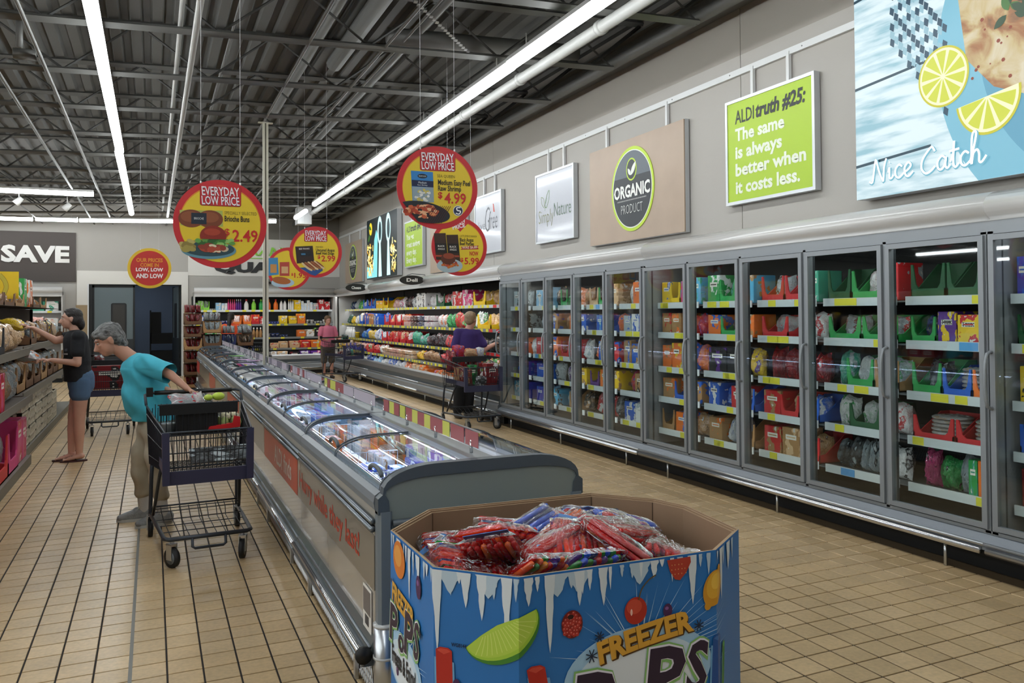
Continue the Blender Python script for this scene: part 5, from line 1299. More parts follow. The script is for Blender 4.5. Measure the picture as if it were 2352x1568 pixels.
    lines(t, r, [('OUR PRICES', -.60, .60, .30, .50, '#e0922c', .03), ('COME IN', -.42, .42, .06, .25, '#e0922c', .03), ('LOW, LOW', -.62, .62, -.20, .02, '#f0e6e2', .04), ('AND LOW', -.62, .62, -.50, -.27, '#f0e6e2', .04)])
    # sensor on the wall
    t = thing('wall_camera', 'small dark camera on the wall above the dairy cooler', 'camera', (2.9, WY-.08, 2.50)); MB().box(-.03, .03, 0, .07, -.06, .09, m_dgrey).tube([(0, 0, 0), (.07, -.05, -.03)], .025, 8, m_black).build('camera_body', t)
signs()

# ---------------------------------------------------------------- cardboard bin of freezer pops
def bin_():
    PTS = [(.745, 2.70), (.750, 2.255), (.937, 2.066), (1.600, 2.040), (1.822, 2.20), (1.866, 2.55), (1.822, 2.70), (1.645, 2.90), (.955, 2.925)]
    cx = sum(p[0] for p in PTS)/9; cy = sum(p[1] for p in PTS)/9; H = .86
    t = thing('cardboard_dump_bin', 'blue printed cardboard dump bin heaped with bags of freezer pops in the foreground', 'bin', (0, 0, 0))
    kraft = M('kraft cardboard', '#8d7258', .8, var=.06); edge = M('corrugated edge', '#a48a6c', .85); blue = M('bin print blue', '#236fb4', .45, var=.06, vscale=3)
    def inset(d):
        out = []; n = len(PTS)
        for i in range(n):
            a, b, c = (Vector(PTS[i-1]), Vector(PTS[i]), Vector(PTS[(i+1) % n])); u = (b-a).normalized(); v = (c-b).normalized()
            n1 = Vector((-u.y, u.x)); n2 = Vector((-v.y, v.x)); bis = (n1+n2); k = d/max(.2, bis.dot(n1)); out.append((b.x+bis.x*k, b.y+bis.y*k))
        return out
    O = PTS; n = len(O)
    def shell(d0, d1, z0, z1, mo, mi_, me_):
        a, b = inset(d0), inset(d1); m = MB()
        vs = [(x, y, z0) for x, y in a] + [(x, y, z1) for x, y in a] + [(x, y, z0) for x, y in b] + [(x, y, z1) for x, y in b]
        m.add(vs, [(i, (i+1) % n, n+(i+1) % n, n+i) for i in range(n)], mo); m.add(vs, [(2*n+(i+1) % n, 2*n+i, 3*n+i, 3*n+(i+1) % n) for i in range(n)], mi_); m.add(vs, [(n+i, n+(i+1) % n, 3*n+(i+1) % n, 3*n+i) for i in range(n)], me_); return m
    shell(0, .006, 0, H, blue, kraft, edge).build('outer_sleeve', t)
    shell(.0065, .013, .02, H-.004, kraft, kraft, edge).build('inner_liner', t)
    shell(.0135, .020, .02, H-.010, kraft, kraft, edge).build('liner_panel', t)
    MB().prism([p for p in inset(.02)], 'z', .60, .62, kraft).build('bin_floor', t)
    for (a, b) in ((8, 7), (7, 6), (6, 5)):   # back fold creases, their shade drawn as dark strips
        x, y = inset(.0203)[a]; MB().box(x-.002, x+.002, y-.002, y+.001, .5, H-.012, M('fold shadow line', '#5d4936', .9)).build('fold_crease_shade', t)
    # art wrapped round the visible faces
    PP = [Vector(p) for p in PTS[:6]]; cum = [0]
    for a, b in zip(PP, PP[1:]): cum.append(cum[-1] + (b-a).length)
    def wrap(m, name, par=t, **k):
        bm = bmesh.new(); me0 = m.mesh('art'); bm.from_mesh(me0)
        for c in cum[1:-1]:
            bmesh.ops.bisect_plane(bm, geom=bm.verts[:]+bm.edges[:]+bm.faces[:], plane_co=(c, 0, 0), plane_no=(1, 0, 0))
        for v in bm.verts:
            s_, off, z = v.co.x, -v.co.y, v.co.z
            i = 0
            while i < len(cum)-2 and s_ > cum[i+1]+1e-5: i += 1
            a, b = PP[i], PP[i+1]; e = (b-a).normalized(); p = a + e*(s_-cum[i]); nn = Vector((e.y, -e.x))
            # at folds use the mean normal so that both halves stay joined
            for j, c in enumerate(cum[1:-1]):
                if abs(s_-c) < 2e-5:
                    e2 = (PP[j+2]-PP[j+1]).normalized(); e1 = (PP[j+1]-PP[j]).normalized(); nn = (Vector((e1.y, -e1.x))+Vector((e2.y, -e2.x))).normalized()*1.02
            v.co = Vector((p.x+nn.x*off, p.y+nn.y*off, z))
        bm.to_mesh(me0); bm.free(); return ob(name, me0, par, **k)
    ic = ink('#d4dde2', .4); ic2 = ink('#b4c8d6', .4)
    r7 = random.Random(11)
    def grid_poly(m, pts, y, mat):   # fan free polygons are fine: facets split later
        m.poly(pts, y, mat, .0001)
    # white bursts
    for (cxx, czz, rr_, st, nm, na) in ((1.10, .55, .42, 0, 'burst', 46), (.16, .48, .30, 3, 'burst', 26)):
        m = MB()
        for i in range(na):
            a = r7.uniform(-10, 190) if nm else 0; L = rr_*r7.uniform(.5, 1.0); w_ = r7.uniform(1.5, 4)
            p = [(cxx+.05*math.cos(R(a-w_)), czz+.05*math.sin(R(a-w_))), (cxx+L*math.cos(R(a)), czz+L*.62*math.sin(R(a))), (cxx+.05*math.cos(R(a+w_)), czz+.05*math.sin(R(a+w_)))]
            p = [(max(.002, x), min(z, .852)) for x, z in p]
            grid_poly(m, p, -.0012-.00002*i, ink(r7.choice(['#a9cbe4', '#c4dbea', '#8dbbdf']), .45))
        m.poly(circ(cxx, czz-.02, rr_*.60, rr_*.33, 40), -.0024, ink('#9fc6e3', .45), .0001); m.poly(circ(cxx, czz-.03, rr_*.52, rr_*.27, 40), -.0027, ink('#c9dcea', .45), .0001); m.poly(circ(cxx, czz-.04, rr_*.43, rr_*.21, 40), -.0030, ink('#dbe3ea', .45), .0001)
        o = m.mesh('x'); 
        for q_ in range(len(m.v)): m.v[q_].x = min(max(m.v[q_].x, .003), cum[-1]-.003)
        wrap(m, 'starburst_print')
    # icicles
    m = MB(); s_ = .02; spec = {.458: .24, .676: .18, .805: .22, .978: .11, 1.286: .15, .60: .13, .90: .10, .74: .08, .10: .12, .22: .16, .31: .10, 1.15: .05, 1.42: .16, 1.50: .09, .55: .10}
    def icicle(s0, L, w_):
        pts = []; k = 7
        for i in range(k+1): u = i/k; pts.append((s0 - w_*(1-u)**.7*r7.uniform(.75, 1.1), .855 - L*u))
        for i in range(k, -1, -1): u = i/k; pts.append((s0 + w_*(1-u)**.7*r7.uniform(.75, 1.1), .855 - L*u))
        return pts
    for k_, L in spec.items(): m.poly(icicle(k_, L, .017), -.0034, ic, .0001)
    for i in range(46):
        s_ = .02+i*.034+r7.uniform(-.008, .008); m.poly(icicle(min(s_, 1.70), r7.uniform(.02, .075), r7.uniform(.006, .013)), -.0032, r7.choice([ic, ic2]), .0001)
    for k_ in (.50, .62, .83, .90, 1.10): m.poly(icicle(k_, .065, .04), -.0031, ic2, .0001)
    wrap(m, 'icicle_print', kind='stuff')
    # lime wedge
    m = MB(); a = Vector((.548, .642)); b = Vector((.765, .766)); d = b-a; L = d.length; ang = math.degrees(math.atan2(d.y, d.x))
    def half(rx, rz, off=0):
        P = [(-rx, 0)] + [(-rx*math.cos(PI*i/18), -rz*math.sin(PI*i/18)) for i in range(1, 18)] + [(rx, 0)]
        P += [(rx*.5, .012), (0, .018), (-rx*.5, .012)]
        c_, s__ = math.cos(R(ang)), math.sin(R(ang)); mid = (a+b)/2
        return [(mid.x + x*c_ - z*s__, mid.y + x*s__ + z*c_) for x, z in P]
    m.poly(half(L/2, .088), -.0038, ink('#3f7f2c'), .0001); m.poly(half(L/2*.98, .074), -.0041, ink('#a3c93f'), .0001); m.poly(half(L/2*.94, .064), -.0044, ink('#b3d04c'), .0001)
    mid = (a+b)/2
    for i in range(14):
        u = -L*.42 + i*L*.065; c_, s__ = math.cos(R(ang)), math.sin(R(ang)); q0 = (u*.55, .006); q1 = (u, -.055*math.sqrt(max(0, 1-(2*u/L)**2)))
        p0 = (mid.x+q0[0]*c_-q0[1]*s__, mid.y+q0[0]*s__+q0[1]*c_); p1 = (mid.x+q1[0]*c_-q1[1]*s__, mid.y+q1[0]*s__+q1[1]*c_)
        stroke(m, [p0, ((p0[0]+p1[0])/2+.001, (p0[1]+p1[1])/2), p1], .0022, -.0047, ink('#cfe07a'), n=2)
    wrap(m, 'lime_print')
    # raspberry
    m = MB(); m.poly(circ(.875, .706, .034, .040, 24), -.0038, ink('#6d1512'), .0001)
    for i in range(34):
        a_ = i*2.4; q_ = .030*math.sqrt((i+.5)/34); m.poly(circ(.875+q_*math.cos(a_), .704+q_*1.15*math.sin(a_), .0062, None, 10), -.0041-.00001*i, ink('#b5332a' if i % 2 else '#a02822'), .0001); m.poly(circ(.874+q_*math.cos(a_), .706+q_*1.15*math.sin(a_), .002, None, 6), -.0046, ink('#e0897c'), .0001)
    m.poly(circ(.870, .728, .010, .007, 12), -.0048, ink('#2a0808'), .0001); wrap(m, 'raspberry_print')
    # cherry, strawberry, lemon, grapes, orange
    m = MB(); m.poly(circ(1.085, .715, .038, .040, 30), -.0038, ink('#b02a1c'), .0001); m.poly(circ(1.080, .727, .026, .022, 20), -.0041, ink('#c94a34'), .0001); m.poly(circ(1.070, .712, .004, .010, 10), -.0044, ink('#f0c0b0'), .0001); stroke(m, [(1.095, .745), (1.105, .775), (1.13, .80), (1.155, .812)], .004, -.0047, ink('#5d4a22')); wrap(m, 'cherry_print')
    m = MB(); m.poly([(1.195, .850), (1.205, .815), (1.222, .790), (1.24, .785), (1.262, .805), (1.280, .835), (1.278, .852)], -.0038, ink('#b03a2a'), .0001)
    for i in range(14): m.poly(circ(1.21+.012*(i % 5)+r7.uniform(0, .004), .805+.014*(i//5), .0012, .002, 6), -.0041, ink('#e8c07a'), .0001)
    wrap(m, 'strawberry_print')
    m = MB(); m.poly(circ(1.366, .745, .040, .058, 30, 0, 360, -22), -.0038, ink('#cf9226'), .0001); m.poly(circ(1.392, .797, .012, .016, 14), -.0037, ink('#cf9226'), .0001); m.poly(circ(1.340, .692, .012, .012, 14), -.0037, ink('#cf9226'), .0001); m.poly(circ(1.368, .755, .030, .044, 26, 0, 360, -22), -.0041, ink('#dea936'), .0001); m.poly(circ(1.372, .766, .018, .026, 20, 0, 360, -22), -.0044, ink('#e8bb4a'), .0001); wrap(m, 'lemon_print')
    m = MB()
    for (a_, b_, rx, rz) in ((1.195, .700, .016, .021), (.317, .762, .024, .036), (.09, .42, .012, .016), (.52, .52, .014, .03)): m.poly(circ(a_, b_, rx, rz, 24), -.0048, ink('#45204f'), .0001); m.poly(circ(a_-rx*.2, b_+rz*.35, rx*.4, rz*.25, 12), -.0051, ink('#8a5a96'), .0001)
    wrap(m, 'grape_print')
    m = MB(); m.poly(circ(.11, .79, .065, .060, 30), -.0038, ink('#d2772a'), .0001); m.poly(circ(.10, .80, .04, .035, 24), -.0041, ink('#e09a48'), .0001); wrap(m, 'orange_print')
    # ice pop tubes
    def pop(s0, z1, w_, c, c2, tilt=0, nm='ice_pop_print', z0=.36):
        m = MB(); dx = tilt*(z1-z0)
        m.poly([(s0-w_*1.25+dx*.8, z1-.03), (s0+w_*1.2+dx*.8, z1-.04), (s0+w_*1.3, z0), (s0-w_*1.3, z0)], -.0036, ink('#6fa6cf'), .0001)
        m.poly([(s0-w_-0+dx, z1-.008), (s0-w_*.5+dx, z1), (s0+w_*.5+dx, z1), (s0+w_+dx, z1-.008), (s0+w_, z0), (s0-w_, z0)], -.0040, ink(c), .0001); m.poly([(s0-w_*.85+dx, z1-.010), (s0-w_*.4+dx, z1-.004), (s0+w_*.4+dx, z1-.004), (s0+w_*.85+dx, z1-.010), (s0+dx, z1-.02)], -.0043, ink(c2), .0001)
        wrap(m, nm)
    pop(.485, .634, .026, '#b5271c', '#cf4a38', -.02); pop(.805, .607, .028, '#b5271c', '#cf4a38', -.18); pop(1.366, .600, .020, '#1d4f93', '#3c70b0', .05); pop(1.415, .560, .012, '#1f7a2f', '#47a355', .10); pop(.40, .50, .012, '#5a2a6a', '#7a4a8a', .05)
    # lettering
    def words(txt, x0, x1, z0, z1, c, dk, bold, rot=0, arch_=0, shear=0, nm='lettering', ol=.004):
        m = MB()
        for dx, dz in ((ol, -ol), (ol*.5, -ol*.5)): put_text(m, txt, x0+dx, x1+dx, z0+dz, z1+dz, -.0052, ink(dk), bold+.03, shear, rot, 0, arch_)
        put_text(m, txt, x0, x1, z0, z1, -.0057, ink(c), bold, shear, rot, 0, arch_); return wrap(m, nm)
    words('FREEZER', .955, 1.285, .600, .668, '#d9a23a', '#5d3d1c', .045, 9, .006)
    # POPS: purple letters with a green outline
    def pops(x0, x1, z0, z1, rot, sc):
        xs = [0, .30, .52, .82, 1.0]; hs = [(0, .86), (-.02, .55), (.08, 1.05), (.22, 1.05)]
        for pas, (c, b_, y) in enumerate((('#84b86a', .12, -.0049), ('#e6e2ee', .075, -.0055), ('#2a1a33', .05, -.0061))):
            m = MB()
            for i, ch in enumerate(('P', 'o', 'P', 'S')):
                a_ = x0+(x1-x0)*xs[i]; bb = x0+(x1-x0)*(xs[i+1]-.02); h0 = z0+(z1-z0)*hs[i][0]; h1 = z0+(z1-z0)*hs[i][1]; gx = (.012, .006, 0)[pas]*sc
                put_text(m, ch, a_-gx, bb+gx*.4, h0-gx*(1.6 if pas == 0 else 1), h1+gx, y, ink(c), b_*.55, .12, rot)
            wrap(m, 'lettering' if pas == 2 else 'letter_outline')
    pops(.88, 1.345, .395, .585, 0, 1.0)
    words('FREEZER', .035, .272, .625, .690, '#d9a23a', '#8a7a5a', .03, -6, 0, 0, 'lettering', .003)
    pops(-.0+.01, .33, .50, .645, 0, .7)
    words('Freeze & Enjoy!', .03, .285, .43, .49, '#24242c', '#24242c', .0, 0, 0, 0, 'lettering', .0)
    words('WG8144', .504, .552, .641, .652, '#1a2a4a', '#1a2a4a', .0, 0, 0, 0, 'lettering', .0)
    m = MB()
    for (a_, b_, r_) in ((.962, .658, .016), (.936, .606, .020), (1.305, .640, .018), (.335, .625, .012), (.03, .70, .008)):
        for i in range(4): an = R(22+45*i); stroke(m, [(a_-r_*math.cos(an), b_-r_*math.sin(an)), (a_+r_*math.cos(an), b_+r_*math.sin(an))], .0035, -.0060-.0001*i, ink('#16243c'), n=2)
    wrap(m, 'sparkle_print')
    # packs of freezer pops
    film = glass_mat('clear crinkled film', (0.98, 0.97, 0.98), .04, 1.5, 2.0); nt = film.node_tree
    redfilm = glass_mat('red crinkled film', (0.95, 0.20, 0.24), .04, 1.5, 2.0)
    for f_ in (film, redfilm):
        nt = f_.node_tree; tc = nt.nodes.new('ShaderNodeTexCoord'); n_ = nt.nodes.new('ShaderNodeTexNoise'); n_.inputs['Scale'].default_value = 30; n_.inputs['Detail'].default_value = 4; n_.inputs['Distortion'].default_value = 2.0
        bp = nt.nodes.new('ShaderNodeBump'); bp.inputs['Strength'].default_value = 1.0; bp.inputs['Distance'].default_value = .05
        mp_ = nt.nodes.new('ShaderNodeMapping'); mp_.inputs[3].default_value = (1, .45, 1); nt.links.new(tc.outputs['Object'], mp_.inputs[0]); nt.links.new(mp_.outputs[0], n_.inputs['Vector']); nt.links.new(n_.outputs['Fac'], bp.inputs['Height'])
        for nd in nt.nodes:
            if nd.type == 'BSDF_GLOSSY': nt.links.new(bp.outputs[0], nd.inputs['Normal'])
    TC = dict(r='#b3100f', o='#e0560c', g='#0f7a2c', b='#1450c8', p='#3c1c70', y='#e08c0c', B='#12265c', m='#8d1030')
    def pj(c): return M('pop juice '+c, TC[c], .15, coat=.5)
    def tube_mesh():
        m = MB(); m.tube([(0, -.135, 0), (0, -.125, 0), (0, .125, 0), (0, .135, 0)], [.003, .0115, .0115, .003], 7); return m.mesh('pop_tube')
    TM = tube_mesh()
    def film_mesh(seed):
        rr = random.Random(seed); m = MB(); nx, ny = 14, 10; vs = []; fs = []
        for sg in (1, -1):
            o_ = len(vs)
            for j in range(ny+1):
                for i in range(nx+1):
                    u = i/nx*2-1; v = j/ny*2-1; e = max(0, (1-abs(u)**4))*max(0, (1-abs(v)**5)); z = sg*.034*e**.5 + (rr.uniform(-.004, .004)+.003*math.sin(u*17+v*3))*(e > 0)
                    vs.append((u*.118, v*.158, z + .002*sg))
            for j in range(ny):
                for i in range(nx):
                    q = (o_+j*(nx+1)+i, o_+j*(nx+1)+i+1, o_+(j+1)*(nx+1)+i+1, o_+(j+1)*(nx+1)+i); fs.append(q if sg > 0 else q[::-1])
        m.add(vs, fs, None, True); return m.mesh('film')
    FM = [film_mesh(i) for i in range(4)]
    r8 = random.Random(21)
    def pack(x, y, z, rx, ry, rz, cols, red, where, tagc=False):
        ex = abs(.118*math.cos(rz)) + abs(.158*math.sin(rz)) + .045; ey = abs(.118*math.sin(rz)) + abs(.158*math.cos(rz)) + .045
        x = min(max(x, .745+ex), 1.850-ex); y = min(max(y, 2.05+ey), 2.90-ey)
        for (lx, ly, sgn) in ((.84, 2.16, 1), (1.75, 2.11, -1)):
            if sgn > 0:
                dd = ((x-.84)*.7+(y-2.16)*.71) - .15
                if dd < 0: x -= dd*.7; y -= dd*.7
            else:
                dd = (-(x-1.75)*.6+(y-2.11)*.8) - .16
                if dd < 0: x += dd*.6; y -= dd*.8
        z += .018
        lay = [cols[(i*7//5) % len(cols)] for i in range(9)]
        t = thing('freezer_pop_pack', '%s bag of freezer pops %s' % ('red film' if red else 'clear film', where), 'freezer pops', (x, y, z), 0, 'freezer pop bags in the blue bin', (rx*1.5+r8.uniform(-.12, .12), ry*1.5+r8.uniform(-.12, .12), rz), (.88, .88, .95))
        for i, c in enumerate(lay):
            for lv in ((0, 1) if z > .7 else (1,)): ob('pop_tube', TM, t, ((i-4)*.0235 + lv*.006, r8.uniform(-.006, .006), -.011+lv*.022+r8.uniform(-.003, .003)), (r8.uniform(-.05, .05), 0, r8.uniform(-.06, .06)), mat=pj(c if lv else cols[(i+1) % len(cols)]))
        ob('film', FM[r8.randrange(4)], t, mat=redfilm if red else film)
        if tagc:
            MB().box(-.085, .085, .135, .163, .022, .024, ink('#3f78b8')).build('header_label', t); 
            m = MB(); [m.box(.03+i*.006, .033+i*.006, .139, .157, .0241, .0248, ink('#111111')) for i in range(7)]; m.box(.026, .075, .137, .160, .024, .0243, ink('#e8e8e8')); m.build('barcode', t, kind='stuff')
    SP = [ # x, y, z, tilt x, tilt y, turn, colours, red film, place, label
     (.93, 2.62, .735, .10, -.25, .5, 'rmrr', 0, 'at the left back corner of the bin', 1), (.90, 2.36, .735, .05, .15, -.25, 'rrBm', 1, 'at the left front corner of the bin', 0),
     (1.05, 2.50, .775, .35, .10, 2.6, 'rror', 0, 'with white header label, left of centre', 1), (1.18, 2.72, .765, .15, -.2, 1.1, 'rBrr', 0, 'by the back wall, left of centre', 0),
     (1.14, 2.36, .745, -.30, .05, .1, 'rogyrp', 0, 'showing red, green and orange tips at the front left', 0), (1.27, 2.31, .745, -.35, .08, .15, 'pgbgBr', 0, 'showing green and blue tips at the front centre', 0),
     (1.28, 2.60, .80, .1, .25, -1.0, 'bBbB', 0, 'with blue tubes on top at the centre', 0), (1.36, 2.50, .805, .12, .22, -1.05, 'ooro', 0, 'with orange tubes beside the blue ones', 0),
     (1.44, 2.32, .80, .28, .28, .75, 'rrror', 0, 'large red and orange, lying on top right of centre', 0), (1.40, 2.74, .785, .1, 0, .8, 'rrmr', 0, 'by the back wall at the centre', 0),
     (1.55, 2.70, .78, .15, -.1, 1.3, 'rbrB', 0, 'by the back wall, right of centre', 0), (1.63, 2.52, .785, .2, .15, .95, 'rrBm', 0, 'with dark blue and red tubes at the right', 0),
     (1.71, 2.62, .79, .2, .2, 1.2, 'bbBr', 0, 'with bright blue tubes at the right back', 1), (1.61, 2.30, .755, -.1, .2, -.6, 'rrpr', 1, 'at the right front behind the barcode bag', 0),
     (1.53, 2.18, .735, -.15, .0, 1.45, 'bBbr', 0, 'with a barcode label at the front edge', 1), (1.30, 2.17, .715, -.15, .05, 1.5, 'rbBr', 0, 'at the front edge, centre', 0),
     (1.05, 2.20, .715, -.1, -.1, 1.2, 'rmBr', 0, 'at the front edge, left of centre', 0), (1.72, 2.38, .725, 0, .25, .2, 'rmrr', 1, 'low at the right edge of the bin', 0),
     (1.22, 2.48, .79, -.1, .1, 1.8, 'rrrm', 0, 'bright red, at the centre left on top', 0), (1.50, 2.53, .80, .1, -.1, .4, 'rpro', 0, 'pale crinkled, at the centre right', 0),
     (1.00, 2.76, .745, .1, -.1, 1.5, 'prBr', 0, 'dark, in the back left corner', 0), (1.10, 2.62, .80, -.2, .2, .3, 'oror', 1, 'red, on top between the left back bags', 0), (1.48, 2.42, .825, .2, -.1, 1.9, 'rrrm', 0, 'small, on the very top at the centre right', 0), (1.33, 2.42, .80, .1, .2, -.4, 'ryor', 1, 'red, in the middle of the heap', 1), (1.66, 2.22, .745, 0, .1, .9, 'rmrr', 1, 'in the right front corner of the bin', 0), (1.18, 2.22, .73, .25, 0, -.5, 'rBrr', 0, 'tilted against the front wall, left', 1), (.88, 2.50, .75, .2, -.2, 1.4, 'rgorb', 1, 'against the left wall of the bin', 0)]
    for a in SP: pack(*a)
    k = 0
    for i in range(4):
        for j in range(3):
            k += 1; pack(.92+i*.25+.03*(j % 2), 2.28+j*.22, .655+.008*((i+j) % 3), r8.uniform(-.1, .1), r8.uniform(-.1, .1), r8.uniform(0, 3), r8.choice(['rmBr', 'BpBr', 'rrmr', 'obrp']), r8.random() < .6, 'low, %s from front, %s from left' % (ORD[j], ORD[i]))
bin_()
# ---------------------------------------------------------------- shopping carts
def cart_meshes():
    c = {}
    mw = M('cart black wire', '#2b2e33', .4, metal=.4); mfr = M('cart frame charcoal', '#363b42', .35, metal=.4); mpl = M('cart indigo plastic', '#2b2c47', .45); mhd = M('cart handle black', '#111214', .4)
    # local axes: x across, -y is the front of the cart, z up. length 1.0
    f0, f1 = -.26, .26; b0, b1 = -.33, .33; yf, yb = -.46, .44; zt_f, zt_b, zb_f, zb_b = .86, .955, .60, .53
    def X(side, y): u = (y-yf)/(yb-yf); return side*(abs(f1) + (b1-abs(f1))*u)
    def ZT(y): u = (y-yf)/(yb-yf); return zt_f + (zt_b-zt_f)*u
    def ZB(y): u = (y-yf)/(yb-yf); return zb_f + (zb_b-zb_f)*u
    m = MB(); r = .0028
    for i in range(19):                                   # front wires, tapering inwards at the bottom
        x = -.25 + .5*i/18; m.tube([(x, yf, zt_f), (x*.93, yf+.05, zb_f), (x*1.05, yb-.02, zb_b)], r, 4, mw)
    for s_ in (-1, 1):
        for i in range(24):
            y = yf + (yb-yf)*(i+.5)/24; m.tube([(X(s_, y), y, ZT(y)), (X(s_, y)*.94, y+(.03 if i < 6 else 0), ZB(y))], r, 4, mw)
        for u in (.15, .5, .85):
            m.tube([(X(s_, yf)*(1-.06*(1-u)), yf+.05*(1-u), zb_f+(zt_f-zb_f)*u), (X(s_, yb)*(1-.06*(1-u)), yb, zb_b+(zt_b-zb_b)*u)], r*1.3, 4, mw)
    for u in (.12, .48, .80, .92): m.tube([(-.25, yf+.05*(1-u), zb_f+(zt_f-zb_f)*u), (.25, yf+.05*(1-u), zb_f+(zt_f-zb_f)*u)], r*1.3, 4, mw)
    for i in range(9): y = yf+.05 + (yb-yf-.07)*i/8; m.tube([(-X(1, y)*.94, y, ZB(y)), (X(1, y)*.94, y, ZB(y))], r*1.3, 4, mw)
    for i in range(17): x = -.29+.58*i/16; m.tube([(x, yb, zb_b), (x, yb-.06, zt_b-.02)], r, 4, mw)
    m.tube([(-.33, yb-.02, ZT(yb)), (-.262, yf, zt_f), (.262, yf, zt_f), (.33, yb-.02, ZT(yb))], .0065, 8, mfr)
    c['basket'] = m.mesh('basket')
    m = MB()                                              # plastic bumper: bottom band and corner posts
    m.prism([(-.262, zb_f-.075), (.262, zb_f-.075), (.27, zb_f+.01), (-.27, zb_f+.01)], 'y', yf+.02, yf+.045, mpl)
    for s_ in (-1, 1):
        m.prism([(s_*.232, zb_f-.07), (s_*.275, zb_f-.07), (s_*.278, zt_f), (s_*.235, zt_f)][::s_], 'y', yf-.006, yf+.04, mpl)
        a, b_ = sorted((s_*.262, s_*.274)); m.box(a, b_, yf, yb-.04, .60, .665, mpl)
    c['bumper'] = m.mesh('bumper')
    m = MB()                                              # seat: flap, panel
    m.box(-.26, .26, .12, .135, .905, .975, mhd); m.box(-.27, .27, .14, .40, .755, .765, mhd)
    for i in range(15): x = -.25+.5*i/14; m.tube([(x, .13, .905), (x, .145, .76)], r, 4, mw)
    for i in range(15): x = -.27+.54*i/14; m.tube([(x, .40, .96), (x, .385, .76)], r, 4, mw)
    m.tube([(-.27, .13, .978), (.27, .13, .978)], .005, 6, mw); m.tube([(-.275, .13, .76), (-.275, .40, .76)], .005, 6, mw); m.tube([(.275, .13, .76), (.275, .40, .76)], .005, 6, mw)
    c['child_seat'] = m.mesh('child_seat')
    m = MB(); m.tube([(-.33, .42, .955), (-.335, .50, 1.02), (-.30, .525, 1.03), (.30, .525, 1.03), (.335, .50, 1.02), (.33, .42, .955)], .010, 8, mfr); m.tube([(-.27, .525, 1.03), (.27, .525, 1.03)], .0165, 10, mhd); m.box(-.325, -.28, .50, .55, 1.005, 1.07, mhd)
    c['handle'] = m.mesh('handle')
    m = MB()
    for s_ in (-1, 1):
        m.tube([(s_*.29, .40, .56), (s_*.295, .43, .42), (s_*.30, .46, .16), (s_*.30, .45, .13)], .014, 8, mfr)
        m.tube([(s_*.255, .0, .56), (s_*.262, .06, .50), (s_*.28, .20, .30), (s_*.29, .30, .19)], .012, 8, mfr)
    m.tube([(-.30, .46, .16), (-.285, .1, .175), (-.262, -.42, .19), (-.235, -.455, .19), (.235, -.455, .19), (.262, -.42, .19), (.285, .1, .175), (.30, .46, .16)], .014, 8, mfr)
    m.tube([(-.10, -.46, .185), (-.10, -.475, .135), (-.085, -.478, .125), (.085, -.478, .125), (.10, -.475, .135), (.10, -.46, .185)], .009, 8, mfr)
    for i in range(9): x = -.22+.44*i/8; m.tube([(x, -.45, .19), (x*1.05, .10, .18), (x*1.1, .20, .225), (x*1.1, .27, .24)], .003, 4, mw)
    for y, z in ((-.25, .188), (-.05, .183), (.12, .186), (.20, .225), (.235, .24), (.27, .25)): m.tube([(-.28, y, z), (.28, y, z)], .0032, 4, mw)
    m.tube([(-.3, .27, .25), (.3, .27, .25)], .006, 6, mfr)
    c['base_frame'] = m.mesh('base_frame')
    m = MB(); m.tube([(-.015, 0, .063), (.015, 0, .063)], .063, 20, M('wheel rubber', '#17181a', .55)); m.tube([(-.016, 0, .063), (.016, 0, .063)], .042, 16, M('wheel hub grey', '#6a6f73', .4)); m.tube([(-.018, 0, .063), (.018, 0, .063)], .014, 10, m_black); c['wheel'] = m.mesh('wheel')
    m = MB(); m.prism([(-.025, .05), (.025, .05), (.03, .15), (-.02, .15)], 'x', -.024, -.018, m_alu); m.prism([(-.025, .05), (.025, .05), (.03, .15), (-.02, .15)], 'x', .018, .024, m_alu); m.box(-.024, .024, -.022, .03, .145, .152, m_alu); m.tube([(0, .0, .15), (0, .0, .175)], .012, 8, m_alu); c['caster_fork'] = m.mesh('caster_fork')
    return c
CM_ = cart_meshes()
def cart(loc, rz, label, turns=(0.3, -0.3, 0, 0), s=1.0):
    t = thing('shopping_cart', label, 'shopping cart', loc, rz, 'shopping carts', None, (s, s, s))
    for k in ('basket', 'bumper', 'child_seat', 'handle', 'base_frame'): ob(k, CM_[k], t)
    for (x, y), a in zip(((-.215, -.40), (.215, -.40), (-.30, .46), (.30, .46)), turns):
        f = ob('caster', CM_['caster_fork'], t, (x, y, 0), (0, 0, a)); ob('wheel', CM_['wheel'], f)
    return t
cart((.31, 5.99, 0), 0.05, 'black wire shopping cart with indigo bumpers beside the turquoise shirt, foreground left', (.55, -.35, 0, 0))
cart((4.16, 10.70, 0), -.03, 'laden shopping cart in front of the purple shirt shopper', (.2, .5, 0, 0))
cart((-.53, 12.5, 0), 0.03, 'shopping cart standing behind the shopper in black, red contents', (0, .1, 0, 0))
cart((4.22, 19.45, 0), 0.35, 'far shopping cart held by the pink shirt shopper', (.1, .3, 0, 0))
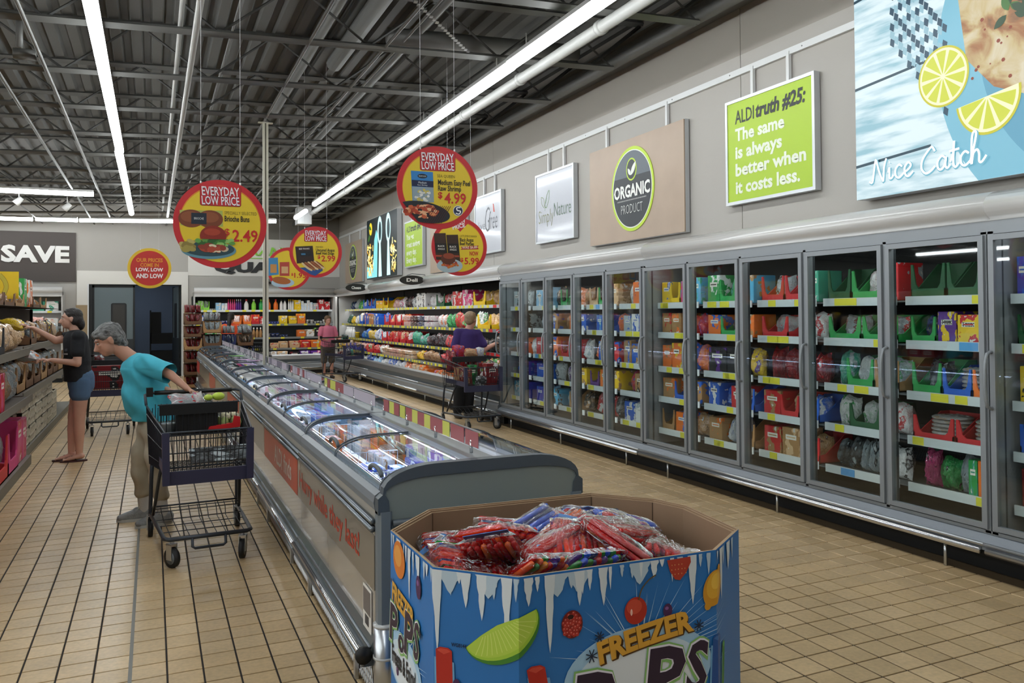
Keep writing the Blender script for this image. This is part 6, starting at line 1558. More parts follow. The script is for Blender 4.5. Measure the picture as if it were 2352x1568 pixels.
def near_cart_load():
    rr = random.Random(4)
    def P(x, y, z): return (.32+x, 5.99+y, z)
    m = MB(); m.box(-.15, .13, -.10, .10, 0, .14, M('black crate', '#0d0e10', .5)); [m.box(-.15+i*.04, -.14+i*.04, -.105, -.1, .01, .13, M('black crate rib', '#1b1d20', .4)) for i in range(7)]
    tag(m.build('crate', None, P(-.02, .27, .768)), 'black plastic crate in the seat of the near cart', 'crate')
    tag(MB().lathe([(.05, 0), (.06, .06), (.062, .065), (.05, .07)], 14, M('clear clamshell', '#8f979a', .15)).build('clamshell', None, P(-.21, .27, .768)), 'clear plastic tub at the left of the near cart seat', 'tub')
    m = MB(); r2 = random.Random(2)
    for i in range(24): a = r2.uniform(0, 6.28); q = r2.random()**.5*.055; m.ell((q*math.cos(a), q*math.sin(a), .09+.02*r2.random()), (.02, .02, .018), M('cauliflower cream', '#d8d2b4', .7), 7)
    for i in range(6): a = i*1.05; m.ell((.06*math.cos(a), .06*math.sin(a), .05), (.03, .03, .05), M('cauliflower leaf', '#9db06a', .6), 7)
    tag(m.build('cauliflower', None, P(.19, .26, .765), (0, 0, 0)), 'cauliflower in the seat of the near cart at the right', 'vegetable')
    tag(MB().poly([(-.12, 0), (.10, .02), (.10, .09), (.06, .10), (.05, .05), (-.11, .03)], -.02, M('red net bag', '#c81e24', .4), .04).build('red_bag', None, P(.16, .155, .775)), 'red package leaning at the right of the near cart seat', 'package')
    m = MB(); m.ell((0, 0, .01), (.045, .03, .03), M('apple green', '#b8cf4a', .3), 12); tag(m.build('green_apple', None, P(.12, .25, 1.0)), 'green apple on top of the near cart, right one', 'fruit')
    m = MB(); m.ell((0, 0, .01), (.032, .03, .024), M('apple green', '#b8cf4a', .3), 12); tag(m.build('green_apple', None, P(.05, .24, .995)), 'green apple on top of the near cart, left one', 'fruit')
    tag(ob('food_bag', bag_mesh(1), None, P(-.10, .25, .97), (-1.2, 0, .2), (.20, .05, .15), printed('r', 's', 'bag')), 'clear bag with red fruit lying on top of the near cart', 'bag')
    tag(ob('food_bag', bag_mesh(2), None, P(-.01, .27, .93), (-.4, 0, .2), (.07, .05, .12), printed('m', 'w', 'bag')), 'small pink and clear bag on top of the near cart', 'bag')
    MB_ = MB().box(-.19, .19, -.006, .006, 0, .13, printed('s', 'k', 'bag'))
    tag(MB_.build('leaflet', None, P(.10, -.32, .635), (-.9, 0, .12)), 'crumpled printed leaflets lying in the near cart basket', 'leaflet')
    # second cart load
    def Q(x, y, z): return (4.16+x, 10.70+y, z)
    for i, (k, c1, c2, x, y, z, sz) in enumerate([('G', 'b', 'r', -.12, .27, .97, (.20, .10, .17)), ('G', 'o', 'q', .08, .26, .97, (.22, .10, .12)), ('G', 'b', 'w', .22, .27, .97, (.14, .08, .13)), ('G', 'r', 'R', -.22, .27, .77, (.16, .14, .30)), ('G', 'R', 'r', -.05, .27, .77, (.18, .12, .20)), ('G', 'r', 'k', .10, .26, .77, (.16, .12, .20)),
            ('G', 'n', 'R', -.18, -.20, .60, (.20, .16, .24)), ('X', 'n', 'R', -.15, .02, .59, (.18, .16, .25)), ('X', 'G', 'g', -.02, -.02, .59, (.12, .10, .28)), ('G', 's', 'k', .02, -.28, .61, (.20, .15, .12)), ('X', 'R', 'w', .17, -.25, .60, (.18, .12, .30)), ('J', 'w', 'e', .12, -.08, .59, (.08, .08, .22)), ('J', 'q', 'e', .21, -.05, .59, (.08, .08, .22)), ('X', 'R', 'k', .18, .1, .585, (.16, .18, .30))]):
        product(k, c1, c2, Q(x, y, z), rr.uniform(-.2, .2), sz, 'in the cart of the purple shirt shopper', rr)
    for i, (k, c1, c2, x, y, z, sz) in enumerate([('X', 'R', 'k', 0, -.3, .61, (.44, .06, .32)), ('X', 'R', 'N', 0, .28, .77, (.48, .18, .20)), ('G', 's', 'R', -.16, .28, .95, (.14, .1, .10))]):
        product(k, c1, c2, (-.53+x, 12.5+y, z), 0, sz, 'in the cart behind the black shirt shopper', rr)
    for i, (k, c1, c2, x, y, z, sz) in enumerate([('G', 'w', 'B', .05, -.2, .61, (.18, .14, .20)), ('G', 's', 't', .15, -.05, .60, (.18, .14, .16)), ('G', 't', 'k', .1, .3, .98, (.20, .12, .12)), ('X', 'R', 'w', -.05, 0, .6, (.14, .10, .10))]):
        product(k, c1, c2, (4.22+x, 19.45+y, z), .35, sz, 'in the far cart of the pink shirt shopper', rr)
near_cart_load()

# ---------------------------------------------------------------- people
def solid(shapes, voxel, name, mat, smooth=6, mold=None, push=None):
    """one continuous surface grown from tapered limbs: cap=(a, b, ra, rb), ell=(c, radii, euler), seg list"""
    bm = bmesh.new()
    def cone(a, b, ra, rb, fx=1.0, fdir=None, n=20):
        a = Vector(a); b = Vector(b); d = b-a; L = d.length
        if L < 1e-6: return
        q = d.to_track_quat('Z', 'Y').to_matrix()
        if fdir is not None:      # width direction
            z = d.normalized(); x = Vector(fdir); x = (x - z*x.dot(z)).normalized(); y = z.cross(x); q = Matrix((x, y, z)).transposed()
        rings = []
        st = [(-1, 0), (-.8, .6), (-.4, .917), (0, 1)]
        prof = [(-ra*.999, .02)] + [(-ra*math.cos(R(t)), ra*math.sin(R(t))) for t in (25, 50, 72, 90)] + [(L+rb*math.sin(R(t)), rb*math.cos(R(t))) for t in (0, 18, 40, 65)] + [(L+rb*.999, .02)]
        for (h, rr_) in prof:
            ring = []
            for k in range(n):
                t = 2*PI*k/n; p = Vector((rr_*math.cos(t)*fx, rr_*math.sin(t), h if 0 <= h <= L else (h if h > L else h))); ring.append(bm.verts.new(a + q @ p))
            rings.append(ring)
        for r0_, r1_ in zip(rings, rings[1:]):
            for k in range(n): bm.faces.new((r0_[k], r0_[(k+1) % n], r1_[(k+1) % n], r1_[k]))
        bm.faces.new(rings[0][::-1]); bm.faces.new(rings[-1])
    for s_ in shapes:
        if s_[0] == 'c': cone(*s_[1:])
        elif s_[0] == 'e':
            c, r, e = Vector(s_[1]), s_[2], s_[3] if len(s_) > 3 else (0, 0, 0)
            from mathutils import Euler
            T = Matrix.Translation(c) @ Euler(e).to_matrix().to_4x4() @ Matrix.Diagonal((r[0], r[1], r[2], 1))
            bmesh.ops.create_uvsphere(bm, u_segments=20, v_segments=12, radius=1, matrix=T)
    me = bpy.data.meshes.new(name); bm.to_mesh(me); bm.free()
    o = bpy.data.objects.new('tmp', me); COL.objects.link(o)
    rm = o.modifiers.new('r', 'REMESH'); rm.mode = 'VOXEL'; rm.voxel_size = voxel; rm.use_smooth_shade = True
    sm = o.modifiers.new('s', 'SMOOTH'); sm.factor = .5; sm.iterations = smooth
    dg = bpy.context.evaluated_depsgraph_get(); ev = o.evaluated_get(dg); out = bpy.data.meshes.new_from_object(ev, depsgraph=dg)
    bpy.data.objects.remove(o); bpy.data.meshes.remove(me)
    out.name = name; out.materials.clear(); out.materials.append(mat)
    if push:
        for v in out.vertices: v.co = push(v.co)
    for p in out.polygons: p.use_smooth = True
    return out
def open_end(me, co, no, rad):
    """cut a sleeve or leg off square at its hem"""
    bm = bmesh.new(); bm.from_mesh(me); co = Vector(co); no = Vector(no).normalized()
    fs = [f for f in bm.faces if (f.calc_center_median()-co).length < rad]; vs = set(v for f in fs for v in f.verts); es = set(e for f in fs for e in f.edges)
    bmesh.ops.bisect_plane(bm, geom=list(vs)+list(es)+fs, plane_co=co, plane_no=no, clear_outer=True)
    bm.to_mesh(me); bm.free(); return me
def skin(name, c): return M(name, c, .5, var=.06, vscale=9, bump=.1, bscale=60)
def cloth(name, c, b=.35): return M(name, c, .85, bump=b, bscale=26, var=.07, vscale=10)
def lerp(a, b, t): return tuple(x+(y-x)*t for x, y in zip(a, b))
def hand(wr, fwd, up, side, s=1.0, curl=.5, thumb=1):
    """palm and five fingers from the wrist; fwd finger direction, up back of the hand, side towards the thumb"""
    w, f, u, d = Vector(wr), Vector(fwd).normalized(), Vector(up).normalized(), Vector(side).normalized()*thumb
    S_ = []; pc = w + f*.045*s
    for k in (-1.5, -.5, .5, 1.5): S_.append(('c', w + f*.01*s + d*k*.009*s, w + f*.082*s + d*k*.0185*s, .014*s, .0115*s))
    for k, L in ((1.5, .068), (.5, .076), (-.5, .071), (-1.5, .056)):
        b = w + f*.085*s + d*k*.0195*s; d1 = (f*math.cos(curl*.5) - u*math.sin(curl*.5)); d2 = (f*math.cos(curl*1.3) - u*math.sin(curl*1.3)); d3 = (f*math.cos(curl*1.9) - u*math.sin(curl*1.9))
        p1 = b + d1*L*.45*s; p2 = p1 + d2*L*.32*s; p3 = p2 + d3*L*.23*s
        S_ += [('c', b, p1, .0095*s, .0086*s), ('c', p1, p2, .0086*s, .0078*s), ('c', p2, p3, .0078*s, .0068*s)]
    t0 = w + f*.025*s + d*.026*s; t1 = t0 + (f*.6+d*.7-u*.25).normalized()*.036*s; t2 = t1 + (f*.85+d*.3-u*.45).normalized()*.03*s
    S_ += [('c', t0, t1, .0125*s, .0105*s), ('c', t1, t2, .0105*s, .0082*s)]
    return [tuple([q[0]] + [tuple(x) if isinstance(x, Vector) else x for x in q[1:]]) for q in S_]
def head(c, fwd, up, s=1.0):
    """head shapes around centre c; fwd faces forward"""
    c, f, u = Vector(c), Vector(fwd).normalized(), Vector(up).normalized(); u = (u - f*u.dot(f)).normalized(); r = f.cross(u)
    def P(a, b, h): return tuple(c + f*a*s + r*b*s + u*h*s)
    def rot():
        return Matrix((r, f, u)).transposed().to_euler()
    e = tuple(rot())
    S_ = [('e', P(-.012, 0, .025), (.074*s, .094*s, .088*s), e), ('e', P(.025, 0, -.035), (.058*s, .066*s, .075*s), e), ('e', P(.055, 0, -.080), (.032*s, .028*s, .026*s), e),
          ('c', P(.086, 0, .012), P(.112, 0, -.030), .009*s, .0135*s), ('e', P(.103, 0, -.034), (.017*s, .012*s, .010*s), e),
          ('e', P(.078, 0, -.060), (.024*s, .018*s, .009*s), e), ('e', P(.076, 0, -.072), (.021*s, .016*s, .008*s), e),
          ('e', P(.070, .030, -.012), (.018*s, .018*s, .016*s), e), ('e', P(.070, -.030, -.012), (.018*s, .018*s, .016*s), e), ('e', P(.074, 0, .030), (.05*s, .020*s, .012*s), e)]
    for b in (-1, 1): S_ += [('e', P(-.005, b*.077, -.008), (.010*s, .020*s, .032*s), e), ('e', P(-.010, b*.083, .008), (.008*s, .016*s, .016*s), e)]
    return S_, P, e
def eyes(par, P, e, s=1.0):
    m = MB(); w = M('eye white', '#b3a69b', .3); k = M('eye dark', '#1c130e', .2)
    for b in (-1, 1):
        m.ell(P(.079, b*.031, .006), (.0105*s, .0105*s, .0085*s), w, 10); m.ell(P(.0862, b*.032, .005), (.0052*s, .0052*s, .0052*s), k, 8)
    return m.build('eyes', par)
def brows(par, P, mat, s=1.0):
    m = MB()
    for b in (-1, 1): m.tube([P(.090, b*.014, .030), P(.089, b*.03, .032), P(.078, b*.047, .024)], .0028*s, 5, mat)
    m.tube([P(.094, -.016, -.066), P(.0985, 0, -.065), P(.094, .016, -.066)], .0028*s, 5, M('lips', '#8a4f46', .5))
    return m.build('brows_and_lips', par) if False else m.build('face_lines', par)
def lady():
    t = thing('person', 'grey-haired person in turquoise shirt and khaki trousers leaning forward at the near cart', 'person', (0, 0, 0))
    sk = skin('skin light', '#c08f78')
    hd = Vector((-.305, 6.86, 1.415)); fw = (-.88, -.16, -.42); up = (-.42, 0, .9)
    HS, P, e = head(hd, fw, up, 1.0)
    hipL, hipR = (.02, 6.80, .86), (.03, 6.95, .86)     # nearer and farther side
    kn1, an1 = (-.085, 6.93, .47), (-.055, 6.97, .09); kn2, an2 = (.03, 6.74, .47), (.075, 6.76, .09)
    sh1, sh2 = (-.055, 6.73, 1.235), (-.11, 7.01, 1.215); ches = (-.10, 6.87, 1.12)
    el = (.125, 6.58, 1.155); wr = (.235, 6.50, 1.055)
    B = HS + [('c', tuple(hd + Vector((.05, .01, -.05))), (-.105, 6.87, 1.235), .052, .058), ('c', (-.08, 6.87, 1.17), (.0, 6.87, .92), .115, .12, 1.15, (0, 1, 0)),
         ('c', sh1, sh2, .05, .05), ('c', hipL, kn2, .085, .055), ('c', hipR, kn1, .085, .055), ('c', kn1, an1, .050, .034), ('c', kn2, an2, .050, .034),
         ('c', sh1, el, .044, .034), ('c', el, wr, .034, .023), ('c', sh2, (-.08, 7.07, 1.0), .042, .036), ('c', (-.08, 7.07, 1.0), (.10, 6.78, 1.03), .034, .024)]
    B += hand(wr, (.75, -.05, -.45), (.45, .1, .75), (-.1, -1, .1), .95, .75) + hand((.10, 6.78, 1.03), (.8, -.5, -.2), (.2, .1, .9), (0, 1, 0), .95, .6)
    
    ob('body', solid(B, .0062, 'body', sk, 5), t)
    eyes(t, P, e); brows(t, P, M('brow grey', '#6d6a66', .8))
    # shirt
    tq = cloth('turquoise knit', '#45b1c6', .12)
    def fold(v):
        k = .011*math.sin(30*(v.z + .9*v.x)+4*v.y) * (1 if v.z < 1.2 else .5) + .004*math.sin(61*v.x+20*v.z+9*v.y); return v + Vector((-k*.6, -k, 0))
    SH = [('c', (-.095, 6.87, 1.185), (-.05, 6.87, 1.06), .130, .150, 1.22, (0, 1, 0)), ('c', (-.05, 6.87, 1.06), (.01, 6.87, .84), .155, .165, 1.15, (0, 1, 0)), ('c', (-.09, 6.87, 1.05), (-.075, 6.87, .93), .125, .14, 1.1, (0, 1, 0)),
          ('c', (sh1[0], sh1[1]+.01, sh1[2]), (.06, 6.625, 1.185), .080, .078), ('c', (.06, 6.625, 1.185), (.17, 6.55, 1.135), .078, .080), ('c', (sh2[0], sh2[1]-.02, sh2[2]), (-.09, 7.055, 1.06), .078, .072), ('c', sh1, sh2, .075, .075), ('c', (.02, 6.87, .84), (.03, 6.87, .80), .165, .162, 1.12, (0, 1, 0))]
    sme = solid(SH, .009, 'shirt', tq, 5, push=lambda v: (lambda q: Vector((q.x, q.y, max(q.z, .795))))(fold(v)))
    open_end(sme, (.112, 6.59, 1.162), Vector(el)-Vector(sh1), .25); ob('shirt', sme, t)
    kh = cloth('khaki cotton', '#a79e8a', .15)
    def fold2(v): k = .008*math.sin(34*v.z+12*v.x); return v + Vector((k, k*.5, 0))
    TR = [('c', (.03, 6.87, .86), (.03, 6.87, .74), .145, .13, 1.15, (0, 1, 0)), ('c', hipL, kn2, .105, .078), ('c', hipR, kn1, .105, .078), ('c', kn1, lerp(kn1, an1, .62), .074, .064), ('c', kn2, lerp(kn2, an2, .62), .074, .064)]
    ob('trousers', solid(TR, .009, 'trousers', kh, 5, push=fold2), t)
    sock = M('white socks', '#c4c2bc', .9, bump=.3, bscale=80)
    for kn, an in ((kn1, an1), (kn2, an2)): ob('sock', solid([('c', lerp(kn, an, .60), (an[0], an[1], .07), .046, .042)], .007, 'sock', sock, 3), t)
    # shoes
    for an, yw in ((an1, -.05), (an2, .22)):
        x, y = an[0], an[1]; d = Vector((-math.cos(yw), -math.sin(yw), 0)); n_ = Vector((-d.y, d.x, 0))
        sh = M('grey mesh trainer', '#8d9090', .7, bump=.4, bscale=90, var=.12, vscale=30)
        A = Vector((x, y, 0))
        s_ = ob('shoe', solid([('c', tuple(A - d*.035 + Vector((0, 0, .06))), tuple(A + d*.05 + Vector((0, 0, .065))), .043, .042), ('c', tuple(A - d*.04 + Vector((0, 0, .035))), tuple(A + d*.17 + Vector((0, 0, .030))), .034, .026, 1.35, tuple(n_)), ('c', tuple(A + d*.06 + Vector((0, 0, .055))), tuple(A + d*.15 + Vector((0, 0, .036))), .038, .028, 1.15, tuple(n_))], .006, 'shoe', sh, 4, push=lambda v: Vector((v.x, v.y, max(v.z, .012)))), t)
        m = MB(); L = []
        for i in range(24):
            a = 2*PI*i/24; p = A + d*(.065 + .135*math.cos(a)) + n_*(.046*math.sin(a)*(1 if math.cos(a) > -.3 else .85)); L.append((p.x, p.y))
        m.prism(L, 'z', 0.0, .022, M('trainer sole pale', '#b9bbb8', .7)); m.build('sole', s_)
        m = MB()
        for i in range(4):
            c_ = A + d*(.045+.026*i) + Vector((0, 0, .104-.012*i)); m.tube([tuple(c_ - n_*.03 - Vector((0, 0, .018))), tuple(c_), tuple(c_ + n_*.03 - Vector((0, 0, .018)))], .0035, 5, M('lace', '#cfd0ce', .8))
        m.tube([tuple(A + d*.03 + Vector((0, 0, .11))), tuple(A + d*.02 + n_*.03 + Vector((0, 0, .13))), tuple(A + d*.05 + n_*.045 + Vector((0, 0, .09)))], .002, 5, M('lace', '#cfd0ce', .8)); m.build('laces', s_)
    # hair: short grey, fuller at the back
    hm = bpy.data.materials.new('grey hair'); hm.use_nodes = True; MATS['grey hair'] = hm; nt = hm.node_tree; b = nt.nodes['Principled BSDF']; b.inputs['Roughness'].default_value = .55
    tc = nt.nodes.new('ShaderNodeTexCoord'); n_ = nt.nodes.new('ShaderNodeTexNoise'); mp = nt.nodes.new('ShaderNodeMapping'); mp.inputs[3].default_value = (14, 60, 30); mp.inputs[2].default_value = (0, .5, 0); n_.inputs['Scale'].default_value = 1.4; n_.inputs['Detail'].default_value = 5; n_.inputs['Distortion'].default_value = .6
    cr = nt.nodes.new('ShaderNodeValToRGB'); cr.color_ramp.elements[0].color = lin('#2b2b2b'); cr.color_ramp.elements[0].position = .3; cr.color_ramp.elements[1].color = lin('#8f908e'); cr.color_ramp.elements[1].position = .72
    bp = nt.nodes.new('ShaderNodeBump'); bp.inputs['Strength'].default_value = .8; bp.inputs['Distance'].default_value = .01
    for a_, b_ in ((tc.outputs['Object'], mp.inputs[0]), (mp.outputs[0], n_.inputs['Vector']), (n_.outputs['Fac'], cr.inputs[0]), (cr.outputs[0], b.inputs['Base Color']), (n_.outputs['Fac'], bp.inputs['Height']), (bp.outputs[0], b.inputs['Normal'])): nt.links.new(a_, b_)
    H = [('e', P(-.022, 0, .050), (.088, .100, .083), e), ('e', P(-.055, 0, .0), (.080, .066, .085), e), ('e', P(.050, 0, .080), (.060, .042, .028), e), ('e', P(-.075, 0, -.055), (.055, .040, .05), e), ('e', P(-.035, .06, .02), (.028, .05, .05), e), ('e', P(-.035, -.06, .02), (.028, .05, .05), e), ('e', P(.065, -.035, .062), (.028, .022, .020), e), ('e', P(.04, -.062, .045), (.018, .022, .028), e), ('e', P(.065, .035, .062), (.028, .022, .020), e), ('e', P(.04, .062, .045), (.018, .022, .028), e)]
    def ruf(v): k = .004*math.sin(v.x*150+v.z*90)*math.cos(v.y*120+v.z*60); return v + Vector((k, k*.5, k))
    ob('hair', solid(H, .006, 'hair', hm, 3, push=ruf), t)
    MB().tube([(-.175, 6.80, 1.215), (-.165, 6.87, 1.14), (-.17, 6.95, 1.21)], .009, 6, M('navy undershirt edge', '#22304a', .8)).build('undershirt', t)
lady()
def darkhair(name, c): 
    return M(name, c, .45, bump=.6, bscale=70, var=.25, vscale=40)
def woman_black():
    t = thing('person', 'dark-haired person in black shirt, denim shorts and flip-flops reaching to the bread shelf', 'person', (0, 0, 0))
    sk = skin('skin warm', '#c99c88'); Y = 10.12
    hd = Vector((-.82, Y, 1.57)); HS, P, e = head(hd, (-1, -.05, -.02), (0, 0, 1), 1.0)
    sh1, sh2 = (-.74, Y-.16, 1.375), (-.80, Y+.16, 1.375)
    hp1, hp2 = (-.72, Y-.07, .88), (-.72, Y+.08, .88); k1, a1 = (-.735, Y-.06, .48), (-.735, Y-.04, .08); k2, a2 = (-.80, Y+.08, .48), (-.82, Y+.06, .08)
    e1, w1 = (-.745, Y-.20, 1.09), (-.985, Y-.22, 1.13)       # near arm holding the pack
    e2, w2 = (-.98, Y+.13, 1.33), (-1.19, Y+.08, 1.47)        # far arm reaching up
    B = HS + [('c', (-.80, Y, 1.50), (-.775, Y, 1.40), .052, .058), ('c', (-.77, Y, 1.33), (-.74, Y, .98), .11, .12, 1.2, (0, 1, 0)), ('c', sh1, sh2, .05, .05),
      ('c', hp1, k1, .095, .062), ('c', hp2, k2, .095, .062), ('c', k1, lerp(k1, a1, .35), .057, .058), ('c', lerp(k1, a1, .35), a1, .056, .034), ('c', k2, lerp(k2, a2, .35), .057, .058), ('c', lerp(k2, a2, .35), a2, .056, .034),
      ('c', sh1, e1, .048, .042), ('c', e1, w1, .040, .025), ('c', sh2, e2, .048, .042), ('c', e2, w2, .040, .025)]
    B += hand(w1, (-1, -.1, .1), (0, .2, 1), (0, 1, 0), 1, .5, -1) + hand(w2, (-.8, -.1, .35), (.3, 0, 1), (0, -1, 0), 1, .5)
    for a in (a1, a2): B += [('c', (a[0]+.02, a[1], .06), (a[0]-.10, a[1]-.01, .035), .034, .022, 1.3, (0, 1, 0))] + [('c', (a[0]-.11, a[1]+k, .030), (a[0]-.15, a[1]+k*1.3, .027), .010, .008) for k in (-.026, -.012, .002, .016, .030)]
    ob('body', solid(B, .0075, 'body', sk, 4), t); eyes(t, P, e); brows(t, P, M('brow dark', '#2a1c16', .8))
    bk = cloth('black cotton', '#15171c', .4)
    SH = [('c', (-.775, Y, 1.33), (-.755, Y, 1.10), .128, .135, 1.25, (0, 1, 0)), ('c', (-.77, Y, 1.10), (-.745, Y, .90), .135, .145, 1.2, (0, 1, 0)), ('c', (sh1[0], sh1[1]+.02, sh1[2]), lerp(sh1, e1, .58), .072, .072), ('c', (sh2[0], sh2[1]-.02, sh2[2]), lerp(sh2, e2, .80), .070, .072), ('c', sh1, sh2, .068, .068)]
    sme = solid(SH, .010, 'shirt', bk, 5, push=lambda v: Vector((v.x, v.y, max(v.z, .885))))
    open_end(sme, lerp(sh2, e2, .60), Vector(e2)-Vector(sh2), .16); ob('shirt', sme, t)
    m = MB(); put_text(m, 'BE KIND', -.04, .04, .0, .018, -.002, ink('#c9c9c9'), .02)
    m.poly([(-.005, .035), (.035, .04), (.03, .07), (0, .065)], -.002, ink('#3a3f4a'), .001); o = m.build('shirt_print', t, (-.868, Y-.125, 1.18), (0, 0, -.75))
    dn = cloth('blue denim', '#4b6684', .2)
    ob('shorts', solid([('c', (-.725, Y, .92), (-.72, Y, .84), .138, .135, 1.22, (0, 1, 0)), ('c', hp1, lerp(hp1, k1, .34), .108, .104), ('c', hp2, lerp(hp2, k2, .34), .108, .104)], .010, 'shorts', dn, 4), t)
    for a in (a1, a2):
        L = [(a[0]-.055+.135*math.cos(2*PI*i/20), a[1]+.045*math.sin(2*PI*i/20)) for i in range(20)]; f = MB().prism(L, 'z', 0, .018, M('flip flop maroon', '#3c1c1e', .6)).build('flip_flop', t)
        MB().tube([(a[0]-.02, a[1]-.042, .02), (a[0]-.07, a[1]-.02, .062), (a[0]-.125, a[1]+.005, .03), (a[0]-.07, a[1]+.025, .062), (a[0]-.02, a[1]+.042, .02)], .005, 6, M('strap black', '#111111', .6)).build('strap', f)
    hm = darkhair('dark brown hair', '#1c1512')
    ob('hair', solid([('e', P(-.024, 0, .045), (.085, .094, .080), e), ('e', P(-.060, 0, -.01), (.078, .060, .085), e), ('e', P(-.09, 0, -.06), (.06, .045, .07), e), ('e', P(.02, .0, .088), (.062, .05, .026), e), ('e', P(-.03, .06, -.01), (.028, .04, .06), e), ('e', P(-.03, -.06, -.01), (.028, .04, .06), e)], .008, 'hair', hm, 3), t)
    rr = random.Random(3)
    tag(ob('food_bag', bag_mesh(3), None, (-1.10, Y-.22, 1.145), (-1.35, 0, 1.3), (.16, .12, .30), printed('o', 's', 'bag')), 'clear bag of orange-brown rolls held in the near hand of the black shirt shopper', 'bag')
    tag(ob('food_bag', bag_mesh(2), None, (-1.27, Y+.06, 1.47), (-1.2, 0, 1.2), (.14, .12, .26), printed('q', 'y', 'bag')), 'bag of tan buns taken from the shelf by the black shirt shopper', 'bag')
woman_black()
def shopper_purple():
    t = thing('person', 'heavy set person in purple shirt and black trousers facing the open cooler', 'person', (0, 0, 0))
    sk = skin('skin pink', '#c28f7c'); x, Y = 4.22, 11.62
    x = 4.40; hd = Vector((x+.10, Y, 1.50)); HS, P, e = head(hd, (.75, .6, 0), (0, 0, 1), 1.05)
    sh1, sh2 = (x-.12, Y+.0, 1.30), (x+.20, Y-.02, 1.28); 
    B = HS + [('c', (x+.09, Y, 1.42), (x+.05, Y, 1.32), .06, .065), ('c', (x+.04, Y, 1.24), (x+.03, Y, .85), .12, .13, 1.3, (1, 0, 0)), ('c', sh1, (x-.20, Y-.02, 1.02), .055, .045), ('c', (x-.20, Y-.02, 1.02), (x-.14, Y-.22, 1.02), .042, .028), ('c', sh2, (x+.29, Y-.06, 1.04), .055, .048), ('c', (x+.29, Y-.06, 1.04), (x+.50, Y-.10, 1.14), .045, .028),
       ('c', (x-.06, Y, .85), (x-.13, Y, .10), .085, .045), ('c', (x+.08, Y, .85), (x+.04, Y, .10), .085, .045)]
    B += hand((x+.50, Y-.10, 1.14), (1, .1, .3), (0, 0, 1), (0, 1, 0), 1, .5) + hand((x-.14, Y-.22, 1.02), (.3, -1, 0), (0, 0, 1), (1, 0, 0), 1, .8)
    ob('body', solid(B, .010, 'body', sk, 3), t); eyes(t, P, e, 1.05)
    pp = cloth('purple jersey', '#33205e', .4)
    ob('shirt', solid([('c', (x+.045, Y, 1.24), (x+.04, Y, 1.02), .135, .155, 1.35, (1, 0, 0)), ('c', (x+.04, Y, 1.02), (x+.03, Y, .84), .16, .165, 1.3, (1, 0, 0)), ('c', (sh1[0]+.02, sh1[1], sh1[2]), (x-.17, Y-.02, 1.10), .075, .075), ('c', (sh2[0]-.02, sh2[1], sh2[2]), (x+.27, Y-.05, 1.12), .075, .075), ('c', sh1, sh2, .074, .074)], .012, 'shirt', pp, 5), t)
    ob('trousers', solid([('c', (x+.03, Y, .86), (x+.03, Y, .76), .15, .145, 1.25, (1, 0, 0)), ('c', (x-.06, Y, .80), (x-.13, Y, .12), .105, .075), ('c', (x+.08, Y, .80), (x+.04, Y, .12), .105, .078)], .012, 'trousers', cloth('black trousers', '#0f1013', .3), 4), t)
    for dx in (-.13, .04): ob('shoe', solid([('c', (x+dx, Y+.04, .045), (x+dx, Y-.13, .035), .05, .035)], .010, 'shoe', M('dark shoe', '#2a2322', .6), 3, push=lambda v: Vector((v.x, v.y, max(v.z, 0)))), t)
    ob('hair', solid([('e', P(-.028, 0, .050), (.092, .098, .085), e), ('e', P(-.060, 0, .0), (.080, .060, .078), e), ('e', P(.02, 0, .09), (.066, .05, .028), e)], .010, 'hair', darkhair('sandy grey hair', '#8a7458'), 3), t)
shopper_purple()
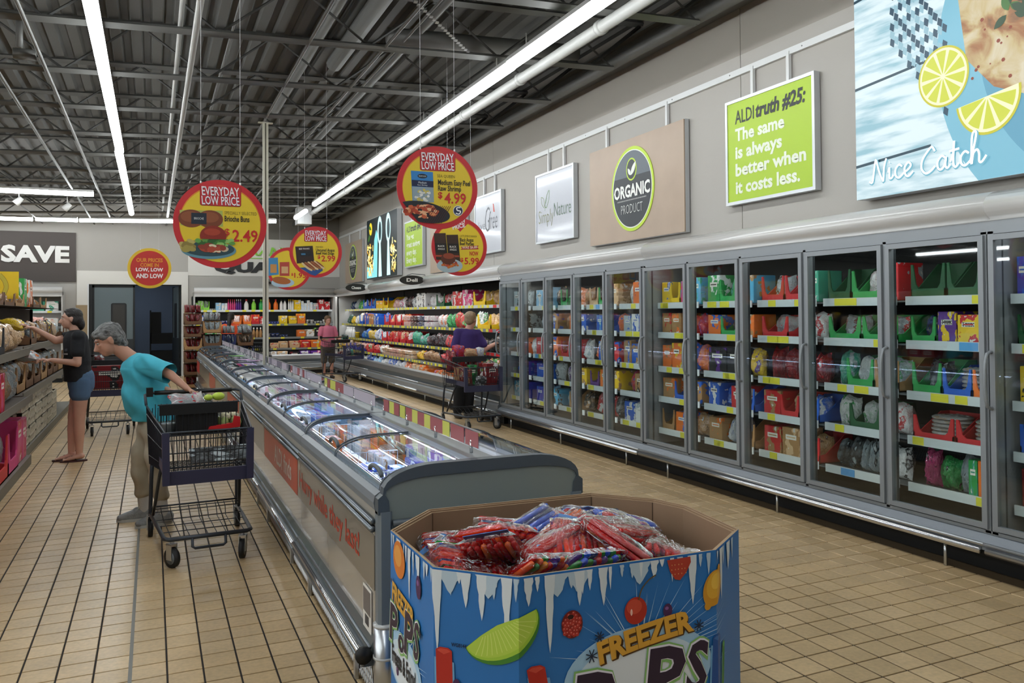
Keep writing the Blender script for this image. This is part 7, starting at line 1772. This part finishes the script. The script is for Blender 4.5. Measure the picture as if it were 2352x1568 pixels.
def small_person(label, x, Y, z, fw, shirtc, hairc, trc, sc=1.0, longhair=False, arms=True):
    t = thing('person', label, 'person', (0, 0, 0)); sk = skin('skin pink', '#c28f7c'); f = Vector(fw).normalized(); r = Vector((f.y, -f.x, 0)); A = Vector((x, Y, 0))
    def Q(a, b, h): return tuple(A + f*a + r*b + Vector((0, 0, h*sc)))
    HS, P, e = head(Q(.02, 0, 1.49), tuple(f + Vector((0, 0, -.15))), (0, 0, 1), sc)
    B = HS + [('c', Q(0, 0, 1.42), Q(0, 0, 1.32), .052, .056), ('c', Q(0, 0, 1.24), Q(0, 0, .9), .11, .12, 1.25, tuple(r))]
    Ssh = [('c', Q(0, 0, 1.25), Q(.01, 0, .88), .125, .15, 1.25, tuple(r)), ('c', Q(0, -.15, 1.28), Q(0, .15, 1.28), .065, .065)]
    for b in (-1, 1):
        B += [('c', Q(0, b*.17, 1.28), Q(.05, b*.23, 1.02), .045, .038), ('c', Q(.05, b*.23, 1.02), Q(.28, b*.17, 1.04), .036, .024), ('c', Q(0, b*.09, .88), Q(0, b*.10, .48), .085, .055), ('c', Q(0, b*.10, .48), Q(0, b*.10, .08), .055, .036)]
        B += hand(Q(.28, b*.17, 1.04), tuple(f), (0, 0, 1), tuple(r*-b), sc, .7)
        Ssh += [('c', Q(0, b*.16, 1.28), Q(.02, b*.20, 1.13), .07, .068)]
    ob('body', solid(B, .010, 'body', sk, 3), t); eyes(t, P, e, sc)
    ob('shirt', solid(Ssh, .012, 'shirt', cloth('shirt ' + shirtc, shirtc, .4), 4), t)
    ob('trousers', solid([('c', Q(0, 0, .88), Q(0, 0, .80), .145, .14, 1.2, tuple(r))] + [('c', Q(0, b*.09, .84), Q(0, b*.10, .45), .098, .08) for b in (-1, 1)], .012, 'trousers', cloth('cloth ' + trc, trc, .3), 4), t)
    for b in (-1, 1): ob('shoe', solid([('c', Q(-.03, b*.10, .04/sc), Q(.14, b*.10, .035/sc), .042, .034)], .010, 'shoe', M('dark shoe', '#2a2322', .6), 3, push=lambda v: Vector((v.x, v.y, max(v.z, 0)))), t)
    H = [('e', P(-.026, 0, .050), (.088, .094, .082), e), ('e', P(-.055, 0, .0), (.080, .060, .08), e), ('e', P(.02, 0, .088), (.064, .05, .028), e), ('e', P(-.02, .062, .0), (.026, .05, .055), e), ('e', P(-.02, -.062, .0), (.026, .05, .055), e)]
    if longhair: H += [('c', P(-.07, 0, 0), P(-.10, 0, -.22), .06, .045)]
    ob('hair', solid(H, .010, 'hair', darkhair('hair ' + hairc, hairc), 3), t)
small_person('person in a pink shirt with short brown hair looking down behind the far cart', 4.02, 20.35, 0, (.15, -1, 0), '#d2748c', '#6a5138', '#5a5148', .97)
small_person('dark-haired person in an orange top behind the carton stacks by the dairy cooler', 1.78, 21.15, 0, (.5, .9, 0), '#e0562c', '#1d1512', '#23252a', 1.03, True)
# ---------------------------------------------------------------- bread shelving on the left
def gondola():
    mb_ = M('gondola brown', '#493e35', .6); mf = M('gondola shelf taupe', '#6e685d', .5); mk = M('gondola base', '#6b665b', .6)
    def unit(y0, y1, xf, label):
        t = thing('bread_gondola', label, 'shelving', (0, 0, 0), 0, 'bread shelving units'); L = y1-y0
        MB().box(-1.95, xf, y0, y1, .0, .10, mk).build('base_deck', t); MB().box(-1.98, -1.94, y0, y1, 0, 1.72, mb_).build('back_panel', t)
        for y in (y0+.01, y1-.05): MB().box(-1.96, -1.90, y, y+.04, 0, 1.72, m_black).build('upright', t)
        for z, x in ((.73, xf+.0), (1.24, xf+.0)):
            MB().box(-1.94, x, y0+.01, y1-.01, z-.02, z, mb_).box(x, x+.012, y0+.01, y1-.01, z-.045, z+.03, mf).build('shelf', t)
            for y in (y0+.05, (y0+y1)/2, y1-.08): MB().prism([(-1.94, z-.25), (-1.94, z-.02), (x-.05, z-.02)], 'y', y, y+.02, m_black).build('shelf_bracket', t)
        return t
    unit(5.0, 10.15, -1.20, 'near brown bread shelving unit at the left edge, with red boxes on its lower shelves')
    unit(10.25, 16.2, -1.30, 'far bread shelving unit at the left, behind the shopper in black')
    t = thing('header_board', 'sloping dark brown header board on top of the bread shelving', 'board', (0, 0, 0)); MB().prism([(7.0, 1.66), (16.2, 1.56), (16.2, 1.62), (14.2, 1.78), (12.5, 1.84), (7.0, 1.86)], 'x', -1.99, -1.945, mb_).build('board', t)
    MB().prism([(7.0, 1.725), (16.2, 1.725), (16.2, 1.73), (7.0, 1.73)], 'x', -2.3, -1.50, mb_).build('top_shelf', t)
    rr = random.Random(77); N = PI/2     # fronts face +X
    def row(y_near, y_far, xf, spec, z, depth, h, where): # left to right in the picture = near to far
        fill_row(spec, (xf-.03, y_near), (0, 1), y_far-y_near, z, depth, h, where, rr, N)
    row(5.1, 10.1, -1.20, 'Urrs Urts Urrs:.8 Gsn Urms Urrs Umrs Xmr', .101, .42, .52, 'bottom level, near bread unit')
    row(5.1, 10.1, -1.20, 'Gqn Gnq Umgp Xrm:1.1 Gsn Grm:.8 Gew:.7 Xrm Gsq Gsn Gqs', .731, .42, .40, 'middle shelf, near bread unit')
    row(5.1, 10.1, -1.20, 'Gqs Gqw Tk Ukqs Gws Tk Ukqs Gqn Gsq Gnq', 1.241, .42, .34, 'upper shelf, near bread unit')
    row(10.35, 16.1, -1.34, 'Unns UNns UNsn Unqs UNns UNns Unns UNns', .731, .45, .40, 'middle shelf, far bread unit')
    row(10.35, 16.1, -1.34, 'Gqs Gnq UNyq Gsk Gqn UNns Gsn Gyk Gsq UNks', 1.241, .45, .34, 'upper shelf, far bread unit')
    row(8.0, 15.8, -1.62, 'Tn Unqs Tn UNns UNqn Tn Gsn UNns Tn', 1.731, .30, .22, 'on top, bread shelving')
    # white lattice crates on the floor level
    mw = M('pale lattice crate', '#c9c0ae', .6)
    def crate():
        m = MB(); w, d, h = .56, .40, .20
        for x in (-w/2, w/2-.012):
            for i in range(5): m.box(x, x+.012, -d/2+i*(d-.05)/4, -d/2+i*(d-.05)/4+.05, 0, h)
            for z in (0, .085, h-.02): m.box(x, x+.012, -d/2, d/2, z, z+.02)
        for y in (-d/2, d/2-.012):
            for i in range(6): m.box(-w/2+i*(w-.05)/5+.012, -w/2+i*(w-.05)/5+.036, y, y+.012, 0, h)
            for z in (0, .085, h-.02): m.box(-w/2, w/2, y, y+.012, z, z+.02)
        m.box(-w/2, w/2, -d/2, d/2, .005, .012); return m.mesh('crate')
    cm = crate()
    k = 0
    for i in range(6):
        for lv in range(3 if i < 5 else 2):
            k += 1
            o = ob('bread_crate', cm, None, (-1.52, 10.65+i*.60, .102+lv*.205), (0, 0, PI/2), mat=mw); tag(o, 'pale lattice bread crate, stack %s along the far unit, %s' % (ORD[i], ['bottom one', 'second up', 'third up'][lv]), 'crate', 'lattice crates under the far bread unit')
    # banana picture board
    t = thing('banana_board', 'yellow board with bananas standing above the bread shelving at the left edge', 'sign', (-1.92, 12.4, 1.735))
    MB().box(-.40, .30, 0, .02, .10, .46, M('board yellow', '#d8cc2e', .5)).build('board', t)
    m = MB(); bn = ink('#c9b53a'); bd = ink('#8d6d22')
    for i in range(4):
        cx = -.28+i*.13; P_ = [(cx-.03, .42), (cx+.03, .34), (cx+.05, .25), (cx+.02, .16)]; stroke(m, P_, .055, -.002-.0006*i, bd); stroke(m, P_, .046, -.0024-.0006*i, bn)
    m.build('banana_picture', t); MB().tube([(-.3, .01, 0), (-.3, .01, .12)], .01, 6, m_dgrey).tube([(.2, .01, 0), (.2, .01, .12)], .01, 6, m_dgrey).build('stand', t)
    for k, (y, c) in enumerate(((13.6, 'g'), (14.2, 'o'))): product('X', c, 'w', (-1.74, y, 1.99 if False else 1.731), N, (.3, .1, .42), 'card standing on the bread shelving top', rr)
    # produce cooler against the back wall
    open_cooler((-5.2, 22.28, 0), 0, 3.2, 'bright produce cooler at the back left, seen over the bread shelving', CZ[:3], CD[:3], .5, 41)
    fill_row('Xwc Xwl Gtw Xws Gwf Xwt Gws Xwl Tt Xwt', (-5.1, 22.60), (1, 0), 3.0, 1.721, .4, .30, 'top shelf, back left cooler', rr, 0)
    fill_row('Xwf Gwm Xwf Gfw Xwr Gwf Xww Xfw Gwf Xwf', (-5.1, 22.50), (1, 0), 3.0, 1.341, .4, .30, 'second shelf, back left cooler', rr, 0)
gondola()
def shippers():
    rr = random.Random(15); mk = M('shipper base black', '#1a1a1b', .7)
    cols = [(.60, 18.35, .36, 6, 'nNN', 'kR', 'left'), (.97, 18.35, .38, 5, 'NnN', 'ks', 'second from left'), (1.36, 18.35, .28, 4, 'Bnn', 'sB', 'middle'), (1.66, 18.35, .34, 4, 'NsB', 'nk', 'second from right')]
    for (x, y, w, n, tr, bg, nm) in cols:
        x += w/2; z = .08
        t = thing('display_pallet', 'dark pallet under the %s stack of carton trays beyond the chest freezers' % nm, 'pallet', (x, y, 0)); MB().box(-w/2, w/2, -.2, .2, .05, .078, mk).build('deck', t)
        for q in (-1, 1): MB().box(q*w*.4-.03, q*w*.4+.03, -.2, .2, 0, .05, mk).build('runner', t)
        h = {6: .265, 5: .285, 4: .285}[n]
        for lv in range(n):
            c = tr[lv % 3]; c2, c3 = bg[0], bg[1]
            if nm == 'second from right' and lv > 2 or nm == 'middle' and lv > 3: c2 = 'n'
            o = product('T', c, c, (x, y, z), 0, (w*.97, .38, h*.9), '%s tray stack, level %s from the floor' % (nm, ORD[lv]), rr)
            for q in range(3): product('G', c2, c3, (x+(q-1)*w*.30, y-.03, z+.012), 0, (w*.29, .12, h*.78), '%s stack, level %s up' % (nm, ORD[lv]), rr)
            z += h
        for q in range(3): product('G', rr.choice('kRn'), 'R' if n == 6 else 's', (x+(q-1)*w*.3, y, z-.01), 0, (w*.3, .14, .16), 'on top, %s tray stack' % nm, rr)
    # nested hand baskets
    m = MB(); w, d, h = .40, .28, .20
    for i in range(11): u = -.5+i/10; m.tube([(u*w, -d/2, 0), (u*w*1.1, -d/2-.02, h)], .005, 4); m.tube([(u*w, d/2, 0), (u*w*1.1, d/2+.02, h)], .005, 4)
    for i in range(8): u = -.5+i/7; m.tube([(-w/2, u*d, 0), (-w*.55, u*d*1.1, h)], .005, 4); m.tube([(w/2, u*d, 0), (w*.55, u*d*1.1, h)], .005, 4)
    m.tube([(-w*.55, -d*.57, h), (w*.55, -d*.57, h), (w*.55, d*.57, h), (-w*.55, d*.57, h)], .010, 6, None, True); m.box(-w/2, w/2, -d/2, d/2, 0, .006)
    bmesh_ = m.mesh('hand_basket'); k = M('basket black', '#101214', .5)
    for i in range(9): tag(ob('hand_basket', bmesh_, None, (2.22-.012*i, 18.6, .02+i*.095), (0, 0, .3), mat=k), 'black hand basket in the nested stack beyond the chest freezers, %s from the floor' % ORD[i], 'basket', 'nested black hand baskets')
shippers()
regroup()
